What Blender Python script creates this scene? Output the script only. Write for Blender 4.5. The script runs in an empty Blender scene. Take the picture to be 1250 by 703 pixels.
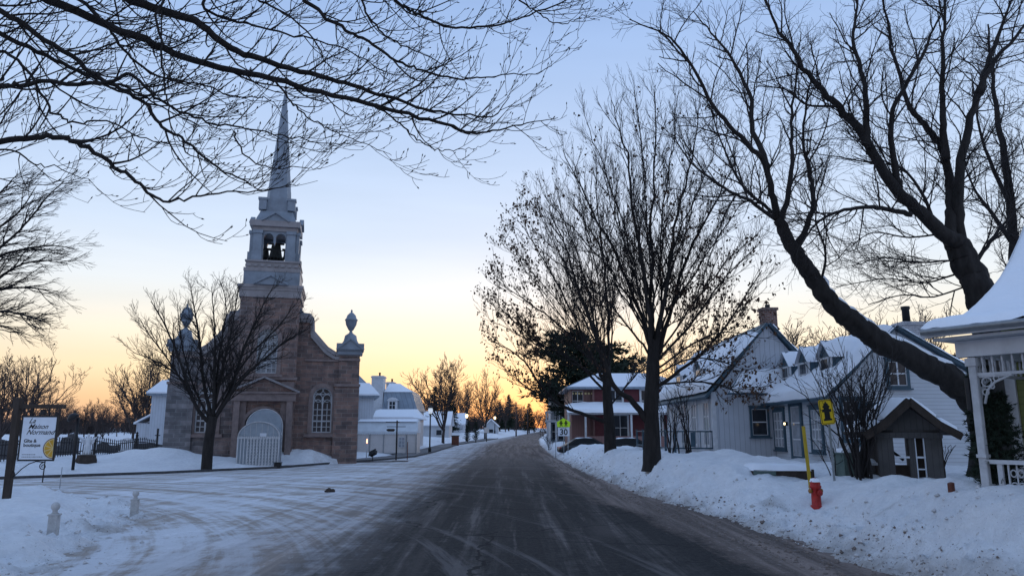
import bpy, math, random
import numpy as np
from mathutils import Vector, Matrix, noise
from mathutils.geometry import tessellate_polygon
R = math.radians
scene = bpy.context.scene
COL = scene.collection
# ------------------------------------------------------------------ camera
F = 909.0; PITCH = math.atan((525 - 351.5) / F); CAMZ = 2.0
CS, SN = math.cos(PITCH), math.sin(PITCH)
cam_d = bpy.data.cameras.new('camera'); cam = bpy.data.objects.new('camera', cam_d); COL.objects.link(cam)
cam.location = (0, 0, CAMZ); cam.rotation_euler = (math.pi / 2 + PITCH, 0, 0)
cam_d.sensor_width = 36; cam_d.lens = 36 * F / 1250; cam_d.clip_start = .05; cam_d.clip_end = 6000
scene.camera = cam
def at(u, v, Y):
    """world point whose bearing is that of photo pixel (u, v), at distance Y down the street"""
    xc, yc = (u - 625) / F, (351.5 - v) / F
    dy, dz = CS - yc * SN, SN + yc * CS
    t = Y / dy
    return Vector((xc * t, Y, CAMZ + dz * t))
def mpp(Y, v=525):
    return Y / (CS - (351.5 - v) / F * SN) / F
# ------------------------------------------------------------------ mesh collector
class MB:
    def __init__(s): s.v = []; s.f = []; s.m = []; s.mi = 0; s.smooth = set()
    def add(s, vs, fs, smooth=False):
        b = len(s.v); s.v.extend(vs)
        for f in fs:
            if smooth: s.smooth.add(len(s.f))
            s.f.append(tuple(b + i for i in f)); s.m.append(s.mi)
        return s
    def box(s, c, size, rz=0, bev=0, M=None):
        cx, cy, cz = c; x, y, z = (q / 2 for q in size)
        ca, sa = math.cos(rz), math.sin(rz)
        if bev <= 0:
            P = [(a * x, b * y, d * z) for d in (-1, 1) for a, b in ((-1, -1), (1, -1), (1, 1), (-1, 1))]
            fs = [(0, 3, 2, 1), (4, 5, 6, 7), (0, 1, 5, 4), (1, 2, 6, 5), (2, 3, 7, 6), (3, 0, 4, 7)]
        else:
            b_ = min(bev, x * .49, y * .49, z * .49); P = []
            for zz, ins in ((-z, b_), (-z + b_, 0), (z - b_, 0), (z, b_)):
                X, Yy = x - ins, y - ins
                P += [(-X + b_, -Yy, zz), (X - b_, -Yy, zz), (X, -Yy + b_, zz), (X, Yy - b_, zz), (X - b_, Yy, zz), (-X + b_, Yy, zz), (-X, Yy - b_, zz), (-X, -Yy + b_, zz)]
            fs = [tuple(range(7, -1, -1)), tuple(range(24, 32))]
            for k in range(3):
                for i in range(8):
                    j = (i + 1) % 8; fs.append((k * 8 + i, k * 8 + j, k * 8 + 8 + j, k * 8 + 8 + i))
        vs = [(cx + a * ca - b * sa, cy + a * sa + b * ca, cz + d) for a, b, d in P]
        return s.add(vs, fs)
    def bar(s, a, b, w, h=None, up=(0, 0, 1)):
        a, b = Vector(a), Vector(b); h = w if h is None else h
        d = (b - a).normalized(); up = Vector(up)
        if abs(d.dot(up)) > .98: up = Vector((0, 1, 0))
        sx = d.cross(up).normalized() * w / 2; sz = sx.cross(d).normalized() * h / 2
        vs = [p + sx * i + sz * j for p in (a, b) for i, j in ((-1, -1), (1, -1), (1, 1), (-1, 1))]
        return s.add([tuple(q) for q in vs], [(3, 2, 1, 0), (4, 5, 6, 7), (0, 1, 5, 4), (1, 2, 6, 5), (2, 3, 7, 6), (3, 0, 4, 7)])
    def tube(s, pts, rad, n=6, cap=True, smooth=True, rough=0):
        pts = [Vector(p) for p in pts]; N = len(pts)
        if not hasattr(rad, '__len__'): rad = [rad] * N
        vs = []; ref = None
        for i, p in enumerate(pts):
            t = (pts[min(i + 1, N - 1)] - pts[max(i - 1, 0)])
            if t.length < 1e-9: t = Vector((0, 0, 1))
            t.normalize()
            if ref is None: ref = Vector((1, 0, 0)) if abs(t.x) < .8 else Vector((0, 1, 0))
            a = t.cross(ref)
            if a.length < 1e-4: a = t.cross(Vector((.3, .9, .2)))
            a.normalize(); b = t.cross(a); ref = -b if False else a.cross(t)
            for k in range(n):
                q = 2 * math.pi * k / n
                w = p + (a * math.cos(q) + b * math.sin(q)) * (rad[i] * (1 + rough * (noise.noise(p * 1.4 + a * math.cos(q) * 2.2 + b * math.sin(q) * 2.2) + .6 * noise.noise(p * .6 + a * math.cos(q) * 5 + b * math.sin(q) * 5))) if rough else rad[i])
                vs.append((w.x, w.y, w.z))
        fs = []
        for i in range(N - 1):
            for k in range(n):
                j = (k + 1) % n
                fs.append((i * n + k, i * n + j, (i + 1) * n + j, (i + 1) * n + k))
        if cap and n > 2: fs.append(tuple(range(n - 1, -1, -1))); fs.append(tuple((N - 1) * n + k for k in range(n)))
        return s.add(vs, fs, smooth)
    def lathe(s, prof, c=(0, 0, 0), n=16, smooth=True, sq=False):
        vs = []
        for r, z in prof:
            for k in range(n):
                q = 2 * math.pi * (k + (.5 if sq else 0)) / n
                rr = r / math.cos(math.pi / n) if sq else r
                vs.append((c[0] + rr * math.cos(q), c[1] + rr * math.sin(q), c[2] + z))
        fs = []
        for i in range(len(prof) - 1):
            for k in range(n):
                j = (k + 1) % n; fs.append((i * n + k, i * n + j, (i + 1) * n + j, (i + 1) * n + k))
        fs.append(tuple(range(n - 1, -1, -1))); fs.append(tuple((len(prof) - 1) * n + k for k in range(n)))
        return s.add(vs, fs, smooth)
    def prism(s, outer, y0, y1, holes=(), axis='y'):
        """polygon in XZ (axis y) pushed from y0 to y1; holes are open all the way through"""
        loops = [list(outer)] + [list(h) for h in holes]
        flat = [p for l in loops for p in l]
        tris = tessellate_polygon([[Vector((p[0], p[1], 0)) for p in l] for l in loops])
        n = len(flat)
        def mk(p, y): return (p[0], y, p[1]) if axis == 'y' else ((y, p[0], p[1]) if axis == 'x' else (p[0], p[1], y))
        vs = [mk(p, y0) for p in flat] + [mk(p, y1) for p in flat]
        fs = [tuple(t) for t in tris] + [tuple(n + i for i in reversed(t)) for t in tris]
        b = 0
        for l in loops:
            m = len(l)
            for i in range(m):
                j = (i + 1) % m; fs.append((b + i, b + j, n + b + j, n + b + i))
            b += m
        return s.add(vs, fs)
    def grid(s, fn, nu, nv, smooth=True):
        vs = [tuple(fn(i / nu, j / nv)) for j in range(nv + 1) for i in range(nu + 1)]
        fs = [(j * (nu + 1) + i, j * (nu + 1) + i + 1, (j + 1) * (nu + 1) + i + 1, (j + 1) * (nu + 1) + i) for j in range(nv) for i in range(nu)]
        return s.add(vs, fs, smooth)
    def build(s, name, mat, parent=None, fix=True):
        me = bpy.data.meshes.new(name); me.from_pydata([tuple(v) for v in s.v], [], s.f)
        mats = mat if isinstance(mat, (list, tuple)) else [mat]
        for m in mats: me.materials.append(m)
        if len(mats) > 1: me.polygons.foreach_set('material_index', s.m)
        if s.smooth:
            sm = np.zeros(len(s.f), bool); sm[list(s.smooth)] = True
            me.polygons.foreach_set('use_smooth', sm)
        if fix:
            import bmesh
            bm = bmesh.new(); bm.from_mesh(me); bmesh.ops.recalc_face_normals(bm, faces=bm.faces); bm.to_mesh(me); bm.free()
        me.update()
        o = bpy.data.objects.new(name, me); COL.objects.link(o)
        if parent: o.parent = parent
        return o
def tag(o, label=None, cat=None, group=None, kind=None):
    for k, v in (('label', label), ('category', cat), ('group', group), ('kind', kind)):
        if v: o[k] = v
    return o
def thing(name, loc, label, cat, rz=0, group=None):
    o = bpy.data.objects.new(name, None); COL.objects.link(o); o.empty_display_size = .3
    o.location = loc; o.rotation_euler = (0, 0, rz); return tag(o, label, cat, group)
def copy_tree(o, parent=None):
    c = o.copy(); COL.objects.link(c)
    if parent: c.parent = parent
    for ch in [q for q in bpy.data.objects if q.parent == o]: copy_tree(ch, c)
    return c
def text(body, size, loc, rot, mat, parent, name, shear=0, extrude=.002, align='LEFT', bold=0, sx=1):
    cu = bpy.data.curves.new(name, 'FONT'); cu.body = body; cu.size = size; cu.shear = shear; cu.extrude = extrude
    cu.align_x = align; cu.offset = bold; cu.resolution_u = 3; cu.materials.append(mat)
    tmp = bpy.data.objects.new(name + '_outline', cu); COL.objects.link(tmp); bpy.context.view_layer.update()
    me = bpy.data.meshes.new_from_object(tmp.evaluated_get(bpy.context.evaluated_depsgraph_get())); bpy.data.objects.remove(tmp); bpy.data.curves.remove(cu)
    me.name = name
    if not me.materials: me.materials.append(mat)
    o = bpy.data.objects.new(name, me); COL.objects.link(o); o.location = loc; o.rotation_euler = rot; o.scale = (sx, 1, 1); o.parent = parent
    return o
# ------------------------------------------------------------------ materials
def mat(name, base, rough=.7, var=0.0, vscale=3.0, bump=0.0, bscale=20.0, metal=0.0, col2=None, stretch=(1, 1, 1), spec=.3, emit=None, estr=0):
    m = bpy.data.materials.new(name); m.use_nodes = True; nt = m.node_tree; N = nt.nodes; L = nt.links
    b = N['Principled BSDF']; b.inputs['Roughness'].default_value = rough; b.inputs['Metallic'].default_value = metal
    b.inputs['Specular IOR Level'].default_value = spec
    b.inputs['Base Color'].default_value = (*base, 1)
    if emit: b.inputs['Emission Color'].default_value = (*emit, 1); b.inputs['Emission Strength'].default_value = estr
    if var or bump:
        tc = N.new('ShaderNodeTexCoord'); mp = N.new('ShaderNodeMapping'); mp.inputs['Scale'].default_value = stretch
        L.new(tc.outputs['Object'], mp.inputs['Vector'])
    if var:
        n = N.new('ShaderNodeTexNoise'); n.inputs['Scale'].default_value = vscale; n.inputs['Detail'].default_value = 6; n.inputs['Roughness'].default_value = .65
        L.new(mp.outputs[0], n.inputs['Vector'])
        r = N.new('ShaderNodeValToRGB'); r.color_ramp.elements[0].position = .3; r.color_ramp.elements[1].position = .7
        c2 = col2 or tuple(c * (1 - var) for c in base)
        r.color_ramp.elements[0].color = (*c2, 1); r.color_ramp.elements[1].color = (*(base if col2 else tuple(min(1, c * (1 + var)) for c in base)), 1)
        L.new(n.outputs['Fac'], r.inputs['Fac']); L.new(r.outputs[0], b.inputs['Base Color'])
    if bump:
        n2 = N.new('ShaderNodeTexNoise'); n2.inputs['Scale'].default_value = bscale; n2.inputs['Detail'].default_value = 5
        L.new(mp.outputs[0], n2.inputs['Vector'])
        bp = N.new('ShaderNodeBump'); bp.inputs['Strength'].default_value = bump; bp.inputs['Distance'].default_value = .02
        L.new(n2.outputs['Fac'], bp.inputs['Height']); L.new(bp.outputs[0], b.inputs['Normal'])
    return m
def siding(name, base, step=.12, vertical=False, depth=.012, dirt=.12, rough=.55):
    m = mat(name, base, rough); nt = m.node_tree; N = nt.nodes; L = nt.links; b = N['Principled BSDF']
    tc = N.new('ShaderNodeTexCoord'); sp = N.new('ShaderNodeSeparateXYZ'); L.new(tc.outputs['Object'], sp.inputs[0])
    if vertical:
        ad = N.new('ShaderNodeMath'); ad.operation = 'ADD'; L.new(sp.outputs[0], ad.inputs[0]); L.new(sp.outputs[1], ad.inputs[1]); src = ad.outputs[0]
    else: src = sp.outputs[2]
    dv = N.new('ShaderNodeMath'); dv.operation = 'DIVIDE'; dv.inputs[1].default_value = step; L.new(src, dv.inputs[0])
    fr = N.new('ShaderNodeMath'); fr.operation = 'FRACT'; L.new(dv.outputs[0], fr.inputs[0])
    iv = N.new('ShaderNodeMath'); iv.operation = 'SUBTRACT'; iv.inputs[0].default_value = 1; L.new(fr.outputs[0], iv.inputs[1])
    bp = N.new('ShaderNodeBump'); bp.inputs['Strength'].default_value = 1; bp.inputs['Distance'].default_value = depth
    L.new(iv.outputs[0], bp.inputs['Height']); L.new(bp.outputs[0], b.inputs['Normal'])
    gap = N.new('ShaderNodeMath'); gap.operation = 'LESS_THAN'; gap.inputs[1].default_value = .07; L.new(fr.outputs[0], gap.inputs[0])
    n = N.new('ShaderNodeTexNoise'); n.inputs['Scale'].default_value = 1.7; n.inputs['Detail'].default_value = 6; L.new(tc.outputs['Object'], n.inputs['Vector'])
    r = N.new('ShaderNodeValToRGB'); r.color_ramp.elements[0].position = .3; r.color_ramp.elements[1].position = .7
    r.color_ramp.elements[0].color = (*(c * (1 - dirt) for c in base), 1); r.color_ramp.elements[1].color = (*base, 1); L.new(n.outputs['Fac'], r.inputs['Fac'])
    mx = N.new('ShaderNodeMix'); mx.data_type = 'RGBA'; L.new(gap.outputs[0], mx.inputs[0]); L.new(r.outputs[0], mx.inputs[6]); mx.inputs[7].default_value = (*(c * .55 for c in base), 1)
    L.new(mx.outputs[2], b.inputs['Base Color'])
    return m
def stone(name, c1, c2, mortar, w=.62, h=.24, grey=False):
    m = mat(name, c1, .85); nt = m.node_tree; N = nt.nodes; L = nt.links; b = N['Principled BSDF']
    tc = N.new('ShaderNodeTexCoord'); sp = N.new('ShaderNodeSeparateXYZ'); L.new(tc.outputs['Object'], sp.inputs[0])
    ad = N.new('ShaderNodeMath'); L.new(sp.outputs[0], ad.inputs[0]); L.new(sp.outputs[1], ad.inputs[1])
    cb = N.new('ShaderNodeCombineXYZ'); L.new(ad.outputs[0], cb.inputs[0]); L.new(sp.outputs[2], cb.inputs[1])
    bk = N.new('ShaderNodeTexBrick'); L.new(cb.outputs[0], bk.inputs['Vector'])
    bk.inputs['Scale'].default_value = 1; bk.inputs['Brick Width'].default_value = w; bk.inputs['Row Height'].default_value = h
    bk.inputs['Mortar Size'].default_value = .016; bk.inputs['Mortar Smooth'].default_value = .3; bk.inputs['Bias'].default_value = -.1
    bk.inputs['Color1'].default_value = (*c1, 1); bk.inputs['Color2'].default_value = (*c2, 1); bk.inputs['Mortar'].default_value = (*mortar, 1)
    n = N.new('ShaderNodeTexNoise'); n.inputs['Scale'].default_value = 2.3; n.inputs['Detail'].default_value = 8; L.new(tc.outputs['Object'], n.inputs['Vector'])
    r = N.new('ShaderNodeValToRGB'); r.color_ramp.elements[0].position = .25; r.color_ramp.elements[1].position = .75
    r.color_ramp.elements[0].color = (.55, .57, .62, 1); r.color_ramp.elements[1].color = (1.25, 1.2, 1.15, 1); L.new(n.outputs['Fac'], r.inputs['Fac'])
    mx = N.new('ShaderNodeMix'); mx.data_type = 'RGBA'; mx.blend_type = 'MULTIPLY'; mx.inputs[0].default_value = 1
    L.new(bk.outputs['Color'], mx.inputs[6]); L.new(r.outputs[0], mx.inputs[7])
    if grey:   # colour blends towards grey across the left wing
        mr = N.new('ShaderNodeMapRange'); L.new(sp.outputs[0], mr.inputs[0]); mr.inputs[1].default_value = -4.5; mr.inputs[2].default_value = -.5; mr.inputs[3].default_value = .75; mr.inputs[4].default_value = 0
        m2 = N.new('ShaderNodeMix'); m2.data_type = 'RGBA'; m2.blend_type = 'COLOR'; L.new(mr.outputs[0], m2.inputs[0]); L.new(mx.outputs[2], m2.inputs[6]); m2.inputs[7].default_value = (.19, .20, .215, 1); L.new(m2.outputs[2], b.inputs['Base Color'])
    else: L.new(mx.outputs[2], b.inputs['Base Color'])
    n3 = N.new('ShaderNodeTexNoise'); n3.inputs['Scale'].default_value = 14; n3.inputs['Detail'].default_value = 6; L.new(tc.outputs['Object'], n3.inputs['Vector'])
    mm = N.new('ShaderNodeMath'); mm.operation = 'MULTIPLY_ADD'; mm.inputs[1].default_value = -1.0; L.new(bk.outputs['Fac'], mm.inputs[0]); L.new(n3.outputs['Fac'], mm.inputs[2])
    bp = N.new('ShaderNodeBump'); bp.inputs['Strength'].default_value = .8; bp.inputs['Distance'].default_value = .03
    L.new(mm.outputs[0], bp.inputs['Height']); L.new(bp.outputs[0], b.inputs['Normal'])
    return m
M = {}
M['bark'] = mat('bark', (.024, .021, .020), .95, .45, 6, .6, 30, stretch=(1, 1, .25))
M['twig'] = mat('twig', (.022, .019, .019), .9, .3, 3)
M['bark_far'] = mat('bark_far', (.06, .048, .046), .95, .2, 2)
M['leaf'] = mat('dead_leaf', (.085, .05, .032), .9, .5, 9)
M['needle'] = mat('needle', (.022, .036, .024), .8, .5, 4)
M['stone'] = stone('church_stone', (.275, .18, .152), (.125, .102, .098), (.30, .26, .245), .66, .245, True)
M['stone_trim'] = mat('stone_trim', (.23, .178, .166), .85, .25, 3, .3, 18)
M['tin'] = mat('painted_tin', (.20, .235, .28), .45, .22, 1.6, .15, 5, spec=.4)
M['tin_trim'] = mat('tin_trim', (.27, .25, .255), .5, .2, 2)
M['roof_tin'] = siding('roof_tin', (.25, .30, .36), .5, True, .02, .2, .4)
M['white_wood'] = siding('white_siding', (.54, .57, .61), .13)
M['white_board'] = siding('white_board_upright', (.53, .56, .61), .22, True, .006)
M['white'] = mat('white_paint', (.56, .575, .60), .5, .12, 4)
M['white_old'] = mat('white_old_paint', (.47, .48, .50), .6, .2, 5)
M['teal'] = mat('teal_paint', (.045, .085, .115), .5, .25, 4)
M['glass'] = mat('window_glass', (.025, .03, .038), .12, spec=.35)
M['glass_pale'] = mat('curtained_glass', (.30, .32, .35), .12, .3, 2.5, spec=.6)
M['green'] = siding('green_siding', (.17, .19, .06), .11)
M['red'] = siding('red_siding', (.125, .03, .038), .16)
M['pink'] = siding('pink_board', (.21, .115, .105), .2, True)
M['brick'] = stone('chimney_brick', (.26, .11, .075), (.18, .075, .055), (.3, .28, .26), .2, .075)
M['brick_white'] = stone('white_brick', (.55, .56, .58), (.48, .49, .52), (.4, .4, .42), .22, .08)
M['old_wood'] = siding('weathered_board', (.105, .10, .10), .14, True, .01, .4, .85)
M['dark_wood'] = mat('dark_wood', (.045, .034, .028), .8, .4, 5, .4, 22, stretch=(1, 1, .3))
M['iron'] = mat('black_iron', (.018, .018, .02), .5)
M['steel'] = mat('galvanised_steel', (.30, .32, .34), .4, .2, 8, metal=.6)
M['red_paint'] = mat('red_paint', (.36, .022, .018), .45, .35, 9, .25, 30)
M['brass'] = mat('old_brass', (.30, .14, .035), .5, .3, 8)
M['yellow'] = mat('yellow_paint', (.43, .30, .028), .5, .15, 6)
M['sign_yellow'] = mat('sign_yellow', (.68, .46, .02), .45, .1, 6)
M['sign_lime'] = mat('sign_lime', (.55, .85, .03), .4, .05, 6)
M['sign_white'] = mat('sign_white', (.66, .70, .76), .45, .06, 4)
M['black'] = mat('black_paint', (.012, .012, .013), .5)
M['orange'] = mat('orange_slice', (.55, .30, .03), .5, .2, 8)
M['rind'] = mat('orange_pith', (.62, .50, .25), .5)
M['fabric'] = mat('white_fabric', (.62, .66, .70), .6, .08, 2, .3, 3)
M['fabric_beige'] = mat('beige_fabric', (.60, .56, .54), .6, .08, 2, .3, 3)
M['post_white'] = mat('weathered_white', (.43, .43, .43), .7, .25, 9)
M['film'] = mat('grey_film', (.30, .35, .40), .3, .15, 2, .3, 4)
M['granite'] = mat('granite_kerb', (.07, .07, .075), .85, .35, 8, .4, 30)
M['cabinet'] = mat('cabinet_green', (.085, .125, .115), .55, .2, 3)
M['car'] = mat('dark_car_paint', (.012, .013, .015), .35, spec=.4)
M['glass_dark'] = mat('car_glass', (.015, .018, .02), .2, spec=.3)
M['tyre'] = mat('tyre', (.015, .015, .015), .9)
M['marble'] = mat('statue_white', (.62, .64, .67), .6, .15, 5, .2, 20)
M['rust'] = mat('rust_brown', (.13, .05, .035), .8, .3, 6)
M['bronze'] = mat('bell_bronze', (.035, .038, .035), .5, .3, 4, metal=.3)
M['lamp_cool'] = mat('lamp_cool', (.8, .85, .9), .3, emit=(.85, .93, 1), estr=.3)
M['lamp_warm'] = mat('lamp_warm', (.9, .8, .6), .3, emit=(1, .72, .38), estr=3)
M['lamp_red'] = mat('lamp_red', (.9, .4, .3), .3, emit=(1, .38, .22), estr=3)
def snow_mat(name, ground=False):
    m = mat(name, (.80, .82, .86), .65, spec=.25); nt = m.node_tree; N = nt.nodes; L = nt.links; b = N['Principled BSDF']
    g = N.new('ShaderNodeNewGeometry'); tc = N.new('ShaderNodeTexCoord')
    vec = g.outputs['Position'] if ground else tc.outputs['Object']
    hs = None
    def nz(sc, det=5, ro=.6):
        n = N.new('ShaderNodeTexNoise'); n.inputs['Scale'].default_value = sc; n.inputs['Detail'].default_value = det; n.inputs['Roughness'].default_value = ro
        L.new(vec, n.inputs['Vector']); return n.outputs['Fac']
    def mth(op, a, b2, c=None):
        k = N.new('ShaderNodeMath'); k.operation = op
        for i, q in enumerate((a, b2, c)):
            if q is None: continue
            if isinstance(q, (int, float)): k.inputs[i].default_value = q
            else: L.new(q, k.inputs[i])
        return k.outputs[0]
    if ground:
        h = mth('MULTIPLY_ADD', nz(3.0, 7, .68), 1.2, mth('MULTIPLY', nz(13, 6, .75), .7))
        vo = N.new('ShaderNodeTexVoronoi'); vo.inputs['Scale'].default_value = 3.2; vo.feature = 'SMOOTH_F1'; L.new(vec, vo.inputs['Vector'])
        h = mth('MULTIPLY_ADD', vo.outputs['Distance'], .35, h)
        bp = N.new('ShaderNodeBump'); bp.inputs['Strength'].default_value = .75; bp.inputs['Distance'].default_value = .13
    else:
        h = mth('MULTIPLY_ADD', nz(1.5, 5, .5), 1.0, mth('MULTIPLY', nz(14, 5, .6), .2))
        bp = N.new('ShaderNodeBump'); bp.inputs['Strength'].default_value = .5; bp.inputs['Distance'].default_value = .08
    L.new(h, bp.inputs['Height']); L.new(bp.outputs[0], b.inputs['Normal'])
    if ground:
        at_ = N.new('ShaderNodeAttribute'); at_.attribute_name = 'dirt'
        n1 = nz(1.3, 7, .7)
        f = mth('MULTIPLY', at_.outputs['Fac'], mth('SMOOTHSTEP', n1, .42, .75) if False else n1)
        rr = N.new('ShaderNodeValToRGB'); rr.color_ramp.elements[0].position = .22; rr.color_ramp.elements[1].position = .50
        rr.color_ramp.elements[0].color = (0, 0, 0, 1); rr.color_ramp.elements[1].color = (.75, .75, .75, 1); L.new(f, rr.inputs['Fac'])
        mx = N.new('ShaderNodeMix'); mx.data_type = 'RGBA'; L.new(rr.outputs[0], mx.inputs[0])
        mx.inputs[7].default_value = (.22, .185, .155, 1)
        mo = N.new('ShaderNodeValToRGB'); mo.color_ramp.elements[0].position = .33; mo.color_ramp.elements[1].position = .62
        mo.color_ramp.elements[0].color = (.70, .71, .74, 1); mo.color_ramp.elements[1].color = (.86, .875, .90, 1)
        L.new(mth('MULTIPLY_ADD', nz(5.5, 8, .75), .6, mth('MULTIPLY', nz(.8, 4), .4)), mo.inputs['Fac']); L.new(mo.outputs[0], mx.inputs[6])
        # loose dark specks thrown up by the plough
        v2 = N.new('ShaderNodeTexVoronoi'); v2.inputs['Scale'].default_value = 15
        wv = N.new('ShaderNodeTexNoise'); wv.inputs['Scale'].default_value = 9; wv.inputs['Detail'].default_value = 4; L.new(vec, wv.inputs['Vector'])
        ad2 = N.new('ShaderNodeMix'); ad2.data_type = 'RGBA'; ad2.blend_type = 'ADD'; ad2.inputs[0].default_value = .22; L.new(vec, ad2.inputs[6]); L.new(wv.outputs['Color'], ad2.inputs[7]); L.new(ad2.outputs[2], v2.inputs['Vector'])
        sp = mth('LESS_THAN', v2.outputs['Distance'], mth('MULTIPLY', mth('MULTIPLY', at_.outputs['Fac'], nz(.9, 3)), .62))
        mx2 = N.new('ShaderNodeMix'); mx2.data_type = 'RGBA'; L.new(mth('MULTIPLY', sp, .75), mx2.inputs[0]); L.new(mx.outputs[2], mx2.inputs[6]); mx2.inputs[7].default_value = (.14, .115, .095, 1)
        L.new(mx2.outputs[2], b.inputs['Base Color'])
    return m
M['snow'] = snow_mat('roof_snow'); M['snow_ground'] = snow_mat('ground_snow', True)
# ------------------------------------------------------------------ ground heights
def sstep(a, b, x): t = np.clip((x - a) / (b - a), 0, 1); return t * t * (3 - 2 * t)
def sdf(poly, X, Y):
    P = np.array(poly, float); n = len(P); best = np.full(X.shape, 1e18); inside = np.zeros(X.shape, bool)
    for i in range(n):
        a, b = P[i], P[(i + 1) % n]; e = b - a
        wx, wy = X - a[0], Y - a[1]
        t = np.clip((wx * e[0] + wy * e[1]) / max(e @ e, 1e-12), 0, 1)
        best = np.minimum(best, (wx - e[0] * t) ** 2 + (wy - e[1] * t) ** 2)
        if a[1] != b[1]:
            inside ^= ((a[1] > Y) != (b[1] > Y)) & (X < (b[0] - a[0]) * (Y - a[1]) / (b[1] - a[1]) + a[0])
    d = np.sqrt(best); return np.where(inside, d, -d)
XR = [(-10, 5.9), (8, 5.75), (11, 5.5), (19, 4.8), (26, 4.05), (38, 3.6), (59, 3.3), (95, 3.5), (130, 4.5), (190, 7.5), (240, 13), (300, 22), (500, 60), (700, 105)]
XL = [(54, -7.3), (95, -6.6), (118, -3.8), (150, -1), (190, 3), (240, 8), (300, 16), (500, 52), (700, 96)]
def xr(y): return np.interp(y, [p[0] for p in XR], [p[1] for p in XR])
RB = [(x, y) for y, x in XR] + [(900, 700), (900, -10)]
CB = [(-62, -3), (-30, 24.5), (-21.2, 31.9), (-16.3, 36), (-12.4, 41), (-10.6, 47), (-8.6, 52), (-7.3, 58), (-6.6, 95), (-3.8, 118), (-1, 150), (3, 190), (8, 240), (16, 300), (52, 500), (96, 700), (-900, 700), (-900, -3)]
MBK = [(-5.6, -10), (-5.8, 7), (-6.1, 11), (-7.2, 15), (-8.4, 18.4), (-10.3, 21.8), (-13, 23.6), (-16, 23.2), (-22, 19), (-34, 9.5), (-55, -10)]
def z0(y): return np.interp(y, [70, 300, 700], [0, 1.95, 2.0])
_fn = {}
def nz2(X, Y, s, seed=0, octv=3):
    out = np.empty(X.shape); xf, yf, of = X.ravel(), Y.ravel(), out.ravel()
    for i in range(xf.size): of[i] = noise.fractal(Vector((xf[i] * s, yf[i] * s, seed)), 1.0, 2.0, octv, noise_basis='PERLIN_ORIGINAL')
    return of.reshape(X.shape)
def gs(X, Y, cx, cy, sx, sy=None): sy = sy or sx; return np.exp(-((X - cx) / sx) ** 2 - ((Y - cy) / sy) ** 2)
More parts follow.
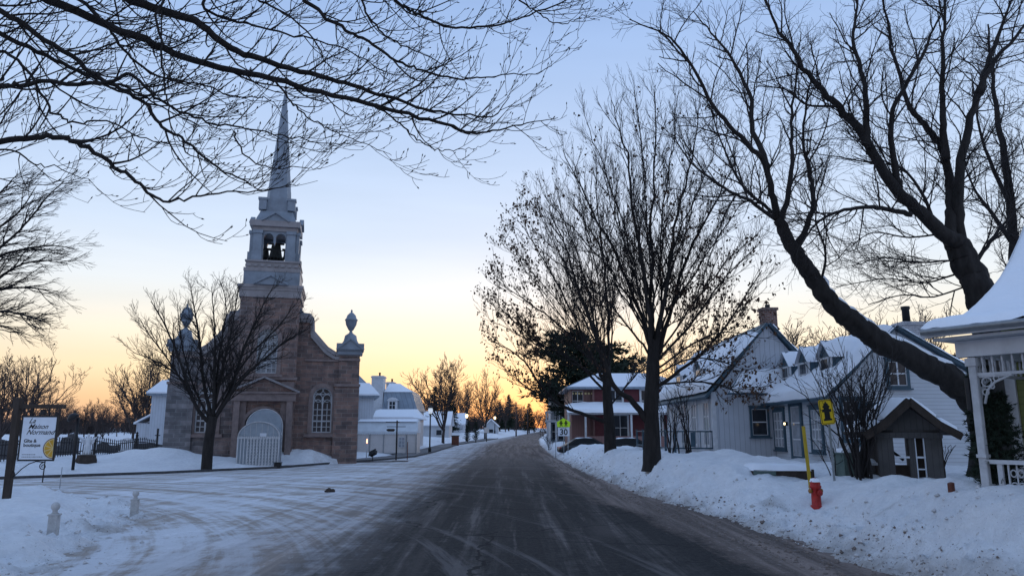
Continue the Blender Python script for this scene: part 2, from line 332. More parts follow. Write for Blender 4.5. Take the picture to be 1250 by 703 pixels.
def height(X, Y, want_dirt=False):
    X = np.asarray(X, float); Y = np.asarray(Y, float); shp = X.shape; X = np.atleast_1d(X); Y = np.atleast_1d(Y)
    lump = nz2(X, Y, .55, 3); fine = nz2(X, Y, 2.3, 9, 3)
    wob = lump * .35
    dR = sdf(RB, X, Y) + wob * .5 + .5 * (1 - sstep(120, 200, Y)); dC = sdf(CB, X, Y); dM = sdf(MBK, X, Y) + wob * .9
    base = z0(Y)
    near = np.interp(Y, [0, 35, 80, 140], [1, 1, .55, .25])
    H = np.interp(Y, [0, 15, 24, 35, 60, 100, 150, 300], [1.0, 1.0, 1.1, 1.1, .95, .62, .4, .3])
    hr = H * sstep(0, 2.3, dR) * (1 + .16 * lump) - .22 * sstep(3.2, 7, dR) * np.minimum(H, 1)
    hr = hr + .26 * gs(X, Y, 7.1, 10.4, 1.6, 1.3) * sstep(0, 1.2, dR) + .26 * gs(X, Y, 7.4, 12.4, 1.9, 1.3) * sstep(0, 1.5, dR) + -.50 * gs(X, Y, 7.9, 20.5, 2.0, 1.3) + .15 * gs(X, Y, 7.6, 27, 2, 2.5)
    hr = hr - .92 * np.minimum(hr, 1) * np.clip(1.25 * gs(X, Y, 6.55, 16.6, 1.0, 1.75), 0, 1) * .8 + .10 * gs(X, Y, 5.2, 30, .8, 1.4)
    hm = (.42 * sstep(0, 2.2, dM) + .12 * sstep(2, 5, dM)) * (1 + .45 * lump)
    sh = sstep(42, 50, Y) * (1 - sstep(-100, -99, -Y + 0 * X)) * 2.1 if False else sstep(43, 50, Y) * 2.2
    sh = sh * (1 - sstep(128, 142, Y))
    hc = .10 * sstep(-.05, .05, dC) * (sh < .3) + .30 * sstep(0, 2.4, dC - sh) + .22 * sstep(2.5, 8, dC - sh) + .40 * sstep(0, 2.5, dC - sh) * sstep(85, 110, Y)
    hc = hc + .55 * gs(X, Y, -19.5, 42.3, 2.6, 1.5) + .75 * gs(X, Y, -12.2, 47.4, 2.0, 1.5) + .45 * gs(X, Y, -14.3, 45.2, .8, 1.2) + .70 * gs(X, Y, -12.2, 45.7, 1.9, .9) * sstep(.2, 1.2, dC) + .12 * lump * sstep(1, 4, dC - sh)
    h = np.where(dR > 0, hr, 0) + np.where(dM > 0, hm, 0) + np.where(dC > 0, hc, 0)
    on = np.maximum(np.maximum(sstep(0, 1, dR), sstep(0, 1, dM)), sstep(0, 1, dC - sh))
    clod = np.maximum(np.exp(-((dR - .9) / .8) ** 2), np.exp(-((dM - .9) / .9) ** 2))
    rid = np.abs(nz2(X, Y, 1.15, 17, 3)); fin2 = nz2(X, Y, 5.2, 23, 2)
    foot = np.where((dR > .05) | (dM > .05), clod, 0)
    if Y.size > 4:
        pit = np.zeros(X.shape); sel = (on > .5) & (Y < 34) & (Y > 6) & (np.abs(X) < 22)
        pit[sel] = [max(0, 1 - noise.voronoi(Vector((x * 1.25, y * 1.25, 0)))[0][0] * 3.4) * (noise.noise(Vector((x * .3, y * .3, 5))) > -.12) for x, y in zip(X[sel], Y[sel])]
        h = h - .10 * pit
    h = h + near * on * (.055 * lump + .045 * fine - .085 * rid + .03) + near * foot * (.10 * fine + .085 * fin2) + near * on * .009 * fin2
    out = base - .085 + h
    if want_dirt:
        dirt = np.maximum(np.exp(-np.maximum(dR - .35, 0) / .8) * (dR > -1.5), .9 * np.exp(-np.maximum(dM - .3, 0) / .8) * (dM > -1.5))
        dirt = np.maximum(dirt, .55 * np.exp(-np.maximum(dC - sh, 0) / .5) * (dC > -.5))
        # turf and sand showing through near the hydrant and on the mound
        for cx, cy, s, a in ((5.9, 17.6, .55, .8), (-8.2, 15.3, .5, .95), (-9.8, 19.7, .45, 1.0), (6.2, 13.0, .7, .6), (5.3, 21, .8, .55), (-12.3, 17.5, .4, .8)):
            dirt = np.maximum(dirt, a * gs(X, Y, cx, cy, s, s * .8))
        return out.reshape(shp), np.clip(dirt, 0, 1).reshape(shp)
    return out.reshape(shp)
def gz(x, y): return float(height(np.array([x]), np.array([y]))[0])
def mkgrid(xs, ys, Z):
    nx, ny = len(xs), len(ys); Xg, Yg = np.meshgrid(xs, ys)
    V = np.stack([Xg.ravel(), Yg.ravel(), Z.ravel()], 1)
    j, i = np.meshgrid(np.arange(ny - 1), np.arange(nx - 1), indexing='ij'); b = (j * nx + i).ravel()
    Q = np.stack([b, b + 1, b + nx + 1, b + nx], 1)
    return V, Q
def np_mesh(name, V, Q, material, uv=None, dirt=None):
    me = bpy.data.meshes.new(name)
    me.vertices.add(len(V)); me.vertices.foreach_set('co', V.astype('f').ravel())
    me.loops.add(Q.size); me.loops.foreach_set('vertex_index', Q.astype('i').ravel())
    me.polygons.add(len(Q)); me.polygons.foreach_set('loop_start', np.arange(0, Q.size, 4, dtype='i')); me.polygons.foreach_set('loop_total', np.full(len(Q), 4, 'i'))
    me.polygons.foreach_set('use_smooth', np.ones(len(Q), bool)); me.materials.append(material)
    me.update(calc_edges=True)
    if uv is not None:
        l = me.uv_layers.new(name='lane'); l.data.foreach_set('uv', uv[Q.ravel()].astype('f').ravel())
    if dirt is not None:
        a = me.attributes.new('dirt', 'FLOAT', 'POINT'); a.data.foreach_set('value', dirt.astype('f').ravel())
    o = bpy.data.objects.new(name, me); COL.objects.link(o); return o
def steps(a, b, f):
    out = [a]
    while out[-1] < b: out.append(out[-1] + f(out[-1]))
    return out
ys = [-30, -15, -6, 0] + steps(4, 430, lambda y: max(.085, y * .0085)) + [480, 560, 690, 1000, 2500, 5000]
half = steps(0, 26, lambda x: .1 if x < 13 else .1 + (x - 13) * .03) ; half = half + steps(half[-1] + .6, 130, lambda x: x * .06) + [180, 300, 700, 1500, 4000]
xs = sorted([-x for x in half[1:]] + half)
xs, ys = np.array(xs), np.array(ys)
Xg, Yg = np.meshgrid(xs, ys)
Z, D = height(Xg, Yg, True)
V, Q = mkgrid(xs, ys, Z)
tag(np_mesh('snow_ground', V, Q, M['snow_ground'], dirt=D.ravel()), kind='structure')
# ------------------------------------------------------------------ road material: worn asphalt, sanded slush, packed snow
def street_mat():
    m = mat('street_surface', (.06, .06, .06), .92, spec=.12); nt = m.node_tree; N = nt.nodes; L = nt.links; b = N['Principled BSDF']
    uv = N.new('ShaderNodeUVMap'); uv.uv_map = 'lane'
    sp = N.new('ShaderNodeSeparateXYZ'); L.new(uv.outputs[0], sp.inputs[0]); U, W = sp.outputs[0], sp.outputs[1]
    def mth(op, a, b2=None, c=None, clamp=False):
        k = N.new('ShaderNodeMath'); k.operation = op; k.use_clamp = clamp
        for i, q in enumerate((a, b2, c)):
            if q is None: continue
            if isinstance(q, (int, float)): k.inputs[i].default_value = q
            else: L.new(q, k.inputs[i])
        return k.outputs[0]
    def ss(x, a, b2):
        k = N.new('ShaderNodeMapRange'); k.interpolation_type = 'SMOOTHSTEP'; L.new(x, k.inputs[0]); k.inputs[1].default_value = a; k.inputs[2].default_value = b2
        return k.outputs[0]
    def nz(sx, sy, sc=1, det=5, ro=.6, rot=0, dist=0):
        mp = N.new('ShaderNodeMapping'); mp.inputs['Scale'].default_value = (sx, sy, 1)
        if rot:
            m0 = N.new('ShaderNodeMapping'); m0.inputs['Rotation'].default_value = (0, 0, rot); L.new(uv.outputs[0], m0.inputs[0]); L.new(m0.outputs[0], mp.inputs[0])
        else: L.new(uv.outputs[0], mp.inputs[0])
        n = N.new('ShaderNodeTexNoise'); n.inputs['Scale'].default_value = sc; n.inputs['Detail'].default_value = det; n.inputs['Roughness'].default_value = ro; n.inputs['Distortion'].default_value = dist
        L.new(mp.outputs[0], n.inputs['Vector']); return n.outputs['Fac']
    def mix(f, a, b2):
        k = N.new('ShaderNodeMix'); k.data_type = 'RGBA'
        L.new(f, k.inputs[0]) if not isinstance(f, (int, float)) else None
        for i, q in ((6, a), (7, b2)):
            if isinstance(q, tuple): k.inputs[i].default_value = (*q, 1)
            else: L.new(q, k.inputs[i])
        return k.outputs[2]
    streak = nz(2.6, .09, 1, 8, .68, 0, .25); wide = nz(.6, .045, 1, 5, .6, 0, .4); fine = nz(11, 11, 1, 9, .78); grit = nz(2.2, 2.2, 1, 9, .8); blot = nz(.33, .26, 1, 6, .62)
    # tyre tracks that swing round the corner into the side street
    def ring(cx, cy, k):
        vs = N.new('ShaderNodeVectorMath'); vs.operation = 'SUBTRACT'; L.new(uv.outputs[0], vs.inputs[0]); vs.inputs[1].default_value = (cx, cy, 0)
        ln = N.new('ShaderNodeVectorMath'); ln.operation = 'LENGTH'; L.new(vs.outputs[0], ln.inputs[0])
        s2 = N.new('ShaderNodeSeparateXYZ'); L.new(vs.outputs[0], s2.inputs[0]); an = mth('ARCTAN2', s2.outputs[1], s2.outputs[0])
        cb = N.new('ShaderNodeCombineXYZ'); L.new(mth('MULTIPLY', ln.outputs['Value'], k), cb.inputs[0]); L.new(mth('MULTIPLY', an, 1.6), cb.inputs[1])
        n = N.new('ShaderNodeTexNoise'); n.inputs['Scale'].default_value = 1; n.inputs['Detail'].default_value = 7; n.inputs['Roughness'].default_value = .66; n.inputs['Distortion'].default_value = .2
        L.new(cb.outputs[0], n.inputs['Vector']); return n.outputs['Fac']
    arc = ring(-24, 6, 1.5); arc2 = ring(-20, 50, 1.1)
    Un = mth('ADD', U, mth('MULTIPLY', mth('SUBTRACT', blot, .5), 2.2)); Un = mth('ADD', Un, mth('MULTIPLY', mth('SUBTRACT', streak, .5), 1.8)); Un = mth('ADD', Un, mth('MULTIPLY', mth('SUBTRACT', grit, .5), 1.4))
    left = ss(Un, -4.1, -2.1)
    # the lane edge on the right follows the snowbank, which comes nearer the middle farther on
    edge = mth('MULTIPLY', mth('SUBTRACT', 1, ss(W, 9, 30)), 1.75)
    right = mth('SUBTRACT', 1, ss(mth('SUBTRACT', Un, edge), 1.75, 2.45))
    core = mth('MULTIPLY', left, right)
    tr = mth('ADD', mth('MULTIPLY', arc, .55), mth('ADD', mth('MULTIPLY', arc2, .25), mth('MULTIPLY', streak, .2)))
    tr = mth('ADD', tr, mth('MULTIPLY', mth('SUBTRACT', grit, .5), .22))
    pack = mix(ss(tr, .45, .56), (.62, .63, .66), (.36, .315, .28))
    pack = mix(mth('MULTIPLY', ss(mth('ADD', blot, mth('MULTIPLY', mth('SUBTRACT', grit, .5), .5)), .54, .64), .75), pack, (.74, .75, .79))
    pack = mix(mth('MULTIPLY', ss(fine, .55, .66), .55), pack, (.20, .17, .15))
    slush = mix(ss(streak, .38, .62), (.26, .205, .18), (.115, .092, .082))
    slush = mix(mth('MULTIPLY', ss(fine, .52, .66), .7), slush, (.36, .32, .31)); slush = mix(mth('MULTIPLY', ss(grit, .55, .68), .6), slush, (.075, .06, .054))
    asp = mix(ss(fine, .35, .65), (.019, .018, .018), (.043, .041, .041))
    asp = mix(mth('MULTIPLY', ss(mth('ADD', streak, mth('MULTIPLY', mth('SUBTRACT', grit, .5), .4)), .55, .66), .5), asp, (.17, .148, .138))
    asp = mix(mth('MULTIPLY', ss(arc, .56, .66), .45), asp, (.19, .17, .165))
    asp = mix(mth('MULTIPLY', ss(wide, .52, .68), .35), asp, (.135, .115, .108))
    vc = N.new('ShaderNodeTexVoronoi'); vc.feature = 'DISTANCE_TO_EDGE'; vc.inputs['Scale'].default_value = .22
    mpv = N.new('ShaderNodeMapping'); mpv.inputs['Scale'].default_value = (.7, .9, 1); L.new(uv.outputs[0], mpv.inputs[0])
    wn = N.new('ShaderNodeTexNoise'); wn.inputs['Scale'].default_value = 1.2; L.new(uv.outputs[0], wn.inputs['Vector'])
    mxv = N.new('ShaderNodeMix'); mxv.data_type = 'RGBA'; mxv.blend_type = 'ADD'; mxv.inputs[0].default_value = .6; L.new(mpv.outputs[0], mxv.inputs[6]); L.new(wn.outputs['Color'], mxv.inputs[7])
    L.new(mxv.outputs[2], vc.inputs['Vector'])
    crack = mth('LESS_THAN', vc.outputs['Distance'], .0045)
    lane = mth('MULTIPLY_ADD', mth('COSINE', mth('MULTIPLY', mth('ADD', U, mth('MULTIPLY', blot, 1.2)), 4.2)), .5, .5)
    asp = mix(mth('MULTIPLY', mth('MULTIPLY', lane, ss(mth('ADD', streak, mth('MULTIPLY', grit, .4)), .62, .85)), .35), asp, (.20, .175, .165))
    asp = mix(mth('MULTIPLY', crack, .75), asp, (.010, .010, .011))
    nearf = mth('SUBTRACT', 1, ss(W, 22, 80))
    road_core = mix(mth('MULTIPLY_ADD', nearf, .85, .15), slush, asp)
    side = mix(ss(Un, -3.0, .5), pack, slush)
    # a band of sanded slush between packed snow and bare asphalt
    side = mix(mth('MULTIPLY', mth('MULTIPLY', ss(Un, -7.5, -4.0), mth('SUBTRACT', 1, right)) if False else ss(Un, -6.8, -3.2), .5), side, slush)
    col = mix(core, side, road_core)
    L.new(col, b.inputs['Base Color'])
    bp = N.new('ShaderNodeBump'); bp.inputs['Strength'].default_value = .7; bp.inputs['Distance'].default_value = .025
    h = mth('ADD', mth('MULTIPLY', fine, .6), mth('MULTIPLY', mth('SUBTRACT', 1, core), mth('MULTIPLY', mth('ADD', tr, grit), 2.2)))
    L.new(h, bp.inputs['Height']); L.new(bp.outputs[0], b.inputs['Normal'])
    return m
M['street'] = street_mat()
yr = np.array(steps(-10, 430, lambda y: max(.6, y * .03)) + [480, 560, 690])
cshift = np.interp(yr, [95, 118, 150, 190, 240, 300, 500, 700], [0, 1.6, 3.6, 6.5, 11.5, 20, 57, 101])
lat = np.linspace(-1, 1, 27)
def road_sheet():
    V = []; UV = []
    for y, c in zip(yr, cshift):
        l = float(np.interp(y, [0, 40, 54, 95, 118, 150, 190, 240, 300, 500, 700], [-5.2, -6.5, -7.35, -6.65, -3.9, -1.2, 2.7, 7.6, 15.4, 51, 95])); r = float(xr(y)) + .9
        for t in lat:
            x = l + (r - l) * (t + 1) / 2; V.append((x, y, float(z0(y)) + .004)); UV.append((x - c, y))
    n = len(lat); V, UV = np.array(V), np.array(UV)
    j, i = np.meshgrid(np.arange(len(yr) - 1), np.arange(n - 1), indexing='ij'); b = (j * n + i).ravel()
    return V, np.stack([b, b + 1, b + n + 1, b + n], 1), UV
V, Q, UV = road_sheet(); tag(np_mesh('road', V, Q, M['street'], uv=UV), kind='structure')
xs2 = np.linspace(-62, -4.5, 60); ys2 = np.linspace(-12, 60, 60)
V, Q = mkgrid(xs2, ys2, np.zeros((60, 60)) + 0.0); tag(np_mesh('side_street', V, Q, M['street'], uv=V[:, :2].copy()), kind='structure')
# kerb along the far side of the side street, and the swept pavement round the corner
def ribbon(name, line, off0, off1, zt, zb, material):
    pts = [Vector((x, y, 0)) for x, y in line]; dense = []
    for a, b in zip(pts, pts[1:]):
        n = max(1, int((b - a).length / 1.0))
        dense += [a.lerp(b, k / n) for k in range(n)]
    dense.append(pts[-1]); mb = MB(); vs = []
    for i, p in enumerate(dense):
        t = (dense[min(i + 1, len(dense) - 1)] - dense[max(i - 1, 0)]).normalized(); nrm = Vector((-t.y, t.x, 0))
        zz = float(z0(p.y))
        a, b = p + nrm * off0, p + nrm * off1
        vs += [(a.x, a.y, zz + zb), (a.x, a.y, zz + zt), (b.x, b.y, zz + zt), (b.x, b.y, zz + zb)]
    fs = []
    for i in range(len(dense) - 1):
        k = 4 * i
        for q in range(3): fs.append((k + q, k + q + 1, k + 5 + q, k + 4 + q))
    fs += [(0, 1, 2, 3), tuple(4 * (len(dense) - 1) + q for q in (3, 2, 1, 0))]
    return mb.add(vs, fs).build(name, material)
kline = [(-36, 19), (-30, 24.5), (-21.2, 31.9), (-16.3, 36), (-12.4, 41), (-10.6, 47), (-8.6, 52), (-7.3, 58), (-6.6, 95), (-3.8, 118), (-2.4, 134)]
tag(ribbon('kerb', kline, .02, .17, .11, -.2, M['granite']), kind='structure')
M['pavement'] = mat('swept_pavement', (.085, .083, .085), .85, .5, 1.2, .4, 25, col2=(.22, .215, .22))
tag(ribbon('pavement', [(-12.4, 41.6), (-10.6, 47), (-8.6, 52), (-7.3, 58), (-6.6, 95), (-3.8, 118), (-2.4, 134)], .175, 2.3, .075, -.3, M['pavement']), kind='structure')
# broken snow and grit thrown along the foot of the ploughed banks: too many to count
def chunks(name, material, n, seed, lo, hi, line, w0, w1):
    q = random.Random(seed); mb = MB(); P = []
    for _ in range(n):
        t = q.random() ** 1.15; k = t * (len(line) - 1); i = min(int(k), len(line) - 2); f = k - i
        x = line[i][0] + (line[i + 1][0] - line[i][0]) * f; y = line[i][1] + (line[i + 1][1] - line[i][1]) * f
        dx, dy = line[i + 1][0] - line[i][0], line[i + 1][1] - line[i][1]; l = math.hypot(dx, dy); o = w0 + (w1 - w0) * q.random() ** 1.6
        P.append((x + dy / l * o, y - dx / l * o))
    Zs = np.maximum(height(np.array([p[0] for p in P]), np.array([p[1] for p in P])), 0.004)
    for (x, y), z in zip(P, Zs):
        r = lo + (hi - lo) * q.random() ** 3; vs = []
        for a, b, c in ((1, 0, 0), (-1, 0, 0), (0, 1, 0), (0, -1, 0), (0, 0, 1), (0, 0, -1)):
            m = q.uniform(.6, 1.3); vs.append((x + a * r * m + q.uniform(-.3, .3) * r, y + b * r * m + q.uniform(-.3, .3) * r, z + c * r * m * .75 + r * .15))
        mb.add(vs, [(0, 2, 4), (2, 1, 4), (1, 3, 4), (3, 0, 4), (2, 0, 5), (1, 2, 5), (3, 1, 5), (0, 3, 5)])
    return tag(mb.build(name, material, fix=False), kind='stuff')
M['grit'] = mat('road_grit', (.16, .13, .115), .9, .5, 9)
M['dirty_snow'] = mat('dirty_snow', (.50, .49, .49), .8, .3, 4)
rline = [(float(xr(y)) - .25, y) for y in (9, 11, 14, 17, 20, 24, 28, 33, 40, 50)]
chunks('snow_chunks', M['dirty_snow'], 900, 1, .01, .06, rline, .1, 1.7)
chunks('road_grit', M['grit'], 2600, 2, .008, .045, rline, -.9, .8)
chunks('snow_chunks', M['dirty_snow'], 400, 5, .01, .055, [(-6.1, 9), (-6.3, 11), (-7.4, 15), (-8.6, 18.4), (-10.5, 21.5), (-13, 23.3)], -1.3, .5)
# ------------------------------------------------------------------ world and sun
SUN_AZ = R(3.0)      # clockwise from +Y, towards the glow
SUN_EL = R(1.2)
w = bpy.data.worlds.new('World'); scene.world = w; w.use_nodes = True
N = w.node_tree.nodes; L = w.node_tree.links; bg = N['Background']
sky = N.new('ShaderNodeTexSky'); sky.sky_type = 'NISHITA'; sky.sun_disc = False
sky.sun_elevation = SUN_EL; sky.sun_rotation = SUN_AZ; sky.altitude = 100; sky.air_density = 1.0; sky.dust_density = .5; sky.ozone_density = 2.0
L.new(sky.outputs[0], bg.inputs[0]); bg.inputs[1].default_value = .05
# dusk sky: a second layer of light by height above the horizon and by distance from the afterglow
def lin(c): return tuple((q / 255 / 12.92 if q / 255 <= .04045 else ((q / 255 + .055) / 1.055) ** 2.4) for q in c)
tcw = N.new('ShaderNodeTexCoord'); sepw = N.new('ShaderNodeSeparateXYZ'); L.new(tcw.outputs['Generated'], sepw.inputs[0])
def skyramp(stops):
    r = N.new('ShaderNodeValToRGB'); e = r.color_ramp
    while len(e.elements) < len(stops): e.elements.new(.5)
    for el, (p, c) in zip(e.elements, stops): el.position = p; el.color = (*lin(c), 1)
    L.new(sepw.outputs[2], r.inputs[0]); return r.outputs[0]
toward = skyramp([(0, (214, 160, 128)), (.04, (230, 188, 146)), (.075, (240, 212, 172)), (.12, (238, 224, 202)), (.18, (222, 225, 228)), (.25, (200, 213, 232)), (.345, (180, 199, 228)), (.45, (160, 184, 222)), (.56, (140, 169, 216)), (1, (150, 178, 222))])
away = skyramp([(0, (150, 160, 190)), (.05, (180, 178, 196)), (.10, (206, 202, 208)), (.16, (200, 208, 222)), (.28, (176, 196, 228)), (.5, (152, 180, 224)), (1, (150, 178, 222))])
dt = N.new('ShaderNodeVectorMath'); dt.operation = 'DOT_PRODUCT'; L.new(tcw.outputs['Generated'], dt.inputs[0]); dt.inputs[1].default_value = (math.sin(SUN_AZ + R(7)), math.cos(SUN_AZ + R(7)), 0)
mr = N.new('ShaderNodeMapRange'); mr.interpolation_type = 'SMOOTHSTEP'; L.new(dt.outputs['Value'], mr.inputs[0]); mr.inputs[1].default_value = .2; mr.inputs[2].default_value = .9
mxw = N.new('ShaderNodeMix'); mxw.data_type = 'RGBA'; L.new(mr.outputs[0], mxw.inputs[0]); L.new(away, mxw.inputs[6]); L.new(toward, mxw.inputs[7])
# thin veils of cloud low in the sky
mpw = N.new('ShaderNodeMapping'); mpw.inputs['Scale'].default_value = (1.2, 1.2, 9); L.new(tcw.outputs['Generated'], mpw.inputs[0])
nw = N.new('ShaderNodeTexNoise'); nw.inputs['Scale'].default_value = 2.6; nw.inputs['Detail'].default_value = 5; L.new(mpw.outputs[0], nw.inputs['Vector'])
rw = N.new('ShaderNodeMapRange'); L.new(nw.outputs['Fac'], rw.inputs[0]); rw.inputs[1].default_value = .35; rw.inputs[2].default_value = .75; rw.inputs[3].default_value = 1.02; rw.inputs[4].default_value = .955
mulw = N.new('ShaderNodeMix'); mulw.data_type = 'RGBA'; mulw.blend_type = 'MULTIPLY'; mulw.inputs[0].default_value = 1; L.new(mxw.outputs[2], mulw.inputs[6]); L.new(rw.outputs[0], mulw.inputs[7])
bg2 = N.new('ShaderNodeBackground'); L.new(mulw.outputs[2], bg2.inputs[0]); bg2.inputs[1].default_value = .80
adw = N.new('ShaderNodeAddShader'); L.new(bg.outputs[0], adw.inputs[0]); L.new(bg2.outputs[0], adw.inputs[1]); L.new(adw.outputs[0], N['World Output'].inputs[0])
sun_d = bpy.data.lights.new('sun', 'SUN'); sun_d.energy = .12; sun_d.angle = R(12); sun_d.color = (1, .72, .45)
sun = bpy.data.objects.new('sun', sun_d); COL.objects.link(sun)
sdir = Vector((math.sin(SUN_AZ) * math.cos(SUN_EL), math.cos(SUN_AZ) * math.cos(SUN_EL), math.sin(SUN_EL)))
sun.rotation_euler = (-sdir).to_track_quat('-Z', 'Y').to_euler()
scene.view_settings.view_transform = 'Standard'; scene.view_settings.look = 'None'; scene.view_settings.gamma = 1
scene.view_settings.exposure = .5
scene.render.engine = 'CYCLES'; scene.cycles.max_bounces = 5; scene.cycles.use_denoising = True
# ------------------------------------------------------------------ bare trees
rng = random.Random(11)
def rvec(): return Vector((rng.gauss(0, 1), rng.gauss(0, 1), rng.gauss(0, 1)))
def wander(p, d, L, n, wig, trop):
    pts = [p.copy()]; d = d.normalized(); st = L / n
    for i in range(n):
        d = d + rvec() * wig + trop * (1.0 / n); d.normalize(); pts.append(pts[-1] + d * st)
    return pts
def leafcl(mb, p, size, n):
    for _ in range(n):
        c = p + rvec() * size * .55; a = rvec().normalized() * size * rng.uniform(.35, .75); b = a.cross(rvec()).normalized() * size * rng.uniform(.25, .5)
        a.z -= size * .35; f = b.cross(a).normalized() * size * .25
        mb.add([tuple(c - a * .1), tuple(c + a * .5 + b + f), tuple(c + a), tuple(c + a * .5 - b + f)], [(0, 1, 2), (0, 2, 3)])
def grow(T, pts, r0, r1, lev, S):
    n = len(pts); rad = [r0 + (r1 - r0) * (i / (n - 1)) ** S.get('pow', .8) for i in range(n)]
    (T['trunk'] if lev < S.get('split', 1) else T['crown']).tube(pts, rad, S['sides'][min(lev, len(S['sides']) - 1)], cap=(lev == 0))
    if lev >= S['max']:
        if 'leaf' in S and S['leaf'](pts[-1]) > rng.random(): leafcl(T['leaves'], pts[-1] , S['lsize'], S.get('lnum', 3))
        if S.get('bud') and rng.random() < .8:
            d = (pts[-1] - pts[-2]).normalized(); T['crown'].tube([pts[-1] - d * .012, pts[-1] + d * .004, pts[-1] + d * .022], [.004, .0075, .002], 4, cap=False)
        return
    seg = [(pts[i + 1] - pts[i]).length for i in range(n - 1)]; L = sum(seg)
    nc = int(L * S['dens'][lev] * rng.uniform(.8, 1.2) + rng.random())
    t0 = S['t0'][min(lev, len(S['t0']) - 1)]
    for k in range(nc):
        t = t0 + (1 - t0) * ((k + rng.random()) / nc); t = min(t, .995)
        q = t * L; i = 0
        while i < n - 2 and q > seg[i]: q -= seg[i]; i += 1
        f = q / max(seg[i], 1e-6); p = pts[i].lerp(pts[i + 1], f); r = rad[i] + (rad[i + 1] - rad[i]) * f
        tan = (pts[i + 1] - pts[i]).normalized(); side = tan.cross(rvec()); side.normalize()
        side = (side + S['bias'] * S.get('biasw', .35)); side = (side - tan * side.dot(tan)); side.normalize()
        a = R(rng.uniform(*S['ang'])); d = tan * math.cos(a) + side * math.sin(a)
        l = S['len'][lev] * rng.uniform(.5, 1.3) * (1.08 - .6 * t)
        ns = S['seg'][min(lev, len(S['seg']) - 1)]
        cp = wander(p, d, l, ns, S['wig'], S['trop'])
        cr = min(r * .72, S['rad'][lev]) * rng.uniform(.75, 1.05); cr = max(cr, S['rmin'])
        grow(T, cp, cr, max(cr * .4, S['rmin'] * .8), lev + 1, S)
def spline(P, per=5):
    """Catmull-Rom through points"""
    out = []
    for i in range(len(P) - 1):
        a, b, c, d = P[max(i - 1, 0)], P[i], P[i + 1], P[min(i + 2, len(P) - 1)]
        for k in range(per):
            t = k / per
            out.append(.5 * ((2 * b) + (c - a) * t + (2 * a - 5 * b + 4 * c - d) * t * t + (3 * b - a - 3 * c + d) * t ** 3))
    out.append(P[-1].copy()); return out
def limb(T, px, Ya, Yb, r0, r1, S, lev=0, wig=.012, per=5):
    n = len(px); P = [at(u, v, Ya + (Yb - Ya) * i / (n - 1)) for i, (u, v) in enumerate(px)]
    pts = spline(P, per); sc = (pts[0] - pts[-1]).length
    for i in range(1, len(pts) - 1): pts[i] += rvec() * wig * sc * .12
    grow(T, pts, r0, r1, lev, S); return pts
def newT(): return dict(trunk=MB(), crown=MB(), leaves=MB())
def finish(T, name, loc, label, cat, group=None, bark='bark', twig='twig', loc0=None, leaf='leaf'):
    t = thing(name, loc, label, cat, 0, group); off = Vector(loc)
    for k, m in (('trunk', bark), ('crown', twig), ('leaves', leaf)):
        if T[k].v:
            T[k].v = [(v[0] - off.x, v[1] - off.y, v[2] - off.z) for v in T[k].v]
            T[k].build(k, M[m], t, fix=False)
    return t
UP = Vector((0, 0, 1)); Zero = Vector((0, 0, 0))
# --- the two maples with clinging leaves on the right bank
def maple_S(leaf, **k):
    S = dict(sides=[7, 5, 4, 3], max=3, split=1, dens=[3.3, 4.4, 5.0], t0=[.2, .08, .1], len=[1.9, .85, .42], ang=(18, 42), seg=[5, 4, 3], wig=.075, trop=UP * .5, bias=UP, biasw=.3, rad=[.022, .010, .006], rmin=.0043, lsize=.15, lnum=3, leaf=leaf)
    S.update(k); return S
yA, yB = 27.0, 38.0
def proj(p):
    d = p - Vector((0, 0, CAMZ)); f = d.y * CS + d.z * SN; up = -d.y * SN + d.z * CS
    return 625 + F * d.x / f, 351.5 - F * up / f
def leafA(p):
    u, v = proj(p)
    if v < 230: return .03
    a = .03 if v < 330 else .07
    if u > 815: a += .34 if v > 345 else .07
    if v > 500: a *= .3
    return a
def leafB(p):
    u, v = proj(p); a = 0.02 if v < 240 else .06
    if u < 660: a += .5
    if v < 205: a = .03
    return a
T = newT(); S = maple_S(leafA)
gA = gz(5.1, yA); base = at(796, 560, yA); base.z = gA - .3
trunk = spline([base, at(796, 535, yA), at(795, 490, yA), at(797, 440, yA), at(798, 415, yA)], 4)
trunk = spline(trunk, 4); T['trunk'].tube(trunk, np.interp(np.linspace(0, 1, len(trunk)), [0, .08, .2, .6, 1], [.42, .33, .28, .25, .19]).tolist(), 20, rough=.16)
def fan(ends, root, Y0, S, thick, r1, r2, spread, lift=.55):
    """boughs that climb from a fork and open like a fan"""
    for i, (u, v) in enumerate(ends):
        r0 = root if not isinstance(root, list) else root[i % len(root)]
        f = [(r0[0] + (u - r0[0]) * a, r0[1] + (v - r0[1]) * b) for a, b in ((0, 0), (.16 * lift / .55, .22), (.42, .50), (.74, .78), (1, 1))]
        f = [f[0]] + [(x + rng.uniform(-5, 5), y + rng.uniform(-4, 4)) for x, y in f[1:-1]] + [f[-1]]
        limb(T, f, Y0, Y0 + rng.uniform(-spread, spread), r1 if i in thick else r2, .012, S, wig=.03)
fan([(656, 300), (664, 238), (688, 186), (716, 150), (746, 122), (774, 110), (800, 104), (828, 112), (856, 126), (882, 152), (902, 186), (918, 232), (926, 285)], [(797, 438), (796, 425), (798, 446), (798, 430)], yA, S, (2, 4, 6, 8, 10), .10, .05, 2.4)
fan([(700, 250), (735, 205), (770, 190), (820, 200), (850, 230), (880, 270)], [(797, 440)], yA, S, (), .05, .042, 3.0)
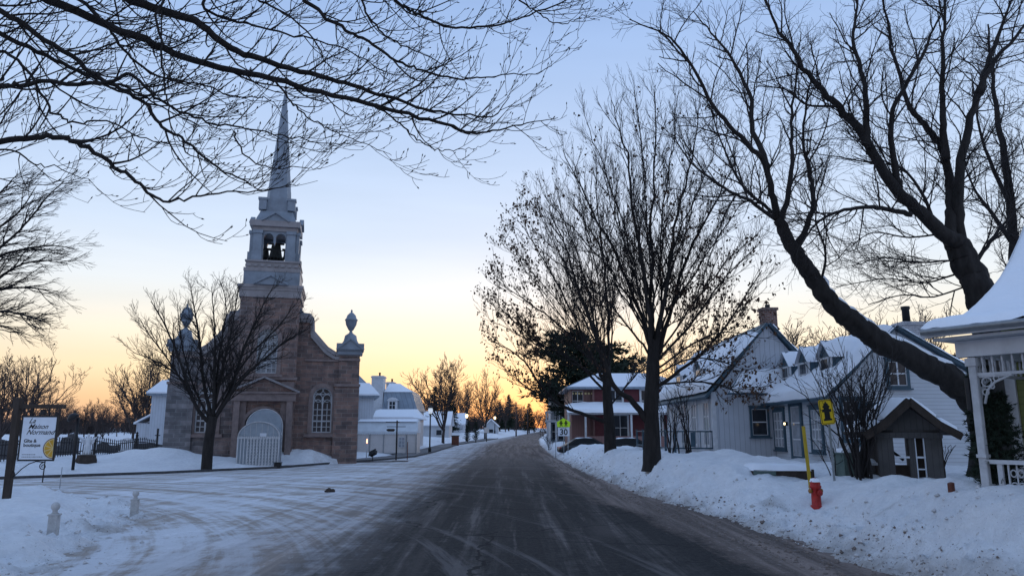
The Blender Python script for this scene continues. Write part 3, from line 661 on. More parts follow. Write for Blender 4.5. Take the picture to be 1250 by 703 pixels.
for px, yb, r in (([(799, 475), (830, 452), (859, 430), (890, 392), (912, 358), (930, 330)], 24.5, .075), ([(798, 470), (845, 466), (880, 470), (905, 482)], 25, .045), ([(797, 455), (845, 420), (885, 405), (925, 412)], 23.8, .045),
                  ([(797, 445), (840, 400), (880, 345), (925, 300)], 26, .06), ([(797, 460), (835, 440), (868, 438), (900, 448)], 24.6, .04)):
    limb(T, px, yA, yb, r, .014, S)
lowl = limb(T, [(792, 516), (772, 490), (752, 474), (740, 448), (724, 402), (703, 345), (690, 300), (672, 262)], yA, 25.8, .13, .016, S)
finish(T, 'maple_tree', base, 'bare maple with the thickest trunk on the right snowbank, dead leaves on its right boughs', 'tree', 'bare maples on the right snowbank')
T = newT(); S = maple_S(leafB, lsize=.18, rmin=.0066, dens=[2.3, 3.4, 4.0], len=[2.4, 1.1, .5])
base = at(745, 548, yB); base.z = gz(base.x, yB) - .3
trunk = spline([base, at(744, 520, yB), at(741, 480, yB), at(741, 445, yB)], 4)
T['trunk'].tube(trunk, [.33 - .012 * i for i in range(len(trunk))], 10)
fan([(600, 392), (607, 342), (612, 296), (630, 264), (652, 240), (676, 222), (702, 206), (728, 194), (752, 204), (770, 244)], [(741, 472), (741, 455), (742, 464)], yB, S, (1, 3, 5, 7), .09, .055, 3.0)
fan([(640, 330), (680, 300), (712, 270)], (741, 470), yB, S, (), .07, .06, 3.0)
for px, yb, r in (([(742, 516), (715, 506), (684, 494), (660, 470), (640, 441), (618, 425), (598, 415)], 36, .11), ([(741, 480), (700, 440), (660, 420), (625, 390), (604, 368)], 37, .07), ([(741, 500), (770, 465), (792, 440), (820, 425)], 39, .05), ([(700, 500), (668, 486), (640, 470), (620, 452)], 36, .04)):
    limb(T, px, yB, yb, r, .018, S)
finish(T, 'maple_tree', base, 'slimmer bare maple farther down the snowbank, its low bough reaching out over the road', 'tree', 'bare maples on the right snowbank')
# --- the big leaning tree on the right
T = newT(); yC = 20.5
S = dict(sides=[9, 6, 4, 3], max=3, split=1, dens=[3.3, 4.4, 5.0], t0=[.1, .08, .1], len=[2.1, .95, .42], ang=(25, 60), seg=[6, 4, 3], wig=.14, trop=UP * .30, bias=UP, biasw=.15, rad=[.027, .011, .0065], rmin=.0042, pow=.9)
base = at(1216, 575, yC); base.z = gz(base.x, yC) - .3
p0 = at(1214, 545, yC)
def stem(px, ya, yb, radii, sides=14):
    n = len(px); P = [at(u, v, ya + (yb - ya) * i / (n - 1)) for i, (u, v) in enumerate(px)]; pts = spline(P, 5)
    rr = np.interp(np.linspace(0, 1, len(pts)), np.linspace(0, 1, len(radii)), radii)
    for i in range(2, len(pts) - 1): pts[i] += rvec() * .022
    big = spline(pts, 4); T['trunk'].tube(big, np.interp(np.linspace(0, 1, len(big)), np.linspace(0, 1, len(pts)), rr).tolist(), 26, rough=.16); return pts
pbase = spline([base, at(1215, 560, yC), p0, at(1209, 520, yC)], 3); T['trunk'].tube(pbase, [.85, .75, .66, .62, .60, .58, .56, .54, .52, .50][:len(pbase)], 16)
stA = stem([(1212, 530), (1188, 488), (1152, 459), (1110, 436), (1066, 411), (1036, 389), (1010, 364), (984, 328), (964, 296), (950, 268)], yC, 19.2, [.40, .36, .33, .305, .275, .25, .22, .20, .175, .14])
stB = stem([(1210, 530), (1214, 460), (1207, 400), (1196, 358), (1180, 322), (1164, 292)], yC, 21, [.50, .46, .43, .40, .37, .30])
ya = 19.3
for px, y1, y2, r in (([(952, 274), (942, 235), (934, 200), (905, 168), (872, 130), (842, 76), (812, 42), (768, 24)], ya, 18, .13), ([(938, 205), (920, 160), (915, 117), (893, 72), (868, 40), (846, 14)], ya, 20.5, .11),
                      ([(952, 270), (962, 240), (967, 190), (966, 150), (972, 95), (978, 40)], ya, 19.8, .11), ([(974, 300), (992, 255), (990, 215), (981, 175), (986, 115), (1000, 60)], 19.3, 20.8, .11),
                      ([(950, 270), (915, 246), (888, 232), (862, 214), (838, 192), (822, 165)], ya, 17.6, .07), ([(962, 292), (945, 262), (905, 225), (880, 170), (862, 120)], ya, 21, .08), ([(1000, 352), (1008, 310), (995, 260), (1010, 200)], 19.5, 18.6, .05),
                      ([(1168, 296), (1150, 284), (1118, 254), (1086, 222), (1053, 165), (1026, 132), (999, 106), (970, 64), (942, 22), (928, -25)], 20.8, 19.4, .29), ([(1060, 178), (1057, 145), (1054, 95), (1042, 50), (1047, 0), (1044, -40)], 20, 21, .14),
                      ([(1162, 294), (1160, 260), (1160, 225), (1150, 180), (1128, 152), (1108, 125), (1092, 70), (1080, 10), (1078, -40)], 20.8, 22, .22), ([(1155, 195), (1152, 160), (1150, 117), (1151, 60), (1153, 0), (1150, -50)], 21, 20.3, .16),
                      ([(1172, 302), (1170, 262), (1173, 195), (1188, 132), (1210, 82), (1248, 36), (1290, -10)], 21, 20, .24), ([(1196, 115), (1208, 72), (1226, 25), (1240, -20)], 20.4, 22, .14),
                      ([(1112, 262), (1086, 256), (1060, 253), (1024, 258), (1000, 270), (984, 288), (972, 312)], 20.2, 18.7, .10), ([(1098, 230), (1090, 188), (1090, 135), (1124, 72), (1140, 36), (1158, -5)], 20.4, 18.8, .13),
                      ([(1185, 330), (1205, 300), (1228, 270), (1262, 235)], 21, 22, .10), ([(1140, 272), (1125, 235), (1100, 205), (1070, 200), (1040, 190)], 20.6, 22, .07), ([(1172, 316), (1130, 320), (1080, 315), (1040, 325)], 21, 19, .04), ([(1180, 330), (1130, 345), (1080, 340), (1020, 350)], 21, 22.5, .04),
                      ([(1020, 130), (985, 128), (960, 110), (925, 105)], 19.8, 20.5, .05), ([(1190, 345), (1140, 362), (1100, 360), (1060, 372)], 21, 20, .035), ([(1150, 285), (1110, 290), (1066, 284), (1040, 300)], 20.8, 21.8, .04)):
    limb(T, px, y1, y2, r * .8, .012, S, wig=.02)
bt = finish(T, 'leaning_tree', base, 'huge bare tree behind the porch, a thick snow topped stem leaning left', 'tree')
# snow lying along the leaning stem
sn = MB()
pts = [p for p in stA[6:34]]
def ridge(i):
    p = pts[i]; r = np.interp(i + 6, [0, 5, 10, 15, 20, 25, 30, 35, 40, 45], [.40, .36, .33, .305, .275, .25, .22, .20, .175, .14]); t = (pts[min(i + 1, len(pts) - 1)] - pts[max(i - 1, 0)]).normalized()
    sd = t.cross(UP).normalized(); nrm = sd.cross(t).normalized()
    if nrm.z < 0: nrm = -nrm
    wv = .7 + .35 * math.sin(i * 1.3) + .2 * math.sin(i * 2.9)
    return [p + nrm * r * .86 + sd * r * .48 * wv, p + nrm * (r + .06 + .02 * wv) + sd * r * .25 * wv, p + nrm * (r + .085 + .02 * wv), p + nrm * (r + .06) - sd * r * .25 * wv, p + nrm * r * .86 - sd * r * .48 * wv]
vs = []; fs = []
for i in range(len(pts)):
    vs += [tuple(q - Vector(base)) for q in ridge(i)]
    if i:
        k = 5 * i
        fs += [(k - 5 + j, k - 4 + j, k + 1 + j, k + j) for j in range(4)]
sn.add(vs, fs, True); sn.build('snow', M['snow'], bt)
# a second tree behind the porch roof
T = newT(); S2 = dict(S); S2.update(rmin=.007)
base = at(1246, 540, 27); base.z = gz(base.x, 27) - .2
limb(T, [(1246, 540), (1243, 430), (1240, 340), (1236, 282), (1230, 215), (1218, 150), (1212, 95), (1206, 30)], 27, 27, .30, .03, S2)
for px in ([(1240, 330), (1256, 260), (1262, 180), (1270, 90)], [(1234, 250), (1214, 210), (1196, 160), (1186, 90)], [(1238, 300), (1212, 262), (1192, 235), (1176, 200)]): limb(T, px, 27, 26, .1, .02, S2)
finish(T, 'bare_tree', base, 'upright bare tree rising behind the snow covered porch roof', 'tree')
# --- the maple whose boughs hang in from the upper left (its trunk stands left of the frame)
T = newT()
S = dict(sides=[8, 5, 4, 3], max=3, split=1, dens=[5.0, 5.2, 5.5], t0=[.05, .1, .1], len=[1.2, .46, .16], ang=(28, 62), seg=[6, 4, 3], wig=.085, trop=UP * .8 + Vector((.35, 0, 0)), bias=Vector((.7, 0, .05)), biasw=.45, rad=[.013, .0064, .0042], rmin=.0031, bud=True, pow=.75)
tb = Vector((-9.2, 5.2, 0)); tb.z = gz(tb.x, tb.y) - .2
fork = Vector((-8.6, 5.9, 5.2))
trunk = spline([tb, tb.lerp(fork, .3) + Vector((.05, 0, 0)), tb.lerp(fork, .7), fork, Vector((-8.4, 6.2, 8.5)), Vector((-8.0, 6.6, 12))], 4)
T['trunk'].tube(trunk, np.linspace(.36, .10, len(trunk)).tolist(), 12)
def bough(px, ya, yb, r0, r1, root=None, hh=4.6):
    r0 *= 1.35; n = len(px); P = [at(u, v, ya + (yb - ya) * i / (n - 1)) for i, (u, v) in enumerate(px)]
    if root is not None: P = [root] + P
    pts = spline(P, 6); sc = (pts[0] - pts[-1]).length
    for i in range(1, len(pts) - 1): pts[i] += rvec() * .010
    # keep fine twigs where the bough is in view
    grow(T, pts, r0, r1, 0, S)
rt = lambda z: Vector((-8.5, 6.0, z))
B = ([(-120, -70), (-20, -35), (59, 0), (163, 43), (237, 74), (333, 97), (420, 120), (500, 140), (560, 158), (587, 163), (635, 152), (681, 144)], 7.2, 9.0, .055, .004, 6.6), \
    ([(60, -60), (159, 0), (237, 26), (281, 59), (330, 77), (400, 96), (440, 108), (500, 128), (545, 138), (600, 142), (622, 118)], 7.6, 8.6, .050, .004, 7.2), \
    ([(-110, -30), (-40, -5), (0, 13), (67, 55), (122, 96), (170, 122), (200, 155), (225, 172), (260, 200), (300, 222), (320, 231), (352, 228)], 7.0, 7.8, .034, .003, 6.2), \
    ([(-90, 0), (0, 42), (67, 74), (122, 98), (158, 108), (200, 132), (258, 160)], 7.2, 8.2, .032, .004, 6.0), \
    ([(-90, 165), (0, 170), (60, 168), (100, 177), (148, 207), (175, 228), (200, 246), (255, 237), (322, 233), (366, 224)], 6.6, 7.4, .032, .003, 5.2), \
    ([(-90, 130), (0, 107), (37, 102), (122, 101), (160, 92), (190, 118), (237, 144), (285, 155), (333, 163), (400, 176), (430, 172)], 6.8, 8.0, .026, .003, 5.6), \
    ([(300, -60), (372, 0), (410, 30), (442, 48), (485, 74), (516, 86), (560, 96), (587, 96), (620, 92), (657, 90), (676, 75)], 8.0, 8.8, .024, .003, 8.6), \
    ([(390, -60), (439, 0), (462, 36), (490, 54), (524, 69), (545, 84), (575, 98)], 7.6, 8.4, .014, .003, 9.0), \
    ([(400, -60), (483, 0), (500, 12), (520, 22), (555, 34), (609, 30), (638, 22), (692, 0), (712, -12)], 8.2, 9.0, .020, .007, 9.4), \
    ([(600, -40), (634, 0), (652, 12), (668, 24), (690, 30), (704, 24), (712, 16)], 8.6, 9.0, .012, .003, 9.8), \
    ([(420, 120), (455, 128), (489, 152), (512, 172), (535, 184), (562, 183), (587, 180)], 8.3, 8.8, .012, .003, None), \
    ([(150, -40), (190, 30), (200, 90), (205, 130), (215, 165), (260, 195)], 7.4, 7.2, .016, .003, 7.0), \
    ([(-60, -60), (80, -10), (128, 30), (150, 60), (190, 92), (230, 100), (290, 118), (330, 122), (350, 150)], 7.3, 8.4, .022, .003, 6.8), \
    ([(200, -50), (250, 10), (300, 28), (360, 44), (420, 60), (470, 88), (505, 95)], 7.8, 8.9, .020, .003, 7.8), \
    ([(-60, 60), (20, 72), (60, 130), (90, 150), (130, 148), (180, 170), (236, 182), (260, 205)], 6.9, 7.6, .016, .003, 5.4), \
    ([(-60, 200), (0, 182), (40, 200), (70, 205), (110, 222)], 6.6, 7.0, .012, .003, 4.8), \
    ([(280, -50), (310, -5), (352, 20), (388, 55), (400, 80), (430, 88)], 7.9, 8.6, .018, .003, 8.2), \
    ([(333, 97), (352, 120), (372, 140), (396, 155), (420, 165), (452, 178), (478, 190)], 7.9, 8.3, .010, .003, None), \
    ([(285, 160), (300, 190), (330, 205), (372, 205), (392, 206)], 7.5, 7.6, .008, .003, None)
for px, ya, yb, r0, r1, hz in B: bough(px, ya, yb, r0, r1, rt(hz) if hz else None)
finish(T, 'overhanging_maple', tb, 'bare maple whose dark budded boughs hang across the upper left sky', 'tree', twig='twig')
# --- tree in front of the church
T = newT(); yD = 38.0
S = dict(sides=[8, 5, 4, 3], max=3, split=1, dens=[3.4, 4.4, 4.8], t0=[.12, .1, .1], len=[1.7, .8, .4], ang=(20, 46), seg=[5, 4, 3], wig=.09, trop=UP * .25, bias=UP, biasw=.15, rad=[.034, .015, .009], rmin=.0075)
base = at(253, 560, yD); base.z = gz(base.x, yD) - .2
trunk = spline([base, at(254, 545, yD), at(257, 525, yD), at(260, 508, yD)], 4); T['trunk'].tube(trunk, np.linspace(.27, .22, len(trunk)).tolist(), 10)
for px, yb, r in (([(257, 518), (240, 497), (228, 465), (214, 425), (198, 390), (184, 368)], 36.5, .17), ([(259, 512), (249, 470), (244, 420), (238, 380), (232, 345)], 39, .16), ([(260, 512), (262, 455), (262, 400), (258, 350)], 37, .15),
                  ([(261, 514), (282, 472), (300, 420), (318, 380), (332, 352)], 39, .17), ([(263, 510), (296, 462), (330, 432), (356, 412), (378, 400)], 36.5, .13), ([(260, 505), (274, 440), (284, 395), (292, 348)], 38, .13),
                  ([(228, 468), (204, 448), (184, 438), (162, 430)], 36, .07), ([(262, 500), (300, 440), (338, 400), (360, 372)], 37.5, .10), ([(232, 480), (206, 440), (182, 408), (170, 388)], 38, .08), ([(261, 505), (268, 430), (276, 380), (270, 345)], 39, .10), ([(258, 515), (236, 470), (222, 420), (216, 370)], 38.5, .10)):
    limb(T, px, yD, yb, r * .72, .016, S)
finish(T, 'maple_tree', base, 'round headed bare maple standing in the snow in front of the stone church', 'tree')
# --- boughs reaching in at the left edge
T = newT(); yE = 30.0
S = dict(sides=[7, 5, 4, 3], max=3, split=1, dens=[3.6, 4.6, 5.0], t0=[.1, .1, .1], len=[1.8, .9, .45], ang=(20, 45), seg=[5, 4, 3], wig=.07, trop=Vector((.5, 0, .05)), bias=Vector((.6, 0, .1)), biasw=.3, rad=[.03, .014, .009], rmin=.0068)
base = at(-75, 560, yE); base.z = gz(base.x, yE) - .2
tr = limb(T, [(-75, 560), (-72, 440), (-66, 340), (-64, 250), (-66, 150)], yE, yE, .36, .08, dict(S, dens=[.6, 3, 4]))
for px, yb in (([(-66, 345), (-30, 325), (0, 302), (30, 275), (58, 240), (78, 222)], 29), ([(-66, 370), (-30, 362), (10, 352), (45, 352), (72, 360)], 31), ([(-68, 400), (-30, 385), (5, 380), (40, 388), (62, 396)], 29), ([(-66, 320), (-20, 290), (20, 262), (44, 228)], 31),
               ([(-66, 330), (-20, 318), (25, 305), (60, 300), (85, 302)], 30), ([(-66, 300), (-30, 262), (0, 235), (22, 212)], 30), ([(-68, 390), (-25, 360), (15, 328), (50, 318), (82, 322)], 30.5), ([(-68, 410), (-30, 400), (0, 398), (28, 404)], 30)):
    limb(T, px, yE, yb, .09, .014, S)
finish(T, 'bare_tree', base, 'bare tree at the left edge with fine boughs sweeping down towards the church', 'tree')
# ------------------------------------------------------------------ background trees: templates copied with their parts
def template(h, spread, seed, stems, loc, label, group, rmin=.018, leafy=0, name='bare_tree', dens=(2.0, 2.6, 3.2), droop=.25):
    global rng
    keep = rng; rng = random.Random(seed); T = newT()
    S = dict(sides=[6, 4, 3, 3], max=3, split=1, dens=list(dens), t0=[.2, .12, .1], len=[h * .25, h * .13, h * .065], ang=(22, 50), seg=[4, 3, 2], wig=.1, trop=UP * droop, bias=UP, biasw=.2, rad=[h * .006, h * .003, h * .0018], rmin=rmin)
    if leafy: S.update(leaf=lambda p: leafy, lsize=.16, lnum=3)
    hb = h * rng.uniform(.12, .2); T['trunk'].tube([Vector((0, 0, -.4)), Vector((0, 0, hb * .5)), Vector((.02 * h * rng.uniform(-1, 1), 0, hb))], [h * .019, h * .016, h * .0145], 8)
    for k in range(stems):
        a = 2 * math.pi * (k + rng.random() * .7) / stems; out = spread * rng.uniform(.25, 1) * (1 if k else .1)
        z1 = h * rng.uniform(.82, 1) * (1 - .22 * out / spread)
        P = [Vector((0, 0, hb * rng.uniform(.75, 1))), Vector((math.cos(a) * out * .35, math.sin(a) * out * .35, hb + (z1 - hb) * .38)), Vector((math.cos(a) * out * .72, math.sin(a) * out * .72, hb + (z1 - hb) * .72)), Vector((math.cos(a) * out, math.sin(a) * out, z1))]
        pts = spline(P, 3)
        for q in pts[1:-1]: q += rvec() * h * .008
        grow(T, pts, h * .0095, h * .002, 0, S)
    rng = keep
    t = thing(name, loc, label, 'tree', 0, group)
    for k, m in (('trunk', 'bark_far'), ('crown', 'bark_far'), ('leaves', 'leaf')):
        if T[k].v: T[k].build(k, M[m], t, fix=False)
    return t
def place(tp, spots, first, label, group, h0, name=None):
    """copies of a template tree: (u, v_top, Y, base z or None)"""
    for i, (u, vt, Y) in enumerate(spots):
        b = at(u, 525, Y); zb = gz(b.x, Y) - .05; ht = max(1.5, at(u, vt, Y).z - zb)
        o = tp if (first and i == 0) else copy_tree(tp)
        if name: o.name = name
        o.location = (b.x, Y, zb); s = ht / h0; q = rng.uniform(.85, 1.2); o.scale = (s * q, s * q, s); o.rotation_euler = (0, 0, rng.uniform(0, 6.28))
        tag(o, label if isinstance(label, str) else label[i], 'tree', group)
g1 = 'bare trees beyond the graveyard'
t1 = template(9, 3.6, 3, 7, (0, 0, 0), 'x', g1); t2 = template(9, 4.2, 5, 9, (0, 0, 0), 'x', g1); t3 = template(9, 3.0, 8, 6, (0, 0, 0), 'x', g1)
lab = 'bare grey tree in the low row beyond the graveyard fence'
place(t1, [(84, 494, 105), (118, 487, 100), (133, 496, 112), (66, 498, 118), (152, 503, 120)], True, lab, g1, 9)
place(t2, [(103, 490, 96), (72, 489, 92), (143, 500, 108), (160, 508, 126), (50, 500, 110)], True, lab, g1, 9)
place(t3, [(92, 500, 124), (126, 492, 90), (168, 505, 115), (112, 503, 130)], True, lab, g1, 9)
g2 = 'bare trees beside the church'
place(t2, [(176, 432, 74)], False, 'tall bare tree behind the white annex on the left of the church', g2, 9)
place(t1, [(163, 455, 82)], False, 'lower bare tree left of the tall one behind the church annex', g2, 9)
t4 = template(8, 3.6, 21, 8, (0, 0, 0), 'x', 'x', leafy=.12, rmin=.012)
place(t4, [(28, 424, 52)], True, 'twiggy oak holding brown leaves behind the hanging sign', 'trees at the left edge', 8)
place(t2, [(2, 440, 60)], False, 'bare tree cut by the left frame edge behind the hanging sign', 'trees at the left edge', 9)
place(t3, [(58, 470, 70)], False, 'small bare tree right of the brown leaved oak', 'trees at the left edge', 9)
g3 = 'bare trees along the left of the street'
place(t2, [(541, 437, 100)], False, 'broad many stemmed bare tree standing beside the pavement past the lamp', g3, 9)
place(t1, [(592, 452, 128)], False, 'second broad bare tree along the left of the street', g3, 9)
lab3 = 'hazy bare tree in the far row along the left of the street'
place(t1, [(505, 476, 118), (522, 480, 140), (617, 484, 175), (640, 496, 220)], False, lab3, g3, 9)
place(t3, [(570, 462, 150), (606, 476, 160), (628, 488, 200), (490, 482, 130), (650, 497, 260), (657, 500, 300)], False, lab3, g3, 9)
place(t2, [(556, 470, 165), (470, 486, 135), (632, 492, 240)], False, lab3, g3, 9)
g4 = 'bare trees behind the houses on the right'
lab4 = 'bare tree among those behind the houses on the right'
place(t1, [(676, 488, 230), (690, 470, 130), (858, 412, 70)], False, lab4, g4, 9)
place(t3, [(668, 497, 290), (826, 410, 62), (1066, 385, 64)], False, lab4, g4, 9)
place(t2, [(980, 400, 80), (1035, 392, 70), (1130, 380, 66)], False, lab4, g4, 9)
# --- conifers
def conifer(h, r, seed, style):
    keep = random.Random(seed); tr = MB(); cr = MB()
    tr.tube([(0, 0, -.3), (0, 0, h * .5), (0, 0, h * .98)], [h * .022, h * .014, h * .004], 7)
    def tuft(p, s, d):
        for _ in range(5 if style == 'pine' else 4):
            v = Vector((keep.gauss(0, 1), keep.gauss(0, 1), keep.gauss(.25, .6) if style == 'pine' else keep.gauss(-.25, .4))).normalized() * s * keep.uniform(.6, 1.2) + d * s * .6
            sd = v.cross(Vector((keep.gauss(0, 1), keep.gauss(0, 1), keep.gauss(0, 1)))).normalized() * s * .16
            cr.add([tuple(p - sd), tuple(p + sd), tuple(p + v)], [(0, 1, 2)])
    n = int(h * (2.7 if style == 'pine' else 4.5))
    for k in range(n):
        t = k / n; z = h * ((.12 if style != 'pine' else .2) + (.86 if style != 'pine' else .78) * t)
        prof = (1 - t) ** .85 if style == 'spruce' else (math.sin(math.pi * min(1, .15 + .8 * t)) ** .6 * keep.uniform(.55, 1.1) if style == 'pine' else (1 - t ** 2.2) * .9)
        nb = 7 if style == 'spruce' else (5 if style == 'pine' else 8)
        for b in range(nb):
            a = keep.uniform(0, 6.28); L = r * prof * keep.uniform(.65, 1.1) + .1
            d = Vector((math.cos(a), math.sin(a), keep.uniform(-.25, .05) if style == 'spruce' else keep.uniform(-.05, .4) if style == 'pine' else .9)).normalized()
            e = Vector((0, 0, z)) + d * L
            tr.tube([(0, 0, z), tuple(Vector((0, 0, z)).lerp(e, .5) + Vector((0, 0, L * .04))), tuple(e)], [h * .004, h * .0025, h * .001], 3, cap=False)
            m = max(4, int(L * (9 if style != 'pine' else 8)))
            for q in range(m):
                f = (.25 + .75 * (q + keep.random()) / m) if style != 'pine' else (.35 + .65 * (q + keep.random()) / m)
                p = Vector((0, 0, z)) + d * L * f + Vector((keep.gauss(0, 1), keep.gauss(0, 1), keep.gauss(0, .45))) * L * .14
                tuft(p, (.20 if style != 'pine' else .36) * (h / 9) ** .5 * 1.3, d)
    return tr, cr
def conifer_thing(h, r, seed, style, u, Y, vt, label, group=None, name='conifer'):
    tr, cr = conifer(h, r, seed, style); b = at(u, 525, Y); zb = gz(b.x, Y) - .05
    t = thing(name, (b.x, Y, zb), label, 'tree', 0, group); tr.build('trunk', M['bark'], t, fix=False); cr.build('crown', M['needle'], t, fix=False)
    s = (at(u, vt, Y).z - zb) / h; t.scale = (s, s, s); return t
conifer_thing(11, 4.3, 4, 'pine', 698, 84, 404, 'large dark pine rising behind the red house', name='pine_tree')
conifer_thing(8, 3.6, 9, 'pine', 742, 88, 420, 'second dark pine right of the tall one behind the red house', name='pine_tree')
sp = conifer_thing(9, 1.9, 6, 'spruce', 621, 190, 480, 'tallest pointed spruce on the skyline where the street bends', 'spruces at the far end of the street', 'spruce_tree')
for u, vt, Y, l in ((646, 491, 210, 'pointed spruce on the skyline nearest the end of the street'), (610, 489, 180, 'spruce on the skyline just left of the tallest one'), (530, 470, 124, 'dark spruce beside the broad bare tree left of the street'), (549, 478, 132, 'dark spruce behind the trunk of the broad bare tree'), (516, 492, 122, 'low dark spruce beside the white presbytery')):
    o = copy_tree(sp); b = at(u, 525, Y); zb = gz(b.x, Y); s = (at(u, vt, Y).z - zb) / 9; o.location = (b.x, Y, zb); o.scale = (s * 1.15, s * 1.15, s); o.rotation_euler = (0, 0, u); o['label'] = l
cd = conifer_thing(3, .55, 12, 'cedar', 571, 106, 514, 'columnar cedar left of its twin beside the street lamp', 'clipped cedars by the street', 'cedar_tree')
o = copy_tree(cd); b = at(581, 525, 107); o.location = (b.x, 107, gz(b.x, 107)); o.rotation_euler = (0, 0, 2); o['label'] = 'columnar cedar right of its twin beside the street lamp'
for u, vt, Y, l in ((1176, 428, 32, 'dark spruce between the white gabled house and the porch'), (1206, 436, 34, 'dark spruce half hidden behind the porch post')):
    o = copy_tree(sp); b = at(u, 525, Y); zb = gz(b.x, Y); s = (at(u, vt, Y).z - zb) / 9; o.location = (b.x, Y, zb); o.scale = (s * 1.3, s * 1.3, s); o.rotation_euler = (0, 0, u); o['label'] = l; o['group'] = 'spruces behind the porch'
# far woods, one mass of twigs that nobody could count
fw = MB(); rw_ = random.Random(31)
def scrub(x, y, z, w, h):
    for _ in range(46):
        a = rw_.uniform(0, 6.28); d = Vector((math.cos(a) * w, math.sin(a) * w, h * rw_.uniform(.6, 1.1)))
        p = Vector((x + rw_.uniform(-w, w) * .6, y + rw_.uniform(-w, w) * .6, z)); e = p + d * rw_.uniform(.6, 1)
        m = p.lerp(e, .5) + Vector((0, 0, h * .08))
        fw.tube([p, m, e], [.06, .04, .02], 3, cap=False)
        for _k in range(5):
            q = p.lerp(e, rw_.uniform(.35, 1)); g = q + Vector((rw_.gauss(0, 1), rw_.gauss(0, 1), abs(rw_.gauss(.5, .6)))) * h * .16
            fw.tube([q, g], [.035, .016], 3, cap=False)
for i in range(70):
    Y = rw_.uniform(125, 175); u = rw_.uniform(-120, 215); b = at(u, 525, Y); scrub(b.x, Y, float(z0(Y)) - .2, 2.6, rw_.uniform(2.6, 5.2))
for i in range(34):
    Y = rw_.uniform(190, 330); u = rw_.uniform(560, 655) if i % 3 else rw_.uniform(672, 720); b = at(u, 525, Y); scrub(b.x, Y, float(z0(Y)) - .2, 4, rw_.uniform(5, 9))
for i in range(26):
    Y = rw_.uniform(150, 190); u = rw_.uniform(430, 570); b = at(u, 525, Y); scrub(b.x, Y, float(z0(Y)) - .2, 3.4, rw_.uniform(4, 6.5))
for i in range(36):
    Y = rw_.uniform(90, 140); u = rw_.uniform(800, 1330); b = at(u, 525, Y); scrub(b.x, Y, float(z0(Y)) - .2, 3.4, rw_.uniform(4, 8))
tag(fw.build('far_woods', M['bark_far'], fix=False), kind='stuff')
# --- shrubs
def shrub(u, Y, h, n, spread, seed, label, name='bare_shrub', dens=(2.2, 3), rmin=.006, rr=.022, v=None):
    global rng
    keep = rng; rng = random.Random(seed); T = newT(); b = at(u, 525, Y); b.z = gz(b.x, Y) - .1
    S = dict(sides=[5, 4, 3], max=2, split=0, dens=list(dens), t0=[.3, .15], len=[h * .35, h * .16], ang=(20, 45), seg=[4, 3], wig=.1, trop=UP * .3, bias=UP, biasw=.2, rad=[.012, .007], rmin=rmin)
    for k in range(n):
        a = rng.uniform(0, 6.28); o = spread * rng.uniform(.2, 1)
        P = [b + Vector((math.cos(a), math.sin(a), 0)) * rng.uniform(0, .25), b + Vector((math.cos(a) * o * .4, math.sin(a) * o * .4, h * .45)), b + Vector((math.cos(a) * o, math.sin(a) * o, h * rng.uniform(.75, 1.05)))]
        pts = spline(P, 4)
        for q in pts[1:]: q += rvec() * h * .012
        grow(T, pts, rr * rng.uniform(.8, 1.3), .007, 0, S)
    rng = keep
    s = thing(name, b, label, 'shrub'); T['crown'].v = [(q[0] - b.x, q[1] - b.y, q[2] - b.z) for q in T['crown'].v]; T['crown'].build('branches', M['twig'], s, fix=False)
    return s
shrub(1046, 18.6, 3.1, 24, 1.7, 3, 'tall bare lilac bush beside the wooden well house', dens=(2.6, 3.4), rr=.03)
shrub(1018, 20.5, 1.6, 9, 1.4, 4, 'low bare bush by the green cabinet and hydrant')
shrub(1142, 20.5, 1.2, 8, .7, 6, 'low bare bush right of the wooden well house')
shrub(820, 29, 2.6, 7, .9, 7, 'thin bare shrub in front of the white house porch, next to the thick maple', rr=.03)
shrub(842, 30, 3.0, 5, .8, 9, 'thin bare sapling clump in front of the white house porch corner', rr=.035)
shrub(672, 72, 1.6, 8, 1.4, 12, 'round bare bush by the road in front of the white balcony house', rmin=.014)
# ------------------------------------------------------------------ church
def arch(cx, z0_, z1, hw, n=12):
    zs = z1 - hw
    return [(cx - hw, z0_), (cx + hw, z0_)] + [(cx + hw * math.cos(math.pi * k / n), zs + hw * math.sin(math.pi * k / n)) for k in range(n + 1)]
def ring_band(mb, lo, li, y0, y1):
    """open band between two outlines with the same number of points (a stone or wood surround)"""
    n = len(lo); vs = []
    for y in (y0, y1):
        vs += [(p[0], y, p[1]) for p in lo] + [(p[0], y, p[1]) for p in li]
    fs = []
    for i in range(n):
        j = (i + 1) % n
        fs += [(i, j, n + j, n + i), (2 * n + i, 3 * n + i, 3 * n + j, 2 * n + j), (i, 2 * n + i, 2 * n + j, j), (n + i, n + j, 3 * n + j, 3 * n + i)]
    mb.add(vs, fs)
CY = 46.0; CA = R(13)
co = at(322, 525, CY); CB_ = Vector((co.x, CY, .35))
church = thing('church', CB_, 'stone village church with a tall tin spire and open belfry', 'church', CA)
def zc(v, Y=CY): return at(330, v, Y).z - CB_.z
def hwp(px, v, Y=CY): return px * .885 * mpp(Y, v)
def hwf2(px, v, Y=CY): return px * .955 * mpp(Y, v)
W2 = 5.55
zE = zc(431); zK = zc(404); zT = zc(386)
half = [(W2, -1.2), (W2, zE), (hwf2(84, 430), zE), (hwf2(72, 415), zE + .35), (hwf2(53, 404), zK), (hwf2(52, 395), zT - .15), (hwf2(50, 390), zT), (1.6, zT)]
outline = half + [(-x, z) for x, z in reversed(half)]
wz0, wz1 = zc(528), zc(472); whw = .58; wx = 3.38
holes = [arch(s * wx, wz0, wz1, whw) for s in (-1, 1)]
mb = MB(); mb.prism(outline, 0, .8, holes)
wall = mb.build('facade_wall', M['stone'], church)
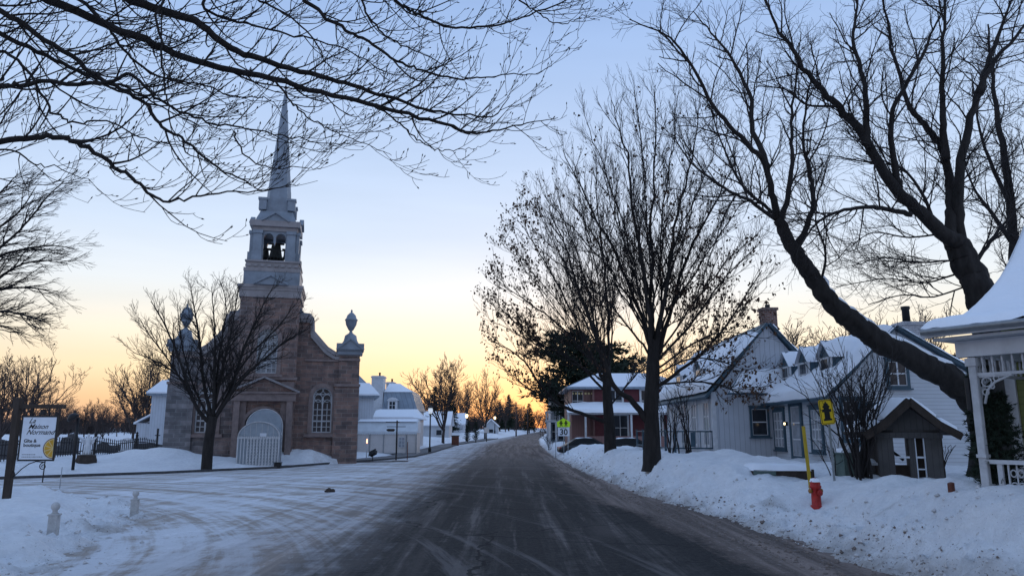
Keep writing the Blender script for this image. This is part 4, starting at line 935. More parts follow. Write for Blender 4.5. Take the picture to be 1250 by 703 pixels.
# corner pilasters, string courses
for s in (-1, 1):
    mb = MB(); mb.box((s * (W2 - .72), -.12, zc(470) / 2 - .6), (1.5, .30, zc(470) + 1.2)); mb.box((s * (W2 - .64), -.05, (zc(470) + zE) / 2), (1.24, .18, zE - zc(470)))
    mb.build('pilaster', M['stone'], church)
mb = MB()
for s in (-1, 1):
    mb.box((s * (W2 - .72), -.15, zc(469)), (1.6, .42, .16)); mb.box((s * (W2 - .64) , -.09, zE - .32), (1.34, .30, .14))
    mb.box((s * (2.2 + (W2 - 1.3 - 2.2) / 2), -.03, zE - .38), (W2 - 1.3 - 2.2, .12, .13))
mb.build('string_course', M['stone_trim'], church)
# coping that follows the gable line
for s in (-1, 1):
    mb = MB(); P = [(x * s, z) for x, z in half[1:]]
    for a, b in zip(P, P[1:]):
        mb.bar((a[0], .36, a[1] + .03), (b[0], .36, b[1] + .03), 1.06, .24, up=(0, 0, 1) if abs(a[0] - b[0]) > .1 else (1, 0, 0))
    for a, b in zip(P, P[1:]):
        mb.bar((a[0] * .985, -.07, a[1] - .22), (b[0] * .985, -.07, b[1] - .22), .13, .2)
    mb.build('coping', M['tin_trim'], church)
# tower
TY = -.95; thw = hwp(38.6, 400)
zS = zc(463); zTop = zc(366)
tz0, tz1 = zc(457), zc(404); thw_w = .60
mb = MB(); mb.prism([(-thw, -1.2), (thw, -1.2), (thw, zTop), (-thw, zTop)], TY, TY + .7, [arch(0, tz0, tz1, thw_w)])
for s in (-1, 1): mb.box((s * (thw - .35), TY + .7 + 1.65, (zTop - 1.2) / 2), (.7, 3.3, zTop + 1.2))
mb.box((0, TY + 3.9, (zTop + zT) / 2), (2 * thw - 1.42, .5, zTop - zT + .6))
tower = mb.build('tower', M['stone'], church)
mb = MB(); mb.box((0, TY - .03, zS), (2 * thw + .2, .22, .17)); 
for s in (-1, 1):
    mb.box((s * (thw - .40), TY - .06, (zS - 1.2) / 2 - .1), (.72, .14, zS + 1.0))
mb.build('tower_string_course', M['stone_trim'], church)
def tracery(parent_o, cx, z0_, z1, hw, y, circles=True):
    f = MB(); ring_band(f, arch(cx, z0_ - .0, z1, hw), arch(cx, z0_ + .07, z1 - .07, hw - .07), y - .05, y + .05)
    b = .045; zs = z1 - hw
    f.box((cx, y, (z0_ + zs) / 2 + (0 if circles else .2)), (.08, .08, zs - z0_ + (0 if circles else .4)))
    n = 5
    zt = zs - .42
    for k in range(1, n): f.box((cx, y, z0_ + (zt - z0_) * k / n), (2 * hw - .1, .05, b if k != 2 else .09))
    for s in (-1, 1):
        f.box((cx + s * hw * .5, y, (z0_ + zt) / 2), (b, .05, zt - z0_))
        f.tube([(cx + s * hw * .5 + hw * .40 * math.cos(math.pi * k / 8), y, zt + hw * .44 * math.sin(math.pi * k / 8)) for k in range(9)], .03, 4)
        for zz in ((zs - .08, zs + .40) if circles else (zs + .1,)):
            r = hw * (.40 if zz < zs + .2 else .36); ox = s * hw * (.45 if zz < zs + .2 else .40)
            f.tube([(cx + ox + r * math.cos(2 * math.pi * k / 14), y, zz + r * math.sin(2 * math.pi * k / 14)) for k in range(15)], .03, 4)
    f.box((cx, y, zs + .16), (2 * hw - .1, .05, .05))
    return f
for s, nm in ((-1, ''), (1, '')):
    cx = s * wx
    f = MB(); ring_band(f, arch(cx, wz0 - .18, wz1 + .26, whw + .26), arch(cx, wz0, wz1, whw), -.07, .18); f.box((cx, -.06, wz0 - .17), (2 * whw + .9, .34, .18))
    wf = f.build('window', M['stone_trim'], church)
    tracery(wf, cx, wz0, wz1, whw, .14).build('tracery', M['white_old'], wf)
    g = MB(); g.prism(arch(cx, wz0 - .02, wz1, whw - .02), .20, .24); g.build('pane', M['glass'], wf)
f = MB(); ring_band(f, arch(0, tz0 - .15, tz1 + .24, thw_w + .24), arch(0, tz0, tz1, thw_w), TY - .07, TY + .16); f.box((0, TY - .06, tz0 - .14), (2 * thw_w + .7, .3, .16))
wf = f.build('window', M['stone_trim'], church); tracery(wf, 0, tz0, tz1, thw_w, TY + .14).build('tracery', M['white_old'], wf)
g = MB(); g.prism(arch(0, tz0 - .02, tz1, thw_w - .02), TY + .20, TY + .24); g.build('pane', M['glass_pale'], wf)
# doorway with pediment
f = MB(); dz = zc(498); ex = 1.5
for s in (-1, 1): f.box((s * ex, TY - .22, (zc(490) - 1.2) / 2), (.34, .32, zc(490) + 1.2))
f.box((0, TY - .2, zc(485.5)), (2 * ex + .66, .44, .46)); f.box((0, TY - .24, zc(480.5)), (2 * ex + .95, .55, .10))
f.build('door_surround', M['stone_trim'], church)
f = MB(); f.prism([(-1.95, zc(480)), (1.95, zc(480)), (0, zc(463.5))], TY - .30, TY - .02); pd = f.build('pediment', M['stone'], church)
f = MB()
for s in (-1, 1): f.bar((s * 2.05, TY - .26, zc(479.5)), (0, TY - .26, zc(462)), .56, .12)
f.build('pediment_cornice', M['tin_trim'], pd)
f = MB(); ring_band(f, arch(0, -1, dz + .1, 1.22), arch(0, -1, dz - .08, 1.04), TY - .16, TY); f.build('door_arch', M['stone_trim'], church)
f = MB(); f.prism(arch(0, -1, dz - .08, 1.04), TY - .03, TY - .01)
for k in range(-3, 4): f.box((k * .29, TY - .05, .6), (.03, .03, 3.0))
f.build('door', M['dark_wood'], church)
# tower cornice, pediments on four sides, upper stages of painted tin
def tierbox(mb, hw, za, zb, cy=TY + 2.0): mb.box((0, cy, (za + zb) / 2), (2 * hw, 2 * hw, zb - za))
tcy = TY + thw
f = MB()
tierbox(f, hwp(40.3, 362), zTop - .02, zc(358), tcy); tierbox(f, hwp(41.5, 357), zc(358), zc(355), tcy); tierbox(f, hwp(42.5, 353), zc(355), zc(351.5), tcy)
f.build('tower_cornice', M['tin_trim'], church)
def pediments(name, hw, zb, zt, depth, base_hw, inner=None):
    f = MB()
    for k in range(inner or 4):
        a = k * math.pi / 2; g = MB(); g.prism([(-hw, zb), (hw, zb), (0, zt)], -base_hw - depth, -base_hw + .02)
        g.bar((-hw - .06, -base_hw - depth, zb + .02), (0, -base_hw - depth, zt + .05), .26, .10); g.bar((hw + .06, -base_hw - depth, zb + .02), (0, -base_hw - depth, zt + .05), .26, .10)
        ca, sa = math.cos(a), math.sin(a)
        f.add([(x * ca - y * sa, x * sa + y * ca + tcy, z) for x, y, z in g.v], g.f)
    return f.build(name, M['tin'], church)
f = MB()
hA = hwp(36.5, 340); tierbox(f, hA, zc(352), zc(335), tcy)
tierbox(f, hwp(34.5, 345), zc(352), zc(345), tcy)
base_st = f.build('belfry_base', M['tin'], church)
pediments('tower_pediment', hwp(21, 350), zc(352), zc(342), .18, hA + .28, 1)
f = MB(); tierbox(f, hwp(37, 325), zc(335), zc(331), tcy); tierbox(f, hwp(34, 325), zc(331), zc(323.5), tcy); tierbox(f, hwp(36, 323), zc(323.5), zc(321.5), tcy)
for k in range(4):
    a = k * math.pi / 2; g = MB()
    for i in range(8): g.box(((i - 3.5) * .40, -hwp(34, 325) - .03, zc(327.5)), (.22, .08, .16))
    f.add([(x * math.cos(a) - y * math.sin(a), x * math.sin(a) + y * math.cos(a) + tcy, z) for x, y, z in g.v], g.f)
f.build('belfry_cornice', M['tin_trim'], church)
# belfry: four walls each pierced by a pair of arches
bh = hwp(28, 305); b0, b1 = zc(321.5), zc(284.8); f = MB()
for k in range(4):
    a = k * math.pi / 2; g = MB(); ar = hwp(6.4, 300); ax = hwp(8.0, 300); zsp = zc(293); dbl = [(-ax - ar, b0 + .06), (ax + ar, b0 + .06)] + [(ax + ar * math.cos(math.pi * q / 10), zsp + ar * math.sin(math.pi * q / 10)) for q in range(11)] + [(ax - ar, zsp - .25), (0, zsp - .5), (-ax + ar, zsp - .25)] + [(-ax + ar * math.cos(math.pi * q / 10), zsp + ar * math.sin(math.pi * q / 10)) for q in range(11)]
    g.prism([(-bh, b0), (bh, b0), (bh, b1), (-bh, b1)], -bh, -bh + .28, [dbl])
    for s in (-1, 1):
        g.box((s * (bh - .28), -bh - .09, (b0 + b1) / 2), (.52, .22, b1 - b0)); g.box((s * (bh - .28), -bh - .13, b0 + .28), (.62, .32, .56)); g.box((s * (bh - .28), -bh - .12, b1 - .12), (.60, .3, .2))
    f.add([(x * math.cos(a) - y * math.sin(a), x * math.sin(a) + y * math.cos(a) + tcy, z) for x, y, z in g.v], g.f)
belf = f.build('belfry', M['tin'], church)
f = MB()
for k in range(4):
    a = k * math.pi / 2; g = MB()
    for zz in (b0 + .75,): g.tube([(-1, -bh - .02 + .14, zz), (1, -bh + .12, zz)], .03, 5)
    for i in range(9): g.tube([((i - 4) * .2, -bh + .12, b0 + .1), ((i - 4) * .2, -bh + .12, b0 + .75)], .018, 4)
    f.add([(x * math.cos(a) - y * math.sin(a), x * math.sin(a) + y * math.cos(a) + tcy, z) for x, y, z in g.v], g.f)
f.build('railing', M['iron'], belf)
for bx_, by_, s in ((0, 0, 1.0), (-.7, .35, .72), (.72, .3, .72)):
    f = MB(); f.lathe([(.02 * s, .95 * s), (.16 * s, .93 * s), (.24 * s, .8 * s), (.3 * s, .45 * s), (.42 * s, .15 * s), (.52 * s, .0), (.47 * s, 0), (.2 * s, .5 * s)], (bx_, tcy + by_, b0 + .45 + .35 * (1 - s)), 14); f.tube([(bx_ - .5 * s, tcy + by_, b0 + .45 + s), (bx_ + .5 * s, tcy + by_, b0 + .45 + s)], .07, 5); f.tube([(bx_ - .45 * s, tcy + by_, b0), (bx_ - .2 * s, tcy + by_, b0 + .5 + s)], .05, 4); f.tube([(bx_ + .45 * s, tcy + by_, b0), (bx_ + .2 * s, tcy + by_, b0 + .5 + s)], .05, 4)
    f.build('bell', M['bronze'], belf)
f = MB(); hC = hwp(33, 287); tierbox(f, hwp(29.5, 284), zc(285), zc(280), tcy); tierbox(f, hC, zc(280), zc(273), tcy)
f.build('belfry_entablature', M['tin_trim'], church)
pediments('belfry_pediment', hwp(17, 274), zc(274), zc(264.5), .10, hC * .93)
# flared tin roof, drum with corner blocks, spire
f = MB(); f.lathe([(hwp(31, 273), zc(273.5)), (hwp(26.5, 272), zc(272)), (hwp(25.5, 270), zc(269)), (hwp(23, 264), zc(264)), (hwp(21, 259), zc(259))], (0, tcy, 0), 4, False, True); f.build('flared_roof', M['tin'], church)
f = MB(); hD = hwp(17.5, 250); tierbox(f, hD, zc(259.5), zc(243), tcy)
for sx_ in (-1, 1):
    for sy_ in (-1, 1): f.box((sx_ * hD * 1.08, tcy + sy_ * hD * 1.08, (zc(258) + zc(246)) / 2), (.46, .46, zc(246) - zc(258))); f.box((sx_ * hD * 1.08, tcy + sy_ * hD * 1.08, zc(245)), (.56, .56, .14))
f.build('spire_drum', M['tin'], church)
f = MB()
prof = [(hwf2(15.6, 243), zc(243)), (hwf2(14.5, 230), zc(230)), (hwf2(11.4, 200), zc(200)), (hwf2(7.5, 164), zc(164)), (hwf2(5.0, 138), zc(138)), (hwf2(2.9, 120), zc(120)), (.05, zc(103))]
pr2 = []
for (r1, z1), (r2, z2) in zip(prof, prof[1:]):
    n = max(1, int((z2 - z1) / .45))
    for k in range(n):
        t = k / n; r = r1 + (r2 - r1) * t; z = z1 + (z2 - z1) * t; pr2 += [(r, z), (r * .985, z + .012)]
pr2.append(prof[-1]); f.lathe(pr2, (0, tcy, 0), 8, False)
spire = f.build('spire', M['tin'], church)
f = MB(); zt = zc(103); f.lathe([(.03, 0), (.16, .1), (.03, .26), (.025, .4)], (0, tcy, zt), 10); f.box((0, tcy, zt + .85), (.06, .06, 1.0)); f.box((0, tcy, zt + 1.0), (.6, .06, .06)); f.build('cross', M['iron'], spire)
# scroll shoulders beside the tower
for s in (-1, 1):
    f = MB(); f.prism([(s * thw, zT - .1), (s * hwf2(52, 386), zT - .1), (s * hwf2(50, 383), zT + .25), (s * (thw + .25), zc(380)), (s * thw, zc(374))] if s > 0 else [(s * thw, zT - .1), (s * thw, zc(374)), (s * (thw + .25), zc(380)), (s * hwf2(50, 383), zT + .25), (s * hwf2(52, 386), zT - .1)], .05, .75)
    f.build('scroll_shoulder', M['tin'], church)
# corner pinnacles with urns
for s in (-1, 1):
    px_ = s * (W2 - .62); f = MB()
    f.box((px_, .25, zE + .12), (1.55, 1.2, .24)); f.box((px_, .25, zE + .46), (1.70, 1.35, .46)); f.prism([(px_ - .8, zE + .3), (px_ + .8, zE + .3), (px_, zE + .92)], -.52, .9)
    for q in (-1, 1): f.bar((px_ + q * .85, -.53, zE + .3), (px_, -.53, zE + .97), .14, .09)
    pn = f.build('pinnacle', M['tin'], church)
    f = MB(); f.lathe([(.62, zE + .68), (.50, zE + .80), (.42, zE + .95), (.36, zE + 1.25), (.12, zE + 1.42), (.08, zE + 1.55), (.16, zE + 1.62), (.33, zE + 1.95), (.37, zE + 2.2), (.41, zE + 2.24), (.40, zE + 2.3), (.33, zE + 2.36), (.27, zE + 2.56), (.12, zE + 2.72), (.05, zE + 2.76), (.07, zE + 2.84), (.02, zE + 2.95)], (px_, .25, 0), 18)
    f.build('urn', M['tin'], pn)
# nave and transept behind the facade, white boarded, with a tin roof
def Lx(u, y): # local x on the plane y behind the facade that shows at photo column u
    d = at(u, 500, 10) - Vector((0, 0, 0)); k = d.x / d.y
    ca, sa = math.cos(CA), math.sin(CA)
    # world = base + R(x,y)
    return (k * (CB_.y + ca * y) - CB_.x + sa * y) / (ca - k * sa)
f = MB(); f.box((0, 14.5, 2.4), (9.8, 27.2, 7.2)); f.build('nave', M['white_wood'], church)
f = MB(); f.prism([(-5.3, 5.7), (5.3, 5.7), (0, 9.4)], .9, 29); nr = f.build('nave_roof', M['roof_tin'], church)
ty0 = 20; xl_, xr_ = Lx(184, ty0), Lx(456, ty0)
ze_ = at(455, 483, CY + 21).z - CB_.z
f = MB(); f.box(((xl_ + xr_) / 2, ty0 + 3.5, ze_ / 2 - .8), (xr_ - xl_, 7, ze_ + 1.6)); tp_ = f.build('transept', M['white_board'], church)
f = MB(); X0, X1, Y0_, Y1_, zt9 = xl_ - .35, xr_ + .45, ty0 - .4, ty0 + 7.4, ze_ + 2.9
f.add([(X0, Y0_, ze_), (X1, Y0_, ze_), (X1, Y1_, ze_), (X0, Y1_, ze_), (X0 + 2.6, ty0 + 3.5, zt9), (X1 - 2.6, ty0 + 3.5, zt9), (X0, Y0_, ze_ - .12), (X1, Y0_, ze_ - .12), (X1, Y1_, ze_ - .12), (X0, Y1_, ze_ - .12)], [(0, 1, 5, 4), (1, 2, 5), (2, 3, 4, 5), (3, 0, 4), (6, 7, 1, 0), (7, 8, 2, 1), (8, 9, 3, 2), (9, 6, 0, 3), (9, 8, 7, 6)]); f.build('transept_roof', M['roof_tin'], tp_)
f = MB()
f.add([(X0 - .02, Y0_ - .03, ze_ + .02), (X1 + .02, Y0_ - .03, ze_ + .02), (X1 - .85, ty0 + .9, ze_ + 1.08), (X0 + .85, ty0 + .9, ze_ + 1.08), (X0 - .02, Y0_ - .03, ze_ + .14), (X1 + .02, Y0_ - .03, ze_ + .14), (X1 - .85, ty0 + .85, ze_ + 1.2), (X0 + .85, ty0 + .85, ze_ + 1.2)], [(0, 3, 2, 1), (4, 5, 6, 7), (0, 1, 5, 4), (1, 2, 6, 5), (2, 3, 7, 6), (3, 0, 4, 7)])
f.build('roof_snow', M['snow'], tp_)
f = MB(); f.box((xl_ - .55, ty0 + 2.2, .7), (1.1, 3.4, 3.0)); an = f.build('annex', M['white_board'], church)
f = MB(); f.prism([(xl_ - 1.3, 2.15), (xl_ - .003, 2.9), (xl_ - .003, 3.05), (xl_ - 1.3, 2.3)], ty0 + .3, ty0 + 4.1); f.build('annex_roof', M['snow'], an)
# ------------------------------------------------------------------ winter entrance shelter: two barrel vaulted lengths
sb = at(316.5, 525, 41.2); sg = gz(sb.x, sb.y)
sh = thing('entrance_shelter', (sb.x, sb.y, sg - .05), 'white barrel roofed winter entrance shelter in front of the church door', 'shelter', R(14))
def barrel(mb, hw, zw, zt, y0, y1, cx=0, n=12):
    pr = [(cx - hw, 0), (cx - hw, zw)] + [(cx - hw * math.cos(math.pi * k / n), zw + (zt - zw) * math.sin(math.pi * k / n)) for k in range(1, n)] + [(cx + hw, zw), (cx + hw, 0)]
    vs = [(p[0], y, p[1]) for y in (y0, y1) for p in pr]; m = len(pr)
    mb.add(vs, [(i, i + 1, m + i + 1, m + i) for i in range(m - 1)] + [tuple(range(m - 1, -1, -1)), tuple(range(m, 2 * m))]); return pr
zf = at(316, 533, 41.2).z - sg; zf2 = at(316, 514, 41.5).z - sg; hwf = 23.6 * mpp(41.2)
f = MB(); barrel(f, hwf, zf, zf2, 0, 2.1); f.build('front_cover', M['film'], sh)
hwr = 20 * mpp(44); zr2 = at(322, 499, 43.5).z - sg
f = MB(); barrel(f, hwr, zr2 - hwr * .95, zr2, 2.11, 4.3, .10); f.build('rear_cover', M['film'], sh)
f = MB()
for yy, hw_, za, zb, cx in ((-.02, hwf + .02, zf, zf2 + .02, 0), (2.12, hwf + .03, zf, zf2 + .02, 0), (2.14, hwr + .03, zr2 - hwr * .95, zr2 + .03, .10), (4.25, hwr + .03, zr2 - hwr * .95, zr2 + .03, .10)):
    f.tube([(cx - hw_, yy, 0)] + [(cx - hw_ * math.cos(math.pi * k / 14), yy, za + (zb - za) * math.sin(math.pi * k / 14)) for k in range(15)] + [(cx + hw_, yy, 0)], .035, 5)
f.box((0, -.03, zf), (2 * hwf, .06, .09)); f.box((0, -.03, .05), (2 * hwf, .06, .09))
f.build('frame', M['white_old'], sh)
f = MB(); sp_ = 2 * hwf / 13
for k in range(14): f.box((-hwf + k * sp_, -.05, zf / 2 + .02), (.05, .035, zf - .08))
for k in range(3, 13):
    for j in range(int(zf / .16)):
        x = -hwf + k * sp_; f.bar((x, -.075, .1 + j * .16), (x + sp_ * .5, -.075, .1 + j * .16 + .08), .012, .035); f.bar((x + sp_ * .5, -.075, .1 + j * .16 + .08), (x, -.075, .1 + j * .16 + .16), .012, .035)
f.build('lattice', M['white'], sh)
f = MB(); f.box((.22, -.03, zf + .16), (.34, .05, .18)); f.build('notice_plate', M['sign_white'], sh)
f = MB()
for k in range(1, 7): x = -hwf + 2 * hwf * k / 7; zz = zf + (zf2 - zf) * math.sqrt(max(0, 1 - (x / hwf) ** 2)); f.box((x, -.012, (zf + zz) / 2), (.022, .02, zz - zf - .04))
f.build('cover_seam', M['white_old'], sh)
f = MB()
for k in range(22): x = -hwf + 2 * hwf * (k + .5) / 22; f.box((x, -.05, zf + .02), (.05, .03, .12))
f.build('scalloped_edge', M['white'], sh)
# ------------------------------------------------------------------ white marquee by the pavement and the presbytery behind it
mx0, mx1 = at(436, 525, 64).x, at(509, 525, 64).x; mw = mx1 - mx0; mg = .06
mq = thing('marquee', ((mx0 + mx1) / 2, 64, mg), 'long white fabric winter shelter with a scalloped edge right of the church', 'marquee', R(2))
hz_ = at(475, 528, 64).z - mg; ht_ = at(475, 512.5, 64).z - mg
f = MB(); f.box((0, 1.6, hz_ / 2), (mw, 3.2, hz_)); f.build('side_walls', M['fabric_beige'], mq)
f = MB(); f.prism([(-.06, hz_ - .02), (-.06, hz_ + .12), (.5, ht_ - .12), (1.6, ht_), (2.7, ht_ - .12), (3.26, hz_ + .12), (3.26, hz_ - .02)], -mw / 2 - .05, mw / 2 + .05, axis='x'); cv = f.build('canopy', M['fabric'], mq)
f = MB()
for k in range(26):
    x = -mw / 2 + mw * (k + .5) / 26; f.prism([(x - mw / 54, hz_ + .02), (x + mw / 54, hz_ + .02), (x + mw / 54, hz_ - .08), (x, hz_ - .16), (x - mw / 54, hz_ - .08)], -.075, -.062)
f.build('valance', M['fabric'], cv)
f = MB(); f.prism([(.3, ht_ - .12), (1.6, ht_ + .1), (2.9, ht_ - .12), (1.6, ht_ + .01)], -mw / 2, mw / 2 - .1, axis='x'); f.build('snow', M['snow'], cv)
f = MB()
for t in (-.49, -.28, -.05, .17, .33, .49): f.box((mw * t, -.03, hz_ / 2), (.07, .05, hz_))
f.box((0, -.03, .04), (mw, .06, .08)); f.build('frame', M['steel'], mq)
f = MB(); f.box((mw * .25, -.035, hz_ * .55), (mw * .11, .04, hz_ * .5)); wq = f.build('window', M['white'], mq)
f = MB()
for i in (-1, 1):
    for j in (-1, 0, 1): f.box((mw * .25 + i * mw * .024, -.06, hz_ * .55 + j * hz_ * .155), (mw * .038, .02, hz_ * .13))
f.build('pane', M['glass_pale'], wq)
PY = 80.0
pb = at(482, 525, PY); pg = .2
def PX(u, Y=PY): return at(u, 525, Y).x - pb.x
def PZ(v, Y=PY): return at(480, v, Y).z - pg
pr = thing('presbytery', (pb.x, PY, pg), 'white presbytery with mansard roof and two broad white chimneys right of the church', 'house')
f = MB(); f.box(((PX(420) + PX(506)) / 2, 4, PZ(500) / 2), (PX(506) - PX(420), 8, PZ(500))); f.build('wall', M['white_wood'], pr)
f = MB()
xa, xb = PX(466), PX(509); za, zb = PZ(501), PZ(478)
f.add([(xa, 0, za), (xb, 0, za), (xb, 8, za), (xa, 8, za), (xa, .7, zb), (xb - .7, .7, zb), (xb - .7, 7.3, zb), (xa, 7.3, zb), (xa, 4, PZ(466)), (PX(480), 4, PZ(466))], [(0, 1, 5, 4), (1, 2, 6, 5), (2, 3, 7, 6), (0, 4, 8, 7, 3), (4, 5, 9, 8), (5, 6, 9), (6, 7, 8, 9), (0, 3, 2, 1)])
rf = f.build('mansard_roof', M['roof_tin'], pr)
f = MB(); f.add([(xa, .62, zb + .03), (xb - .64, .62, zb + .03), (PX(480), 4, PZ(466) + .06), (xa, 4, PZ(466) + .06), (xa, .62, zb), (xb - .64, .62, zb), (PX(480), 4, PZ(466)), (xa, 4, PZ(466))], [(0, 1, 2, 3), (4, 7, 6, 5), (0, 4, 5, 1), (1, 5, 6, 2), (2, 6, 7, 3), (3, 7, 4, 0)]); f.build('roof_snow', M['snow'], rf)
dx, d0, d1 = PX(479), PZ(501), PZ(489)
f = MB(); f.box((dx, .05, (d0 + d1) / 2), (.95, 1.3, d1 - d0)); f.prism([(dx - .6, d1), (dx + .6, d1), (dx + .3, d1 + .28), (dx, d1 + .34), (dx - .3, d1 + .28)], -.68, .7); dm = f.build('dormer', M['white'], rf)
f = MB()
for i in (-1, 1):
    for j in (-1, 1): f.box((dx + i * .16, -.61, (d0 + d1) / 2 + j * .2 + .02), (.25, .02, .34))
f.build('pane', M['glass'], dm)
for ua, ub, v1, yy in ((453, 467.5, 459, 1.2), (471, 480.5, 466.5, 5)):
    f = MB(); xa2, xb2 = PX(ua, PY + yy), PX(ub, PY + yy); zz = at(470, v1, PY + yy).z - pg
    f.box(((xa2 + xb2) / 2, yy, zz / 2 + 1), (xb2 - xa2, 1.5, zz - 2)); f.box(((xa2 + xb2) / 2, yy, zz - .14), (xb2 - xa2 + .16, 1.66, .14)); c = f.build('chimney', M['white'], pr)
    f = MB(); f.lathe([(.1, 0), (.1, .3), (.13, .32), (.13, .38)], ((xa2 + xb2) / 2 + .1, yy, zz), 8); f.build('flue', M['iron'], c)
f = MB(); xa3, xb3 = PX(457, 76), PX(513, 76); z1_ = at(480, 512, 76).z - pg
f.box(((xa3 + xb3) / 2, -3, z1_ - .12), (xb3 - xa3, 3.0, .2))
for k in range(5): f.box((xa3 + .2 + (xb3 - xa3 - .4) * k / 4, -4.35, z1_ / 2 - .1), (.16, .16, z1_ - .2))
pc = f.build('porch', M['white'], pr)
f = MB(); f.prism([(-4.6, z1_ - .03), (-4.6, z1_ + .25), (-3, z1_ + .95), (-.2, z1_ + 1.15), (-.2, z1_ - .03)], xa3 - .1, xb3 - .8, axis='x'); f.add([(xb3 - .8, -4.6, z1_), (xb3 + .3, -4.5, z1_), (xb3 + .3, -1, z1_), (xb3 - .8, -.2, z1_), (xb3 - .8, -4.6, z1_ + .25), (xb3 - .8, -3, z1_ + .95), (xb3 - .8, -.2, z1_ + 1.15), (xb3 + .3, -4.5, z1_ + .08), (xb3 + .3, -1, z1_ + .08)], [(0, 1, 7, 4), (4, 7, 8, 6, 5), (1, 2, 8, 7), (2, 3, 6, 8)]); f.build('porch_snow', M['snow'], pc)
# low houses farther along the left of the street
def small_house(u0, u1, Y, v_e, v_r, label, wallm='white_wood', along=True):
    xa, xb = at(u0, 525, Y).x, at(u1, 525, Y).x; g = float(z0(Y)) + .2; ze, zr = at(500, v_e, Y).z - g, at(500, v_r, Y).z - g; wv = xb - xa
    h = thing('house', ((xa + xb) / 2, Y, g), label, 'house'); dp = 6
    if along:
        f = MB(); f.box((0, dp / 2, ze / 2), (wv, dp, ze)); f.prism([(.05, ze), (dp - .05, ze), (dp / 2, zr - .15)], -wv / 2, wv / 2, axis='x'); f.build('wall', M[wallm], h)
        f = MB(); f.prism([(-.4, ze - .08), (dp / 2, zr), (dp + .4, ze - .08), (dp + .4, ze + .12), (dp / 2, zr + .22), (-.4, ze + .12)], -wv / 2 - .3, wv / 2 + .3, axis='x'); f.build('roof_snow', M['snow'], h)
    else:
        f = MB(); f.prism([(-wv / 2, 0), (wv / 2, 0), (wv / 2, ze), (0, zr - .1), (-wv / 2, ze)], 0, dp); f.build('wall', M[wallm], h)
        f = MB()
        for s in (-1, 1): f.bar((s * (wv / 2 + .25), dp / 2 - .1, ze - .12), (0, dp / 2 - .1, zr + .08), dp + .7, .2)
        f.build('roof_snow', M['snow'], h)
    n = max(1, int(wv / 2.6))
    for k in range(n):
        f = MB(); x = -wv / 2 + wv * (k + .5) / n; f.box((x, -.04, ze * .52), (1.0, .08, ze * .42)); wn = f.build('window', M['white'], h)
        f = MB(); f.box((x, -.09, ze * .52), (.8, .03, ze * .34)); f.build('pane', M['glass'], wn)
    return h
small_house(500, 548, 112, 519, 503, 'low white house with a snowy roof behind the broad bare tree')
small_house(536, 566, 140, 518, 505, 'far low house with dark windows left of the clipped cedars', 'white_board')
small_house(591, 608, 150, 520, 512, 'small gabled house with snowy roof right of the clipped cedars', 'white_wood', False)
small_house(60, 87, 62, 548, 536, 'small white gabled shed with snowy roof beyond the graveyard', 'white_wood', False)
small_house(160, 182, 90, 537, 528, 'low dark shed with snow on its roof beside the church annex', 'dark_wood')
# ------------------------------------------------------------------ street lamps along the pavement
def street_lamp(u, vb, vt, Y, label, lampm):
    b = at(u, 525, Y); g = gz(b.x, Y); h = at(u, vt, Y).z - g
    t = thing('street_lamp', (b.x, Y, g), label, 'street lamp', 0, 'street lamps along the pavement')
    f = MB(); f.lathe([(.14, -.1), (.14, .5), (.09, .6), (.07, .7), (.055, h - .75), (.09, h - .72), (.06, h - .6)], n=10); f.build('pole', M['iron'], t)
    f = MB(); f.lathe([(.13, h - .6), (.20, h - .35), (.22, h - .22), (.16, h - .05)], n=12); f.build('lantern', M[lampm], t)
    f = MB(); f.lathe([(.27, h - .06), (.25, h - .01), (.10, h + .1), (.03, h + .16), (.05, h + .2), (.01, h + .27)], n=12); f.lathe([(.15, h - .64), (.15, h - .58)], n=12); f.build('lantern_cap', M['iron'], t)
    return t
street_lamp(525, 551, 497, 68, 'tall black street lamp nearest the white marquee, its lantern pale', 'lamp_cool')
street_lamp(569.5, 536, 505, 112, 'second black street lamp from the church, left of the cedars, glowing warm', 'lamp_warm')
street_lamp(604, 531, 508, 150, 'third black street lamp from the church, farthest, glowing warm', 'lamp_warm')
# lamp post left, by the graveyard
b = at(94, 525, 34.8); g = gz(b.x, 34.8); h = at(94, 510, 34.8).z - g
t = thing('lamp_post', (b.x, 34.8, g), 'black lamp post with a tilted round head beside the white statue', 'lamp post')
f = MB(); f.lathe([(.07, -.2), (.06, h)], n=8); f.build('pole', M['iron'], t)
f = MB(); pts = []; f.lathe([(.03, .0), (.24, .02), (.26, .10), (.16, .22), (.05, .28)], (0, 0, 0), 12)
hd = f.build('lamp_head', M['iron'], t); hd.location = (-.14, -.1, h - .05); hd.rotation_euler = (R(20), R(-28), 0)
# sign post by the marquee
b = at(484.5, 525, 52); g = .08; h = at(484.5, 513, 52).z - g
t = thing('signpost', (b.x, 52, g), 'slim dark post with cross arms and a small hanging plate before the marquee', 'signpost')
f = MB(); f.box((0, 0, h / 2 - .1), (.09, .09, h + .2)); f.box((-.3, 0, h - .12), (.95, .05, .05)); f.box((-.05, 0, h - .42), (1.3, .05, .04)); f.build('post', M['iron'], t)
f = MB(); f.prism([(-.75, h - .62), (-.62, h - .56), (-.22, h - .56), (-.1, h - .62), (-.22, h - .74), (-.62, h - .74)], -.02, .02); f.build('sign_plate', M['dark_wood'], t)
b = at(498, 525, 52.5); t = MB(); t.tube([(0, 0, -.1), (0, 0, at(498, 540, 52.5).z)], .03, 6); o = t.build('stake', M['rust']); o.location = (b.x, 52.5, .05); tag(o, 'short rusty stake in the pavement right of the slim signpost', 'stake')
